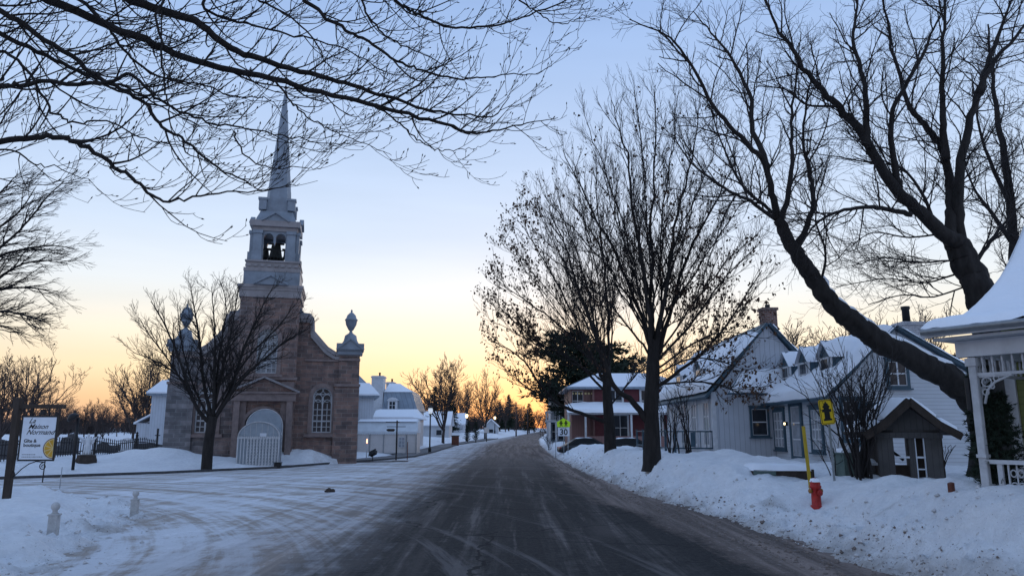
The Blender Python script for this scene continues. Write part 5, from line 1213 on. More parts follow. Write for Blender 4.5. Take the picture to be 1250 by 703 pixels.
# floodlight
b = at(456, 525, 50.5); g = gz(b.x, 50.5)
t = thing('floodlight', (b.x, 50.5, g), 'small black floodlight on a stake in the snow before the marquee', 'floodlight', R(-30))
f = MB(); f.tube([(0, 0, -.2), (0, 0, .42)], .03, 6); f.build('stake', M['iron'], t)
f = MB(); f.box((0, 0, 0), (.52, .2, .30), bev=.03); f.box((0, -.13, 0), (.58, .05, .36)); hd = f.build('lamp_head', M['iron'], t); hd.location = (.06, 0, .58); hd.rotation_euler = (R(-35), R(-22), 0)
b = at(448.5, 525, 52); g = gz(b.x, 52); h = at(448, 538, 52).z - g
t = thing('marker_light', (b.x, 52, g), 'slim white stake with a small glowing red lamp beside the church corner', 'lamp')
f = MB(); f.tube([(0, 0, -.2), (0, 0, h - .15)], .03, 6); f.build('stake', M['white'], t); f = MB(); f.lathe([(.035, h - .15), (.045, h - .05), (.03, h + .12), (.01, h + .15)], n=8); f.build('lamp', M['lamp_red'], t)
f = MB(); f.box((0, 0, .08), (3.6, .14, .16)); o = f.build('timber_edging', M['dark_wood']); b = at(466, 525, 49); o.location = (b.x, 49, gz(b.x, 49) - .02); o.rotation_euler = (0, 0, R(24)); tag(o, 'dark timber edging board along the swept pavement before the marquee', 'edging')
# bin and other small things by the pavement
b = at(556, 525, 92); g = gz(b.x - .4, 92); t = thing('litter_bin', (b.x, 92, g), 'square rust brown litter bin beside the pavement', 'bin')
f = MB(); f.box((0, 0, .55), (.85, .85, 1.3), bev=.05); f.build('body', M['rust'], t); f = MB(); f.box((0, 0, 1.24), (.95, .95, .1), bev=.03); f.build('lid', M['dark_wood'], t)
b = at(594, 525, 112); t = thing('notice_board', (b.x, 112, gz(b.x, 112)), 'small post with a pale notice plate right of the cedars', 'sign'); f = MB(); f.box((0, 0, .9), (.14, .14, 2.0)); f.build('post', M['dark_wood'], t); f = MB(); f.box((0, -.1, 1.75), (.7, .06, .8)); f.build('plate', M['fabric_beige'], t)
# utility poles far down the street
def upole(u, Y, vt, label):
    b = at(u, 525, Y); g = float(z0(Y)); h = at(u, vt, Y).z - g
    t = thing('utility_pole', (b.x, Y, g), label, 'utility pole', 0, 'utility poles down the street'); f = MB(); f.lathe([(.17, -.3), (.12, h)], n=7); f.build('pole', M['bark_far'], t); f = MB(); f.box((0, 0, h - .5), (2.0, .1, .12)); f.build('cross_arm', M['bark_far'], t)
upole(644, 190, 499, 'utility pole on the left of the street by the pointed spruce'); upole(652, 230, 503, 'thinner utility pole nearest the end of the street'); upole(630, 160, 491, 'tallest utility pole left of the street end')
# ------------------------------------------------------------------ graveyard
fa, fb = at(-14, 525, 36.5), at(194, 525, 50); fl = (fb - fa).length; fang = math.atan2(fb.y - fa.y, fb.x - fa.x)
t = thing('iron_fence', (fa.x, fa.y, gz(fa.x, fa.y)), 'black iron picket fence round the snowy graveyard left of the church', 'fence', fang)
def fz(s): p = fa + (fb - fa) * (s / fl); return gz(p.x, p.y) - gz(fa.x, fa.y)
f = MB(); nP = int(fl / .19)
for k in range(nP):
    s = k * .19; z = fz(s); f.box((s, 0, z + .42), (.035, .035, .95)); f.lathe([(.03, .9), (.05, .95), (.005, 1.06)], (s, 0, z), 4)
f.build('pickets', M['iron'], t)
f = MB()
for k in range(int(fl / 1.9)):
    a, b_ = k * 1.9, min(fl, (k + 1) * 1.9)
    for q in (.3, .8): f.bar((a, 0, fz(a) + q), (b_, 0, fz(b_) + q), .05, .05)
f.build('rails', M['iron'], t)
for k in range(int(fl / 3.8) + 1):
    s = k * 3.8; f = MB(); z = fz(s); f.box((s, 0, z + .5), (.11, .11, 1.3)); f.lathe([(.09, 1.15), (.09, 1.22), (.05, 1.26), (.08, 1.34), (.01, 1.42)], (s, 0, z), 6); f.build('post', M['iron'], t)
# cross-topped gate pillar at the church end
f = MB(); s = fl - .1; z = fz(s); f.box((s, 0, z + .85), (.09, .09, 1.9)); f.box((s, 0, z + 1.35), (.5, .06, .06)); f.box((s, 0, z + .75), (.5, .06, .06)); f.build('end_post', M['iron'], t)
# statue with outstretched arms on a boulder plinth
b = at(109, 525, 38); g = gz(b.x, 38) - .05
t = thing('statue', (b.x, 38, g), 'white robed statue with outstretched arms on a rough stone plinth behind the fence', 'statue', R(20))
f = MB(); f.lathe([(.50, -.2), (.48, .25), (.42, .42), (.44, .46), (.36, .50)], n=9, smooth=False); f.build('plinth', M['dark_wood'], t)
st = MB(); Hs = at(109, 530, 38).z - g - .45; k_ = Hs / 1.8
st.lathe([(.33 * k_, 0), (.30 * k_, .12 * k_), (.25 * k_, .5 * k_), (.22 * k_, .85 * k_), (.20 * k_, 1.02 * k_), (.24 * k_, 1.25 * k_), (.22 * k_, 1.38 * k_), (.10 * k_, 1.47 * k_), (.065 * k_, 1.52 * k_), (.09 * k_, 1.58 * k_), (.105 * k_, 1.68 * k_), (.08 * k_, 1.78 * k_), (.02 * k_, 1.81 * k_)], (0, 0, .48), 14)
for s in (-1, 1):
    st.tube([(s * .14 * k_, 0, .48 + 1.36 * k_), (s * .34 * k_, -.06, .48 + 1.30 * k_), (s * .52 * k_, -.14, .48 + 1.40 * k_), (s * .66 * k_, -.2, .48 + 1.50 * k_), (s * .72 * k_, -.22, .48 + 1.53 * k_)], [.10 * k_, .10 * k_, .09 * k_, .045 * k_, .025 * k_], 8)
    st.add([(s * .2 * k_, 0, .48 + 1.25 * k_), (s * .56 * k_, -.13, .48 + 1.38 * k_), (s * .50 * k_, -.10, .48 + 1.10 * k_), (s * .24 * k_, .02, .48 + .8 * k_), (s * .2 * k_, .06, .48 + 1.25 * k_), (s * .56 * k_, -.07, .48 + 1.38 * k_), (s * .50 * k_, -.04, .48 + 1.10 * k_), (s * .24 * k_, .08, .48 + .8 * k_)], [(0, 1, 2, 3), (7, 6, 5, 4), (0, 4, 5, 1), (1, 5, 6, 2), (2, 6, 7, 3), (3, 7, 4, 0)])
for k in range(9): a = math.pi * 2 * k / 9; st.tube([(.31 * k_ * math.cos(a), .31 * k_ * math.sin(a), .50), (.21 * k_ * math.cos(a), .21 * k_ * math.sin(a), .48 + .95 * k_)], [.03, .012], 4)
st.build('person', M['marble'], t)
# gravestones
gr = random.Random(4)
for i, (u, v, Y, l, hh) in enumerate(((83, 556, 47, 'dark upright gravestone just right of the white shed', 1.1), (90, 551, 48, 'tall black gravestone beside the lamp post', 1.3), (128, 559, 50, 'small dark gravestone right of the statue', .7), (136, 557, 52, 'low wide dark gravestone right of the statue', .6), (142, 556, 55, 'low dark slab gravestone in the middle of the graveyard', .5), (157, 552, 50, 'pale rounded gravestone before the long dark tomb', 1.0), (172, 550, 56, 'long low dark tomb near the church end of the fence', .6), (175, 556, 49, 'small square dark gravestone by the church end of the fence', .5), (10, 566, 40, 'dark gravestone at the foot of the hanging sign', 1.0), (2, 560, 43, 'dark gravestone cut by the left frame edge', 1.0), (76, 560, 45, 'small dark gravestone left of the lamp post', .7))):
    b = at(u, 525, Y); g = gz(b.x, Y); f = MB(); wv = .7 if hh > .65 else 1.1
    if i == 6: wv = 3.2
    f.prism([(-wv / 2, -.2), (wv / 2, -.2), (wv / 2, hh * .8), (wv * .3, hh * .97), (0, hh), (-wv * .3, hh * .97), (-wv / 2, hh * .8)], -.1, .1)
    f.box((0, 0, .05), (wv * 1.25, .4, .22))
    o = f.build('gravestone', M['marble'] if i == 5 else M['granite']); o.location = (b.x, Y, g); o.rotation_euler = (0, 0, gr.uniform(-.2, .3)); tag(o, l, 'gravestone', 'gravestones in the snowy graveyard')
# ------------------------------------------------------------------ hanging sign on the left
SY = 18.7; b = at(8, 607, SY); g = gz(b.x, SY)
t = thing('hanging_sign', (b.x, SY, g), 'white inn sign with an orange slice hanging from a dark wooden post', 'sign', R(2))
def SX(u): return at(u, 540, SY).x - b.x
def SZ(v): return at(40, v, SY).z - g
f = MB(); f.box((0, 0, SZ(485) / 2 - .15), (.15, .15, SZ(485) + .3), bev=.012); f.build('post', M['dark_wood'], t)
f = MB(); f.box(((SX(10) + SX(74)) / 2, 0, SZ(496)), (SX(74) - SX(10), .11, .10), bev=.01); f.build('arm', M['dark_wood'], t)
sw, shh = SX(66) - SX(26), SZ(508.5) - SZ(560); sx0 = SX(25.5); cxs = sx0 + sw / 2; zs0 = SZ(560.5)
f = MB(); f.box((cxs, 0, zs0 + shh / 2), (sw, .035, shh)); pnl = f.build('sign_board', M['sign_white'], t)
f = MB()
f.box((cxs, 0, zs0 + shh + .02), (sw + .06, .05, .04)); f.box((cxs, 0, zs0 - .02), (sw + .06, .05, .04)); f.box((sx0 - .02, 0, zs0 + shh / 2), (.035, .05, shh)); f.box((sx0 + sw + .02, 0, zs0 + shh / 2), (.035, .05, shh)); f.build('frame', M['iron'], t)
f = MB()
for q in (.25, .75): rod = MB(); rod.tube([(sx0 + sw * q, 0, zs0 + shh + .03), (sx0 + sw * q, 0, SZ(497))], .014, 5); rod.build('hanger_rod', M['iron'], t)
f.box((cxs + .05, 0, SZ(503)), (.14, .08, .14), bev=.02); f.build('sign_lamp', M['iron'], t)
f = MB()
def scroll(cx, cz, r, s, a0, turns=1.4):
    return [(cx + s * (r * (1 - .75 * k / 22)) * math.cos(a0 + turns * 2 * math.pi * k / 22), 0, cz + (r * (1 - .75 * k / 22)) * math.sin(a0 + turns * 2 * math.pi * k / 22)) for k in range(23)]
f.tube(scroll(SX(19), SZ(578), .10, 1, 2.6), .012, 5); f.tube([(SX(15), 0, SZ(583)), (SX(22), 0, SZ(581)), (SX(30), 0, SZ(572)), (SX(38), 0, SZ(566)), (SX(46), 0, SZ(563)), (SX(56), 0, SZ(564))], .013, 5)
f.tube(scroll(SX(55), SZ(569), .09, 1, 1.6), .012, 5); f.tube([(SX(11), 0, SZ(574)), (SX(15), 0, SZ(583))], .013, 5); f.build('scroll_bracket', M['iron'], t)
ry = (math.pi / 2, 0, 0)
yt = -.0185
for txt_, zf_, x_, sz in (('La', .86, .17, .17), ('Maison', .725, .17, .165), ('Normand', .59, .13, .17)):
    text(txt_, sz, (sx0 + sw * x_, yt, zs0 + shh * zf_), ry, M['black'], pnl, 'lettering', .5, .001, bold=.002, sx=1.0)
for txt_, zf_ in (('Gîte &', .40), ('boutique', .30)): text(txt_, .115, (sx0 + sw * .09, yt, zs0 + shh * zf_), ry, M['black'], pnl, 'lettering', 0, .001, bold=.003, sx=1.0)
f = MB()
for zz, ln in ((.115, .40), (.06, .62)):
    x = sx0 + sw * .08; q = random.Random(3)
    while x < sx0 + sw * (.08 + ln): wv = q.uniform(.015, .05); f.box((x + wv / 2, yt, zs0 + shh * zz), (wv, .003, .014)); x += wv + .012
f.build('small_print', M['black'], pnl)
oc = (sx0 + sw, zs0 + shh * .26); rO = sw * .31
def halfdisc(r): return [(oc[0] - .001, oc[1] - r)] + [(oc[0] - .001 - r * math.sin(math.pi * k / 20), oc[1] - r * math.cos(math.pi * k / 20)) for k in range(1, 20)] + [(oc[0] - .001, oc[1] + r)]
f = MB(); f.prism(halfdisc(rO), -.0205, -.017); f.build('orange_rind', M['rust'], pnl)
f = MB(); f.prism(halfdisc(rO * .92), -.0225, -.0200); f.build('orange_pith', M['rind'], pnl)
f = MB()
for k in range(5):
    a0, a1 = math.pi * (k + .08) / 5, math.pi * (k + .92) / 5; P = [(oc[0] - .004 - rO * .1 * math.sin((a0 + a1) / 2), oc[1] - rO * .1 * math.cos((a0 + a1) / 2))] + [(oc[0] - .004 - rO * .83 * math.sin(a0 + (a1 - a0) * j / 5), oc[1] - rO * .83 * math.cos(a0 + (a1 - a0) * j / 5)) for j in range(6)]
    f.prism(P, -.0245, -.0220)
f.build('orange_flesh', M['orange'], pnl)
# white turned posts in the snow mound
def garden_post(u, vb, vt, Y, label):
    b = at(u, vb, Y); g = gz(b.x, Y); h = .62
    t = thing('garden_post', (b.x, Y, g), label, 'post', R(8), 'white garden posts in the snow mound')
    f = MB(); f.box((0, 0, h / 2 - .22), (.15, .15, h + .02), bev=.008); f.box((0, 0, h - .20), (.18, .18, .03), bev=.008); f.build('shaft', M['post_white'], t)
    f = MB(); f.lathe([(.07, h - .19), (.045, h - .16), (.04, h - .13), (.065, h - .10), (.075, h - .06), (.065, h - .02), (.03, h + .01), (.005, h + .015)], n=14); f.build('ball_finial', M['post_white'], t)
    return t
garden_post(65.5, 640, 608, 13.8, 'white ball topped post nearest the camera in the left snow mound')
garden_post(165, 612, 585, 18.2, 'white ball topped post at the far edge of the left snow mound')
def stake(u, vb, vt, Y, r, material, label, name='stake'):
    b = at(u, 525, Y); g = gz(b.x, Y); f = MB(); f.tube([(0, 0, -.2), (.01, 0, at(u, vt, Y).z - g)], r, 6); o = f.build(name, M[material]); o.location = (b.x, Y, g); return tag(o, label, 'stake')
stake(80.5, 592, 570, 27, .014, 'steel', 'thin grey stake standing in snow left of the white posts')
stake(59, 581, 562, 30, .022, 'iron', 'short dark iron stake beneath the right corner of the hanging sign')
# lump of frozen slush on the packed snow
f = MB(); q = random.Random(8)
for (cx, cy, cz, r) in ((0, 0, .06, .16), (.17, .03, .05, .12), (-.15, .05, .02, .08), (.05, -.06, .09, .07)):
    f.lathe([(r * .75, -r * .6), (r, -.1 * r), (r * .8, r * .45), (r * .35, r * .8)], (cx, cy, cz), 7, False)
f.v = [(x + q.uniform(-.02, .02), y + q.uniform(-.02, .02), z + q.uniform(-.015, .015)) for x, y, z in f.v]
o = f.build('ice_lump', M['dark_wood']); b = at(405, 525, 25.3); o.location = (b.x, 25.3, .01); o.scale = (.7, .7, .7); tag(o, 'dirty dark lump of frozen slush lying on the packed snow of the side street', 'ice lump')
f = MB(); f.box((0, 0, .12), (.34, .3, .3), bev=.03); f.box((0, 0, .28), (.38, .34, .04)); o = f.build('sand_box', M['iron']); b = at(341.5, 525, 41); o.location = (b.x, 41, gz(b.x, 41)); tag(o, 'small black box at the right foot of the entrance shelter', 'box')
# ------------------------------------------------------------------ houses on the right
def win(parent, c, w_, h_, rz=0, trim='teal', cols=2, rows=2, tw=.12, glass='glass', name='window', sash='white'):
    """window standing on a wall: trim proud of the wall, sash bars, recessed panes; faces -y when rz is 0"""
    ca, sa = math.cos(rz), math.sin(rz)
    def T(mb): mb.v = [(c[0] + x * ca - y * sa, c[1] + x * sa + y * ca, c[2] + z) for x, y, z in mb.v]; return mb
    f = MB(); W, H = w_ / 2, h_ / 2
    f.prism([(-W - tw, -H - tw), (W + tw, -H - tw), (W + tw, H + tw), (-W - tw, H + tw)], -.07, .01, [[(-W, -H), (W, -H), (W, H), (-W, H)]]); f.box((0, -.06, -H - tw - .02), (w_ + 2 * tw + .12, .16, .05)); f.box((0, -.05, H + tw + .03), (w_ + 2 * tw + .08, .12, .06))
    o = T(f).build(name, M[trim], parent)
    f = MB(); f.prism([(-W, -H), (W, -H), (W, H), (-W, H)], -.048, -.004, [[(-W + (w_ * (i / cols)) + .025, -H + h_ * j / rows + .025), (-W + w_ * (i + 1) / cols - .025, -H + h_ * j / rows + .025), (-W + w_ * (i + 1) / cols - .025, -H + h_ * (j + 1) / rows - .025), (-W + w_ * i / cols + .025, -H + h_ * (j + 1) / rows - .025)] for i in range(cols) for j in range(rows)])
    T(f).build('sash', M[sash], o)
    f = MB(); f.box((0, -.012, 0), (w_ - .04, .012, h_ - .04)); T(f).build('pane', M[glass], o)
    return o
def slab(mb, quad, t):
    """roof slab: quad of points thickened upward"""
    P = [Vector(p) for p in quad]; n = (P[1] - P[0]).cross(P[3] - P[0]).normalized()
    if n.z < 0: n = -n
    return mb.add([tuple(p) for p in P] + [tuple(p + n * t) for p in P], [(3, 2, 1, 0), (4, 5, 6, 7), (0, 1, 5, 4), (1, 2, 6, 5), (2, 3, 7, 6), (3, 0, 4, 7)])
def snowslab(mb, quad, t, n=10, seed=0, edge=.06):
    """uneven snow lying on a roof plane"""
    P = [Vector(p) for p in quad]; nn = (P[1] - P[0]).cross(P[3] - P[0]).normalized()
    if nn.z < 0: nn = -nn
    def fn(u, v):
        uu = min(max(u, 0), 1); vv = min(max(v, 0), 1)
        p = P[0].lerp(P[1], uu).lerp(P[3].lerp(P[2], uu), vv)
        e = min(uu, 1 - uu, vv, 1 - vv); q = min(1, e * n / 1.2)
        k = t * (q ** .6) * (1 + .45 * noise.noise(p * .9 + Vector((seed, 0, 0))) + .3 * noise.noise(p * 2.7))
        if e <= 0: k = -.02
        w = noise.noise(p * 1.7 + Vector((0, seed, 0))) * edge if e <= 0 else 0
        return p + nn * k + (P[0] - P[3]).normalized() * w
    mb.grid(fn, n, n); return mb
def dormer_w(parent, x0, yc, z0_, zt, depth, w_, mats=('teal', 'white'), seed=0, pane='glass'):
    """gabled dormer whose window faces -x, cheeks facing +-y; x0 front plane, depth back into the roof"""
    f = MB(); hw = w_ / 2; zw = z0_ + (zt - z0_) * .66
    f.prism([(yc - hw, z0_), (yc + hw, z0_), (yc + hw, zw), (yc, zt), (yc - hw, zw)], x0, x0 + depth, axis='x')
    d = f.build('dormer', M[mats[0]], parent)
    f = MB(); f.box((x0 - .03, yc, (z0_ + zw) / 2 + .05), (.06, w_ * .62, (zw - z0_) * .84)); f.box((x0 - .02, yc - hw + .05, (z0_ + zw) / 2), (.05, .1, zw - z0_)); f.box((x0 - .02, yc + hw - .05, (z0_ + zw) / 2), (.05, .1, zw - z0_)); f.build('frame', M[mats[1]], d)
    f = MB()
    for i in (-1, 1):
        for j in (-1, 1): f.box((x0 - .07, yc + i * w_ * .13, (z0_ + zw) / 2 + .05 + j * (zw - z0_) * .19), (.02, w_ * .22, (zw - z0_) * .33))
    f.build('pane', M[pane], d)
    f = MB()
    for s in (-1, 1): snowslab(f, [(x0 - .15, yc + s * (hw + .12), zw - .06), (x0 + depth, yc + s * (hw + .12), zw - .06), (x0 + depth, yc, zt + .02), (x0 - .15, yc, zt + .02)], .14, 6, seed + s)
    f.build('snow', M['snow'], d)
    return d
# --- white house with its gable towards the camera (behind the planter)
ga = .45
hA = thing('house', (0, 0, 0), 'white boarded house with teal trim, dormers and a brick chimney on its gable', 'house')
x0, x1, y0, y1 = 8.93, 13.75, 33.0, 43.5; xm = (x0 + x1) / 2 + .05; zeA = at(880, 478, 33).z; zrA = at(937, 397, 33).z
wl = MB(); wl.prism([(x0, ga - .6), (x1, ga - .6), (x1, zeA), (xm, zrA), (x0, zeA)], y0, y1)
wA = wl.build('wall', M['white_board'], hA)
f = MB(); sl = (zrA - zeA) / (xm - x0)
slab(f, [(x0 - .45, y0 - .25, zeA - .45 * sl * .55), (x0 - .45, y1 + .25, zeA - .45 * sl * .55), (xm, y1 + .25, zrA + .02), (xm, y0 - .25, zrA + .02)], .12)
slab(f, [(x1 + .45, y1 + .25, zeA - .45 * sl * .55), (x1 + .45, y0 - .25, zeA - .45 * sl * .55), (xm, y0 - .25, zrA + .02), (xm, y1 + .25, zrA + .02)], .12)
rA = f.build('roof', M['teal'], hA)
f = MB(); snowslab(f, [(x0 - .5, y0 - .3, zeA + .02), (x0 - .5, y1 + .3, zeA + .02), (xm - .42, y1 + .3, zrA - .28), (xm - .42, y0 - .3, zrA - .28)], .3, 22, 1); f.build('roof_snow', M['snow'], rA); f = MB(); snowslab(f, [(x1 + .5, y0 - .3, zeA - .1), (x1 + .5, y1 + .3, zeA - .1), (xm + .1, y1 + .3, zrA + .1), (xm + .1, y0 - .3, zrA + .1)], .22, 22, 2)
f.build('roof_snow', M['snow'], rA)
f = MB(); cx = at(938, 393, 34).x; f.box((cx, 34, zrA + .15), (.62, .62, 1.5)); f.box((cx, 34, zrA + .86), (.74, .74, .12)); cA = f.build('chimney', M['brick'], hA); f = MB(); f.lathe([(.12, 0), (.12, .2), (.1, .2)], (cx, 34, zrA + .9), 8); f.build('flue', M['iron'], cA)
for k, yc in enumerate((35.4, 39.6)): dormer_w(rA, x0 - .05, yc, zeA + .15, zeA + 1.75, 1.7, 1.5, seed=k, pane='glass_pale')
win(hA, (at(927, 515, y0).x, y0 - .002, at(927, 515, y0).z), .66, 1.12, 0, 'teal', 1, 2, .09)
# snow band below the gable, boarded over with a shallow lean-to roof
f = MB(); snowslab(f, [(x0 + .3, y0 - .75, zeA - .12), (x1 - .6, y0 - .75, zeA - .12), (x1 - .6, y0 + .05, zeA + .95), (x0 + 1.2, y0 + .05, zeA + .95)], .22, 14, 5); 
pent = MB(); slab(pent, [(x0 + .3, y0 - .75, zeA - .16), (x1 - .6, y0 - .75, zeA - .16), (x1 - .6, y0 - .004, zeA + .88), (x0 + 1.2, y0 - .004, zeA + .88)], .06); po = pent.build('pent_roof', M['teal'], hA); f.build('snow', M['snow'], po)
# street side: tall windows, veranda with teal rail
for k, yc in enumerate((34.6, 36.9, 39.2, 41.5)): win(hA, (x0 - .002, yc, ga + 1.85), .95, 1.9, R(-90), 'white', 2, 3, .1, 'glass_pale')
f = MB(); f.box((x0 - .95, (y0 + y1) / 2 + .2, ga + .45), (1.9, y1 - y0 - .2, .14)); f.build('veranda_floor', M['white_old'], hA)
f = MB()
for yy in np.linspace(y0 + .3, y1 - .2, 6): f.box((x0 - 1.8, yy, ga + 1.0), (.1, .1, 1.2))
for zz in (.75, 1.5): f.box((x0 - 1.8, (y0 + y1) / 2, ga + zz), (.05, y1 - y0 - .4, .06))
f.box((x0 - .95, y0 + .3, ga + 1.5), (1.8, .05, .06)); f.box((x0 - .95, y0 + .3, ga + .78), (1.8, .05, .06))
f.box((x0 - 1.0, y0 + .28, ga + 1.15), (.2, .06, .62))
for xx in np.linspace(x0 - 1.7, x0 - .15, 7): f.box((xx, y0 + .3, ga + 1.15), (.03, .03, .7))
f.build('veranda_rail', M['teal'], hA)
f = MB()
for k in range(14): x = x0 - 1.85 + k * .14; f.bar((x, y0 + .26, ga - .2), (x + .14, y0 + .26, ga + .36), .02, .03); f.bar((x + .14, y0 + .27, ga - .2), (x, y0 + .27, ga + .36), .02, .03)
f.build('lattice_skirt', M['white_old'], hA)
f = MB(); f.box((x0 - .1, y0 - .02, (ga + zeA) / 2), (.2, .05, zeA - ga)); f.build('corner_board', M['white'], hA)
# --- second white house: gable towards the camera, west side along the street
hB = thing('house', (0, 0, 0), 'white house with snowy dormers and white brick chimney behind the well house', 'house')
bx0, bx1, by0, by1 = 11.45, 16.9, 26.6, 32.97; bxm = at(1090, 400, by0).x; zeB = at(1008, 479, by0).z; zrB = at(1090, 402, by0).z
f = MB(); f.prism([(bx0, -.2), (bx1, -.2), (bx1, at(1178, 469, by0).z), (bxm, zrB), (bx0, zeB)], by0, by1); f.build('wall', M['white_wood'], hB)
sl = (zrB - zeB) / (bxm - bx0); zr1 = at(1178, 469, by0).z
f = MB(); slab(f, [(bx0 - .5, by0 - .25, zeB - .28), (bx0 - .5, by1 + .2, zeB - .28), (bxm, by1 + .2, zrB + .02), (bxm, by0 - .25, zrB + .02)], .12); slab(f, [(bx1 + .4, by1, zr1 - .22), (bx1 + .4, by0 - .25, zr1 - .22), (bxm, by0 - .25, zrB + .02), (bxm, by1, zrB + .02)], .12); rB = f.build('roof', M['teal'], hB)
f = MB(); snowslab(f, [(bx0 - .55, by0 - .3, zeB - .16), (bx0 - .55, by1 + .2, zeB - .16), (bxm, by1 + .2, zrB + .14), (bxm, by0 - .3, zrB + .14)], .26, 20, 3); f.build('roof_snow', M['snow'], rB); f = MB(); snowslab(f, [(bx1 + .45, by0 - .3, zr1 - .1), (bx1 + .45, by1, zr1 - .1), (bxm, by1, zrB + .14), (bxm, by0 - .3, zrB + .14)], .2, 16, 4); f.build('roof_snow', M['snow'], rB)
for k, yc in enumerate((27.9, 30.0, 32.0)): dormer_w(rB, bx0 + .30, yc, zeB + .25, zeB + 2.0, 2.2, 1.15, seed=10 + k)
f = MB(); cx = at(1110, 410, 27.4).x; zt_ = at(1110, 396, 27.4).z; f.box((cx, 27.4, zt_ - 1.0), (.74, .7, 2.0)); f.box((cx, 27.4, zt_), (.84, .8, .12)); cB = f.build('chimney', M['brick_white'], hB); f = MB(); f.lathe([(.14, 0), (.13, .5), (.16, .52), (.16, .62)], (cx - .05, 27.4, zt_ + .05), 10); f.build('chimney_pot', M['iron'], cB)
win(hB, (at(1095, 456, by0).x, by0 - .002, at(1095, 456, by0).z), .62, .85, 0, 'teal', 2, 2, .1)
win(hB, (at(1063, 518, by0).x, by0 - .002, at(1063, 518, by0).z), .7, 1.2, 0, 'teal', 2, 2, .1)
win(hB, (at(1040, 515, by0).x, by0 - .002, at(1024, 512, by0).z), .6, 1.3, 0, 'teal', 2, 3, .1)
def wallY(u, x): return x / ((u - 625) / F) * 1.0 * (CS - (351.5 - 520) / F * SN)
for uc, w_, h_, nm in ((952, 1.1, 1.45, 'window'), (998, .9, 1.45, 'window')):
    yy = wallY(uc, bx0); win(hB, (bx0 - .002, yy, at(uc, 524, yy).z), w_, h_, R(-90), 'teal', 3, 4, .14, 'glass_pale')
yy = wallY(973, bx0); zz = at(973, 526, yy).z
dr = win(hB, (bx0 - .002, yy, zz), .95, 1.95, R(-90), 'teal', 1, 3, .2, 'glass_pale', 'door', 'white')
f = MB(); f.box((bx0 - .1, yy, zz + 1.22), (.3, 1.7, .14)); f.build('door_hood', M['teal'], hB)
f = MB(); f.box((bx0 - .12, yy + .85, zz + .3), (.1, .1, .16)); lt = f.build('wall_lantern', M['iron'], hB); f = MB(); f.box((bx0 - .19, yy + .85, zz + .3), (.06, .06, .09)); f.build('lamp', M['lamp_warm'], lt)
# --- red house farther back
RY = 62.0
hR = thing('house', (at(750, 525, RY).x, RY, .35), 'two storey red and rose house with white veranda roofs behind the bare maples', 'house')
ox, oz = hR.location.x, .35
def RX(u, Y=RY): return at(u, 525, Y).x - ox
def RZ(v, Y=RY): return at(750, v, Y).z - oz
zt = RZ(473); f = MB(); f.box(((RX(725) + RX(838)) / 2, 4, zt / 2), (RX(838) - RX(725), 8, zt)); f.build('wall', M['red'], hR)
f = MB(); f.box(((RX(698) + RX(725)) / 2, 4.3, zt / 2), (RX(725) - RX(698), 8, zt)); f.box((RX(725), -.04, zt / 2), (.16, .1, zt)); f.build('rose_bay', M['pink'], hR)
def eave_roof(f, xa, xb, za, zb, ya, yb, inset): f.add([(xa, ya, za), (xb, ya, za), (xb, yb, za), (xa, yb, za), (xa + inset, ya + inset, zb), (xb - inset, ya + inset, zb), (xb - inset, yb - inset, zb), (xa + inset, yb - inset, zb), (xa, ya, za - .14), (xb, ya, za - .14), (xb, yb, za - .14), (xa, yb, za - .14)], [(0, 1, 5, 4), (1, 2, 6, 5), (2, 3, 7, 6), (3, 0, 4, 7), (4, 5, 6, 7), (8, 9, 1, 0), (9, 10, 2, 1), (10, 11, 3, 2), (11, 8, 0, 3), (11, 10, 9, 8)])
f = MB(); eave_roof(f, RX(690), RX(845), zt, RZ(455), -.6, 8.6, 2.6); rr_ = f.build('roof', M['roof_tin'], hR)
f = MB(); eave_roof(f, RX(695), RX(845), zt + .08, RZ(453), -.45, 8.4, 2.7); f.build('roof_snow', M['snow'], rr_)
zv = RZ(505); f = MB(); f.box(((RX(692) + RX(838)) / 2, -1.3, zv), (RX(838) - RX(692), 2.4, .16))
for u in (694, 715, 740, 771, 805, 836): f.box((RX(u, RY - 2.4), -2.4, zv / 2), (.15, .15, zv))
f.build('veranda', M['white_old'], hR)
f = MB(); snowslab(f, [(RX(690), -2.7, zv + .06), (RX(840), -2.7, zv + .06), (RX(840), -.05, zv + .75), (RX(690), -.05, zv + .75)], .25, 20, 8); f.build('veranda_snow', M['snow'], hR)
f = MB(); f.box(((RX(700) + RX(838)) / 2, -2.42, .75), (RX(838) - RX(700), .06, .9)); f.build('veranda_skirt', M['pink'], hR)
for u, v, w_, h_ in ((752, 489, 1.1, 1.7), (792, 489, 1.1, 1.7), (757, 522, 1.2, 2.0), (800, 522, 1.1, 2.0)): win(hR, (RX(u), -.05, RZ(v)), w_, h_, 0, 'white', 2, 2, .14, 'glass')
win(hR, (RX(706), -.10 + .35, RZ(489)), .9, 1.6, 0, 'pink', 2, 2, .1, 'glass'); 
f = MB()
for i, u in enumerate(range(700, 725, 4)):
    for zz in (RZ(480), RZ(500)): f.box((RX(u), .24, zz), (.16, .06, .16))
f.build('carved_brackets', M['rind'], hR)
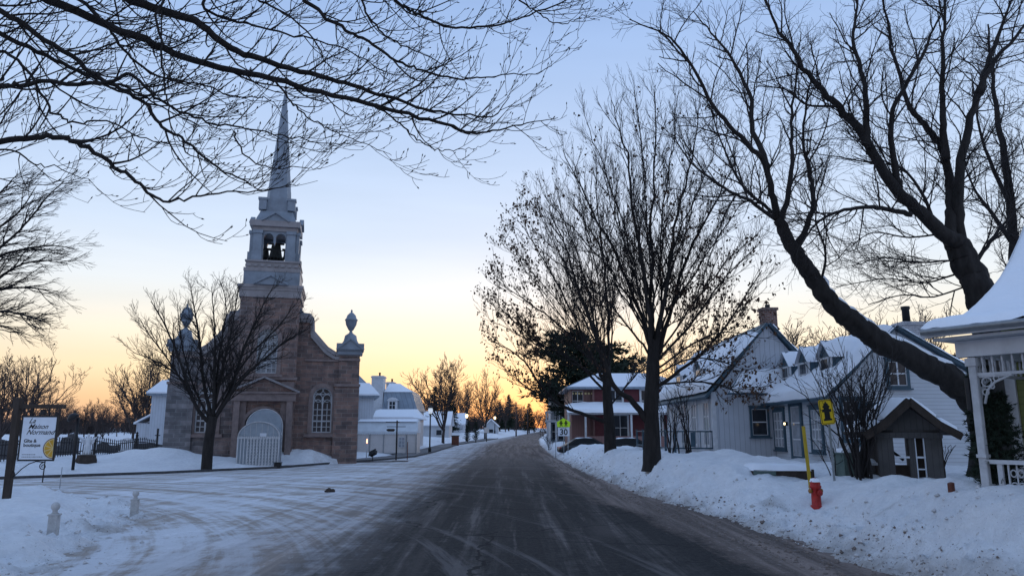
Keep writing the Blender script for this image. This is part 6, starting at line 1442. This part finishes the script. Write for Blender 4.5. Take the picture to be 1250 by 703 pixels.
# --- white house with balcony
WY = 84.0; hW = thing('house', (at(680, 525, WY).x, WY, .45), 'white house with balcony and outside stairs at the far right of the street', 'house'); ox, oz = hW.location.x, .45
zb = at(680, 514, WY).z - oz; zt2 = at(680, 488, WY).z - oz
f = MB(); f.box((2.2, 4.5, zt2 / 2), (5.6, 6, zt2)); f.build('wall', M['white_wood'], hW)
f = MB(); snowslab(f, [(-1.0, 1.0, zt2), (5.4, 1.0, zt2), (5.4, 4.5, zt2 + 1.6), (-1.0, 4.5, zt2 + 1.6)], .25, 10, 4); f.box((2.2, 4.5, zt2 + .3), (5.4, 5.6, .5)); f.build('roof_snow', M['snow'], hW)
f = MB(); f.box((.9, .2, zb), (4.3, 2.6, .22)); f.box((.9, .2, zb + 1.0), (4.3, 2.5, .08))
for k in range(4): f.box((-1.2 + k * 1.4, -1.05, zb + .55), (.16, .12, 1.1)); 
for k in range(22): f.box((-1.2 + k * .2, -1.05, zb + .5), (.05, .05, .9))
f.build('balcony', M['white_old'], hW)
f = MB()
for k in range(3): f.box((-1.1 + k * .95 if k < 2 else 2.9, -.95, zb / 2), (.22, .22, zb))
f.build('balcony_posts', M['white_old'], hW)
f = MB()
for k in range(9): f.box((.5 + k * .26, -1.6, 1.9 - k * .22), (.3, 1.0, .08))
f.bar((.4, -2.1, 2.1), (2.7, -2.1, .2), .08, .25); f.bar((.4, -2.1, 2.95), (2.7, -2.1, 1.0), .06, .08)
for k in range(9): f.box((.5 + k * .26, -2.1, 2.4 - k * .22), (.04, .04, .9))
f.build('stairs', M['white_old'], hW)
win(hW, (.2, 1.5, zb * .55), 1.4, 1.8, 0, 'teal', 2, 2, .1); win(hW, (1.8, 1.5, zb + .9), 1.0, 1.4, 0, 'white', 2, 2, .1)
# ------------------------------------------------------------------ parked cars
def car(u, Y, label, rz=0, dz=0):
    b = at(u, 525, Y); t = thing('parked_car', (b.x, Y, gz(b.x, Y) - .45 + dz), label, 'car', rz, 'dark cars parked by the red house')
    secs = [(-2.2, .45, .72, .72), (-2.1, .38, .80, .80), (-1.5, .36, .95, .86), (-.75, .34, 1.0, .88), (.9, .34, .98, .88), (1.7, .36, .92, .86), (2.15, .40, .80, .80), (2.25, .48, .70, .72)]
    f = MB(); vs = []; n = 10
    for x, zl, zh, hw in secs:
        for k in range(n):
            a = 2 * math.pi * k / n; c_, s_ = math.cos(a), math.sin(a)
            vs.append((x, hw * math.copysign(abs(c_) ** .35, c_), (zl + zh) / 2 + (zh - zl) / 2 * math.copysign(abs(s_) ** .45, s_)))
    f.add(vs, [(i * n + k, i * n + (k + 1) % n, (i + 1) * n + (k + 1) % n, (i + 1) * n + k) for i in range(len(secs) - 1) for k in range(n)] + [tuple(range(n)), tuple((len(secs) - 1) * n + k for k in range(n - 1, -1, -1))], True)
    f.build('body', M['car'], t)
    f = MB(); P = [(-1.75, .92), (-.95, 1.40), (-.3, 1.48), (.45, 1.45), (1.35, .95)]
    f.prism(P, -.70, .70); cb = f.build('cabin', M['car'], t)
    for s in (-1, 1): f = MB(); f.prism([(-1.35, .98), (-.82, 1.34), (-.28, 1.40), (.38, 1.37), (1.0, .98)], s * .705, s * .715); f.build('side_glass', M['glass_dark'], cb)
    for x in (-1.4, 1.4):
        for s in (-1, 1):
            f = MB(); f.lathe([(.2, -.1), (.33, -.1), (.33, .1), (.2, .1)], n=16); f.v = [(x + p[0], s * .78 + p[2], .33 + p[1]) for p in f.v]; w_ = f.build('wheel', M['tyre'], t)
            f = MB(); f.lathe([(.19, -.02), (.19, .02)], n=12); f.v = [(x + p[0], s * .87 + p[2], .33 + p[1]) for p in f.v]; f.build('rim', M['steel'], w_)
    for s in (-1, 1):
        f = MB(); f.box((2.16, s * .6, .68), (.14, .3, .12), bev=.03); f.build('headlight', M['glass_pale'], t); f = MB(); f.box((-2.13, s * .62, .74), (.12, .26, .12), bev=.03); f.build('tail_light', M['red_paint'], t)
    f = MB(); snowslab(f, [(-.9, -.6, 1.44), (.45, -.6, 1.46), (.45, .6, 1.46), (-.9, .6, 1.44)], .05, 6, 2); f.build('snow', M['snow'], t)
    return t
car(716, 58, 'dark car by the road in front of the red house, behind the speed sign', R(4), -.5)
car(768, 50, 'dark car between the two maple trunks in front of the red house', R(-3), -.4)
# ------------------------------------------------------------------ school crossing and speed sign
YS = 55; b = at(688, 525, YS); g = gz(b.x, YS); t = thing('road_sign', (b.x, YS, g), 'lime school crossing sign over a white 30 speed plate on the snowbank', 'road sign')
def SG(v): return at(688, v, YS).z - g
hh_ = 8.3 * mpp(YS)
f = MB(); f.tube([(0, .03, -.3), (0, .03, SG(514))], .03, 6); f.build('post', M['steel'], t)
z1, z2, z3 = SG(521), SG(515), SG(511); f = MB(); f.prism([(-hh_ * .92, z1), (hh_ * .92, z1), (hh_, z2), (0, z3 + .05), (-hh_, z2)], -.02, .0); pl = f.build('crossing_plate', M['sign_lime'], t)
f = MB(); zc_ = z1 + .05; hp = (z2 - z1) * 1.05
for s in (-1, 1):
    x = s * hh_ * .36; f.lathe([(.0, 0), (.05, .02), (.05, .07), (0, .09)], (x, -.03, zc_ + hp * .92), 8); f.prism([(x - .055, zc_ + hp * .4), (x + .055, zc_ + hp * .4), (x + .075, zc_ + hp * .86), (x - .075, zc_ + hp * .86)], -.03, -.022)
    f.bar((x - .02, -.026, zc_ + hp * .42), (x - .08, -.026, zc_), .05, .01, up=(0, 1, 0)); f.bar((x + .02, -.026, zc_ + hp * .42), (x + .08, -.026, zc_), .05, .01, up=(0, 1, 0)); f.bar((x - .06, -.026, zc_ + hp * .8), (x - .13, -.026, zc_ + hp * .5), .04, .01, up=(0, 1, 0)); f.bar((x + .06, -.026, zc_ + hp * .8), (x + .13, -.026, zc_ + hp * .5), .04, .01, up=(0, 1, 0))
f.build('pedestrian_symbol', M['black'], pl)
z1, z2 = SG(532), SG(521.6); f = MB(); f.prism([(-hh_ * .85, z1), (hh_ * .85, z1), (hh_ * .85, z2), (-hh_ * .85, z2)], -.02, 0); pl = f.build('speed_plate', M['sign_white'], t)
text('30', (z2 - z1) * .98, (0, -.023, z1 + (z2 - z1) * .14), (math.pi / 2, 0, 0), M['black'], pl, 'numerals', 0, .002, 'CENTER', .012)
text('MAXIMUM', .085, (0, -.023, z2 - .085), (math.pi / 2, 0, 0), M['black'], pl, 'lettering', 0, .002, 'CENTER')
for u, vt, Y, l in ((678, 536, 56, 'short grey marker stake left of the speed sign'), (693, 537, 54, 'short grey marker stake right of the speed sign')): stake(u, 545, vt, Y, .028, 'steel', l)
# ------------------------------------------------------------------ hydrant with its sign and marker
HY = 17.5; b = at(997, 617, HY); g = gz(b.x, HY); hh_ = at(997, 583, HY).z - g
t = thing('fire_hydrant', (b.x, HY, g - .02), 'red fire hydrant standing in a hollow of the snowbank', 'fire hydrant', R(15))
s_ = (hh_ + .02) / .74
f = MB(); f.lathe([(.17, -.12), (.17, .02), (.125, .04), (.118, .46), (.15, .48), (.15, .54), (.13, .55), (.135, .60), (.11, .66), (.06, .70), (.035, .71), (.035, .745), (.0, .745)], n=20); f.v = [(x * s_, y * s_, z * s_) for x, y, z in f.v]; f.build('barrel', M['red_paint'], t)
def nozzle(a, r, l, z, m, name):
    f = MB(); f.lathe([(r * .85, 0), (r * .85, l * .6), (r * 1.15, l * .6), (r * 1.15, l * .9), (r * .5, l), (r * .3, l), (r * .3, l * 1.25), (0, l * 1.25)], n=12)
    f.v = [((math.cos(a) * (.1 + q[2]) - math.sin(a) * q[0]) * s_, (math.sin(a) * (.1 + q[2]) + math.cos(a) * q[0]) * s_, (z + q[1]) * s_) for q in f.v]; f.build(name, M[m], t)
nozzle(R(180), .052, .10, .40, 'brass', 'side_cap'); nozzle(R(0), .052, .10, .40, 'brass', 'side_cap'); nozzle(R(-90), .07, .10, .36, 'red_paint', 'pumper_cap')
f = MB(); snowslab(f, [(-.1, -.1, .66 * s_), (.1, -.1, .66 * s_), (.1, .1, .66 * s_), (-.1, .1, .66 * s_)], .06, 6, 3); f.build('snow', M['snow'], t)
YH = 18.3; b = at(1020, 592, YH); g = gz(b.x, YH); topx = at(1007, 490, YH)
t = thing('hydrant_sign', (b.x, YH, g), 'yellow sign with a black hydrant symbol on a leaning grey post', 'sign')
dxp = topx.x - b.x; hp = topx.z - g
f = MB(); f.bar((0, .03, -.3), (dxp + .06, .03, hp), .05, .03, up=(0, 1, 0)); f.build('post', M['steel'], t)
def rrect(w_, h_, r, n=5): return [(sx * (w_ / 2 - r) + r * math.cos(a), sy * (h_ / 2 - r) + r * math.sin(a)) for sx, sy, a0 in ((1, -1, -90), (1, 1, 0), (-1, 1, 90), (-1, -1, 180)) for a in [R(a0 + 90 * k / n) for k in range(n + 1)]]
pw, ph = 17 * mpp(YH), 30 * mpp(YH)
f = MB(); f.prism(rrect(pw, ph, .05), -.012, .0); pl = f.build('sign_plate', M['sign_yellow'], t); pl.location = (dxp + .02, 0, hp - ph * .42); pl.rotation_euler = (0, R(-5), 0)
f = MB(); ring_band(f, rrect(pw - .03, ph - .03, .045), rrect(pw - .055, ph - .055, .035), -.015, -.0125); f.build('border', M['black'], pl)
k_ = ph / .58
f = MB(); sym = [(-.10, -.20), (.10, -.20), (.10, -.16), (.065, -.15), (.065, 0), (.11, 0), (.11, .065), (.065, .065), (.065, .10), (.085, .11), (.085, .14), (.06, .15), (.05, .19), (.018, .215), (.018, .24), (-.018, .24), (-.018, .215), (-.05, .19), (-.06, .15), (-.085, .14), (-.085, .11), (-.065, .10), (-.065, .065), (-.11, .065), (-.11, 0), (-.065, 0), (-.065, -.15), (-.10, -.16)]
f.prism([(x * k_, z * k_) for x, z in sym], -.0155, -.0125); f.build('hydrant_symbol', M['black'], pl)
b = at(989, 582, 18.2); g = gz(b.x, 18.2); tp = at(980.5, 520, 18.2)
f = MB(); f.bar((0, 0, -.25), (tp.x - b.x, 0, tp.z - g), .075, .03, up=(0, 1, 0)); o = f.build('marker_post', M['yellow']); o.location = (b.x, 18.2, g); tag(o, 'yellow leaning marker slat standing right behind the fire hydrant', 'marker post')
# utility cabinet
b = at(1031, 525, 20.2); g = gz(b.x, 20.2); hb = at(1031, 553, 20.2).z - g; t = thing('utility_cabinet', (b.x, 20.2, g), 'grey green utility cabinet capped with snow behind the hydrant sign', 'cabinet', R(10))
f = MB(); f.box((0, 0, hb / 2 - .15), (.48, .45, hb + .3), bev=.015); f.build('body', M['cabinet'], t); f = MB(); f.box((0, 0, hb), (.54, .51, .05), bev=.01); f.build('lid', M['cabinet'], t); f = MB(); f.box((0, -.235, hb * .5), (.38, .02, hb * .8)); dd = f.build('door', M['cabinet'], t); f = MB(); f.box((.14, -.255, hb * .55), (.03, .03, .1)); f.build('handle', M['steel'], dd)
f = MB(); snowslab(f, [(-.26, -.25, hb + .02), (.26, -.25, hb + .02), (.26, .25, hb + .02), (-.26, .25, hb + .02)], .1, 6, 9); f.build('snow', M['snow'], t)
# timber planter
PYY = 21.5; xa, xb = at(916, 525, PYY).x, at(989, 525, PYY).x; g = gz((xa + xb) / 2, PYY); zt_ = at(950, 572.5, PYY).z
t = thing('timber_planter', ((xa + xb) / 2, PYY, zt_), 'low dark timber planter box half buried in the snow behind the bank', 'planter', R(-3))
L_ = xb - xa; f = MB()
for yy in (0, 1.2): f.box((0, yy, -.20), (L_, .09, .40), bev=.01)
for xx in (-L_ / 2 + .05, L_ / 2 - .05): f.box((xx, .6, -.20), (.09, 1.11, .40), bev=.01)
f.build('boards', M['dark_wood'], t)
f = MB(); f.box((-L_ * .31, -.06, -.1), (L_ * .36, .04, .16)); f.build('end_board', M['cabinet'], t)
f = MB(); snowslab(f, [(-L_ / 2 - .03, -.08, -.02), (L_ / 2 + .03, -.08, -.02), (L_ / 2 + .03, 1.26, -.02), (-L_ / 2 - .03, 1.26, -.02)], .14, 14, 4); f.build('snow', M['snow'], t)
# ------------------------------------------------------------------ wooden well house
YW = 18.6; b = at(1107, 525, YW); g = gz(b.x, YW) - .12
t = thing('well_house', (b.x, YW, g), 'weathered wooden well house with a steep snow covered gable roof', 'well house', R(-12))
mW = mpp(YW); zr = at(1105, 489, YW).z - g; ze = at(1105, 530, YW).z - g; hw = 50 * mW; bw = 35 * mW; dp = 1.5
for s in (-1, 1):
    for yy in (0, dp): f = MB(); f.box((s * (bw - .17), yy, (ze + .1) / 2 - .1), (.36, .14, ze + .3)); f.build('corner_post', M['old_wood'], t)
for yy in (-.02, dp + .02):
    f = MB(); f.prism([(-bw - .05, ze - .06), (bw + .05, ze - .06), (bw - .02, ze + .14), (0, zr - .12), (-bw + .02, ze + .14)], yy - .05, yy + .05)
    f.build('gable', M['old_wood'], t)
f = MB(); f.box((0, -.09, ze - .02), (2 * bw + .1, .06, .14)); f.build('lintel', M['old_wood'], t)
f = MB()
for s in (-1, 1):
    slab(f, [(0, -.42, zr), (s * hw * .62, -.42, ze + (zr - ze) * .30), (s * hw * .62, dp + .4, ze + (zr - ze) * .30), (0, dp + .4, zr)], .07); slab(f, [(s * hw * .62, -.42, ze + (zr - ze) * .30), (s * hw * 1.06, -.42, ze - .02), (s * hw * 1.06, dp + .4, ze - .02), (s * hw * .62, dp + .4, ze + (zr - ze) * .30)], .07)
    f.bar((0, -.44, zr - .04), (s * hw * .62, -.44, ze + (zr - ze) * .30 - .04), .05, .16); f.bar((s * hw * .62, -.44, ze + (zr - ze) * .30 - .04), (s * hw * 1.06, -.44, ze - .06), .05, .16)
rw2 = f.build('roof', M['dark_wood'], t)
f = MB()
for s in (-1, 1):
    snowslab(f, [(0, -.4, zr + .05), (s * hw * .62, -.4, ze + (zr - ze) * .30 + .06), (s * hw * .62, dp + .4, ze + (zr - ze) * .30 + .06), (0, dp + .4, zr + .05)], .13 if s < 0 else .15, 9, 5 + s); snowslab(f, [(s * hw * .62, -.4, ze + (zr - ze) * .30 + .06), (s * hw * 1.06, -.4, ze + .05), (s * hw * 1.06, dp + .4, ze + .05), (s * hw * .62, dp + .4, ze + (zr - ze) * .30 + .06)], .13 if s < 0 else .15, 9, 15 + s)
f.build('roof_snow', M['snow'], rw2)
f = MB(); zl = .62
f.box((0, -.02, zl), (2 * bw - .7, .06, .045))
for xx in (.145, .335): f.box((xx, -.03, ze * .52), (.024, .05, ze - .2))
f.box((.24, -.03, .34), (.19, .05, .03))
f.build('rails', M['sign_white'], t)
f = MB(); f.box((.06, -.01, ze * .5), (.13, .1, ze)); f.build('centre_post', M['old_wood'], t)
f = MB(); f.box((.44, .14, ze * .5), (.72, .06, ze * .95)); f.build('back_panel', M['dark_wood'], t); f = MB(); f.box((0, dp - .2, .18), (2 * bw - .5, .3, .4)); f.build('well_curb', M['dark_wood'], t)
f = MB(); f.tube([(-.42, .5, ze * .92), (-.40, .5, ze * .75), (-.32, .45, ze * .55), (-.30, .45, .1)], [.12, .14, .07, .06], 8); f.lathe([(.05, 0), (.17, .02), (.18, .12), (.05, .16)], (-.4, .5, ze * .8), 10); f.tube([(-.35, .45, ze * .7), (-.1, .3, ze * .5), (-.06, .3, ze * .46)], .035, 6); f.build('hand_pump', M['iron'], t)
f = MB(); f.box((-bw - .22, .3, .45), (.42, .5, .06)); f.build('side_shelf', M['white_old'], t); f = MB(); snowslab(f, [(-bw - .45, .03, .47), (-bw, .03, .47), (-bw, .56, .47), (-bw - .45, .56, .47)], .1, 6, 7); f.build('shelf_snow', M['snow'], t)
# ------------------------------------------------------------------ porch house at the right edge
hP = thing('house', (0, 0, 0), 'yellow green house with a white porch under a curved snowy roof at the right edge', 'house')
ec = at(1129, 404, 11.6); HA = R(-58); dX, dY_ = Vector((math.cos(HA), math.sin(HA), 0)), Vector((-math.sin(HA), math.cos(HA), 0))
hP.location = (ec.x, ec.y, 0); hP.rotation_euler = (0, 0, HA); zEv = ec.z; XR_ = 8.5
def LW(x, y, z=0): return Vector((ec.x, ec.y, 0)) + dX * x + dY_ * y + Vector((0, 0, z))
prof = [(0, 0), (.5, .07), (1.05, .19), (1.55, .41), (2.1, .72), (2.68, 1.10), (3.04, 1.40), (3.6, 1.95), (4.2, 2.6)]
def pf(q): return float(np.interp(q, [p[0] for p in prof], [p[1] for p in prof]))
f = MB(); f.grid(lambda u, v: (u * XR_, v * 4.2, zEv + pf(v * 4.2)), 8, 28); f.grid(lambda u, v: (u * XR_, v * 4.2, zEv - .10 + pf(v * 4.2)), 8, 28); f.grid(lambda u, v: (u * XR_, 8.4 - v * 4.2, zEv + pf(v * 4.2)), 8, 20)
for k in range(28): q0, q1 = 4.2 * k / 28, 4.2 * (k + 1) / 28; f.bar((.02, q0, zEv - .03 + pf(q0)), (.02, q1, zEv - .03 + pf(q1)), .08, .18)
f.box((XR_ / 2, .02, zEv - .04), (XR_, .08, .13)); rP = f.build('roof', M['white'], hP)
f = MB()
def snp(u, v):
    x = -.04 + u * XR_; q = -.05 + v * 4.2; p = Vector((x, q, 3)); e = min(u * 60, v * 26, 1)
    k = .13 * max(e, 0) ** .5 * (1 + .30 * noise.noise(p * 1.1) + .22 * noise.noise(p * 4.2)) + (.05 * noise.noise(p * 6) if v < .03 else 0)
    return (x, q - (.05 * noise.noise(Vector((x * 3.1, 0, 7))) if v == 0 else 0), zEv + pf(max(q, 0)) + .03 + k)
f.grid(snp, 140, 44); f.build('roof_snow', M['snow'], rP)
f = MB(); f.tube([(-.02, -.07, zEv - .03), (XR_, -.07, zEv - .03)], .05, 8); f.build('gutter', M['steel'], rP)
f = MB(); f.box((XR_ / 2, 1.1, zEv - .14), (XR_ - .1, 2.0, .04)); f.build('soffit', M['white_old'], hP)
pz = .72; zFl = pz; xp, yP = .42, .48
f = MB(); f.box((XR_ / 2 + xp / 2 - .1, yP, zEv - .29), (XR_ - xp + .2, .15, .25)); f.box((xp, yP + .95, zEv - .29), (.15, 1.74, .25)); f.build('beam', M['white'], hP)
for xx, yy in ((xp, yP), (xp + 2.3, yP), (xp + 4.6, yP)):
    f = MB(); f.box((xx, yy, (zFl + zEv - .42) / 2), (.11, .11, zEv - .42 - zFl), bev=.012); f.box((xx, yy, zEv - .50), (.16, .16, .12)); f.box((xx, yy, zFl + .9), (.14, .14, .05)); f.build('porch_post', M['white_old'], hP)
f = MB(); zf0 = zEv - .69
f.box(((xp + XR_) / 2, yP, zf0), (XR_ - xp - .1, .05, .045)); f.box((xp, yP + 1.0, zf0), (.05, 1.7, .045))
x = xp + .14
while x < XR_ - .2: f.lathe([(.012, 0), (.02, .07), (.012, .13), (.02, .2), (.012, .29)], (x, yP, zf0), 6); x += .14
y = yP + .2
while y < yP + 1.8: f.lathe([(.012, 0), (.02, .07), (.012, .13), (.02, .2), (.012, .29)], (xp, y, zf0), 6); y += .16
f.build('spindle_frieze', M['white_old'], hP)
def bracket(x, y, sx, along=0):
    f = MB(); z = zf0 - .02
    f.tube([(x + sx * .06, y, z - .42), (x + sx * .12, y, z - .22), (x + sx * .24, y, z - .10), (x + sx * .44, y, z - .02)], .02, 5)
    for cx, cz, r in ((.12, -.10, .07), (.26, -.05, .04), (.09, -.25, .045), (.19, -.17, .03)): f.tube([(x + sx * (cx + r * math.cos(k * math.pi / 5)), y, z + cz + r * math.sin(k * math.pi / 5)) for k in range(11)], .012, 4)
    f.box((x + sx * .25, y, z - .01), (.46, .03, .03))
    if along: f.v = [(x + (q[1] - y), y + (q[0] - x), q[2]) for q in f.v]
    return f.build('lace_bracket', M['white_old'], hP)
bracket(xp + .05, yP, 1); bracket(xp + 2.25, yP, -1); bracket(xp + 2.35, yP, 1); bracket(xp, yP + .06, 1, 1)
f = MB(); zr1, zr0 = zFl + .82, zFl + .14
f.box(((xp + XR_) / 2, yP, zr1), (XR_ - xp - .1, .09, .06)); f.box(((xp + XR_) / 2, yP, zr0), (XR_ - xp - .1, .07, .05))
x = xp + .22; k = 0
while x < XR_ - .3:
    if k % 2 == 0: f.box((x, yP, (zr0 + zr1) / 2), (.07, .05, zr1 - zr0))
    else:
        for sg_ in (-1, 1):
            f.box((x + sg_ * .11, yP, (zr0 + zr1) / 2), (.02, .03, zr1 - zr0))
            for cz, r in ((.15, .05), (.33, .062), (.52, .05)): f.tube([(x + sg_ * .05 + r * .8 * math.cos(q * math.pi / 5), yP, zr0 + cz + r * math.sin(q * math.pi / 5)) for q in range(11)], .011, 4)
        f.tube([(x, yP, zr0), (x, yP, zr1)], .012, 4)
    x += .22; k += 1
f.build('railing', M['white_old'], hP)
f = MB(); f.box((XR_ / 2 + .1, 4.1, zFl - .06), (XR_ - .4, 7.4, .12)); f.box((XR_ / 2 + .1, yP + .02, zFl - .5), (XR_ - .6, .06, .8)); f.build('porch_floor', M['old_wood'], hP)
wx0, wy = .18, 2.0
f = MB(); gp = [(wy, zFl)] + [(6.4, zFl), (6.4, zEv + pf(2.0) - .12)] + [(4.2 + (4.2 - q), zEv + pf(q) - .12) for q in (2.6, 3.2, 3.8)] + [(4.2, zEv + pf(4.2) - .13)] + [(q, zEv + pf(q) - .12) for q in (3.8, 3.2, 2.6)] + [(wy, zEv + pf(2.0) - .12)]
f.prism(gp, wx0, XR_ - .2, axis='x'); f.build('wall', M['green'], hP)
f = MB(); f.box((wx0 + .06, wy - .02, (zFl + zEv) / 2), (.15, .05, zEv - zFl)); f.box((wx0 - .02, wy + .07, (zFl + zEv) / 2), (.05, .14, zEv - zFl)); f.build('corner_board', M['white'], hP)
win(hP, (wx0 + 1.35, wy - .002, zFl + 1.5), .8, 1.5, 0, 'white', 2, 2, .1)
f = MB(); f.lathe([(.02, 0), (.045, .03), (.05, .07), (.02, .12)], (1.15, 1.2, zEv - .62), 10); f.tube([(1.15, 1.2, zEv - .5), (1.15, 1.2, zEv - .16)], .006, 4); f.build('porch_bulb', M['glass_pale'], hP)
f = MB(); f.box((xp - .09, yP - .02, zEv - .98), (.06, .14, .5), bev=.02); f.build('house_lantern', M['iron'], hP)
# dark cut spruces leaning against the porch
def bush(u, v0, v1, Y, r, seed, label, name='evergreen', zb=None):
    b = at(u, v1, Y); b.z = gz(b.x, Y) - .05 if zb is None else zb; hgt = at(u, v0, Y).z - b.z; q = random.Random(seed); t = thing(name, b, label, 'evergreen')
    st_ = MB(); st_.tube([(0, 0, -.2), (.03, 0, hgt * .95)], [.05, .012], 6); st_.build('trunk', M['bark'], t); c = MB()
    for k in range(int(170 * hgt)):
        f_ = q.random() ** .8; z = hgt * f_; rr_ = r * (1 - f_) ** .4 * q.uniform(.5, 1.1) + .05; a = q.uniform(0, 6.28); d = Vector((math.cos(a), math.sin(a), q.uniform(-.5, .5))).normalized(); e = Vector((0, 0, z)) + d * rr_
        c.tube([(0, 0, z), tuple(e)], [.008, .003], 3, cap=False)
        for j in range(9):
            p = Vector((0, 0, z)).lerp(e, q.uniform(.3, 1)); 
            for m in range(4): w_ = (d + Vector((q.gauss(0, 1), q.gauss(0, 1), q.gauss(0, 1))) * .75).normalized() * q.uniform(.05, .10); sd = w_.cross(Vector((q.gauss(0, 1), q.gauss(0, 1), 1))).normalized() * .009; c.add([tuple(p - sd), tuple(p + sd), tuple(p + w_)], [(0, 1, 2)])
    c.build('crown', M['needle'], t, fix=False); return t
bush(1224, 478, 588, 11.62, .46, 3, 'bushy dark evergreen standing on the porch behind the white railing', zb=.72)
bush(1209, 436, 588, 12.6, .28, 5, 'taller thin dark evergreen behind the corner porch post')
# small stub in the near bank
f = MB(); f.box((0, 0, .02), (.09, .07, .20), bev=.01); o = f.build('wooden_stub', M['rust']); b = at(1162, 603, 11.9); o.location = (b.x, 11.9, gz(b.x, 11.9) + .02); o.rotation_euler = (R(8), R(-10), .4); tag(o, 'small brown wooden stub sticking out of the near snowbank', 'stub')
# little house and snow topped things between the porch and the white house
small_house(1148, 1170, 60, 470, 448, 'small snow roofed gable seen between the leaning tree and the porch', 'white_wood', False)
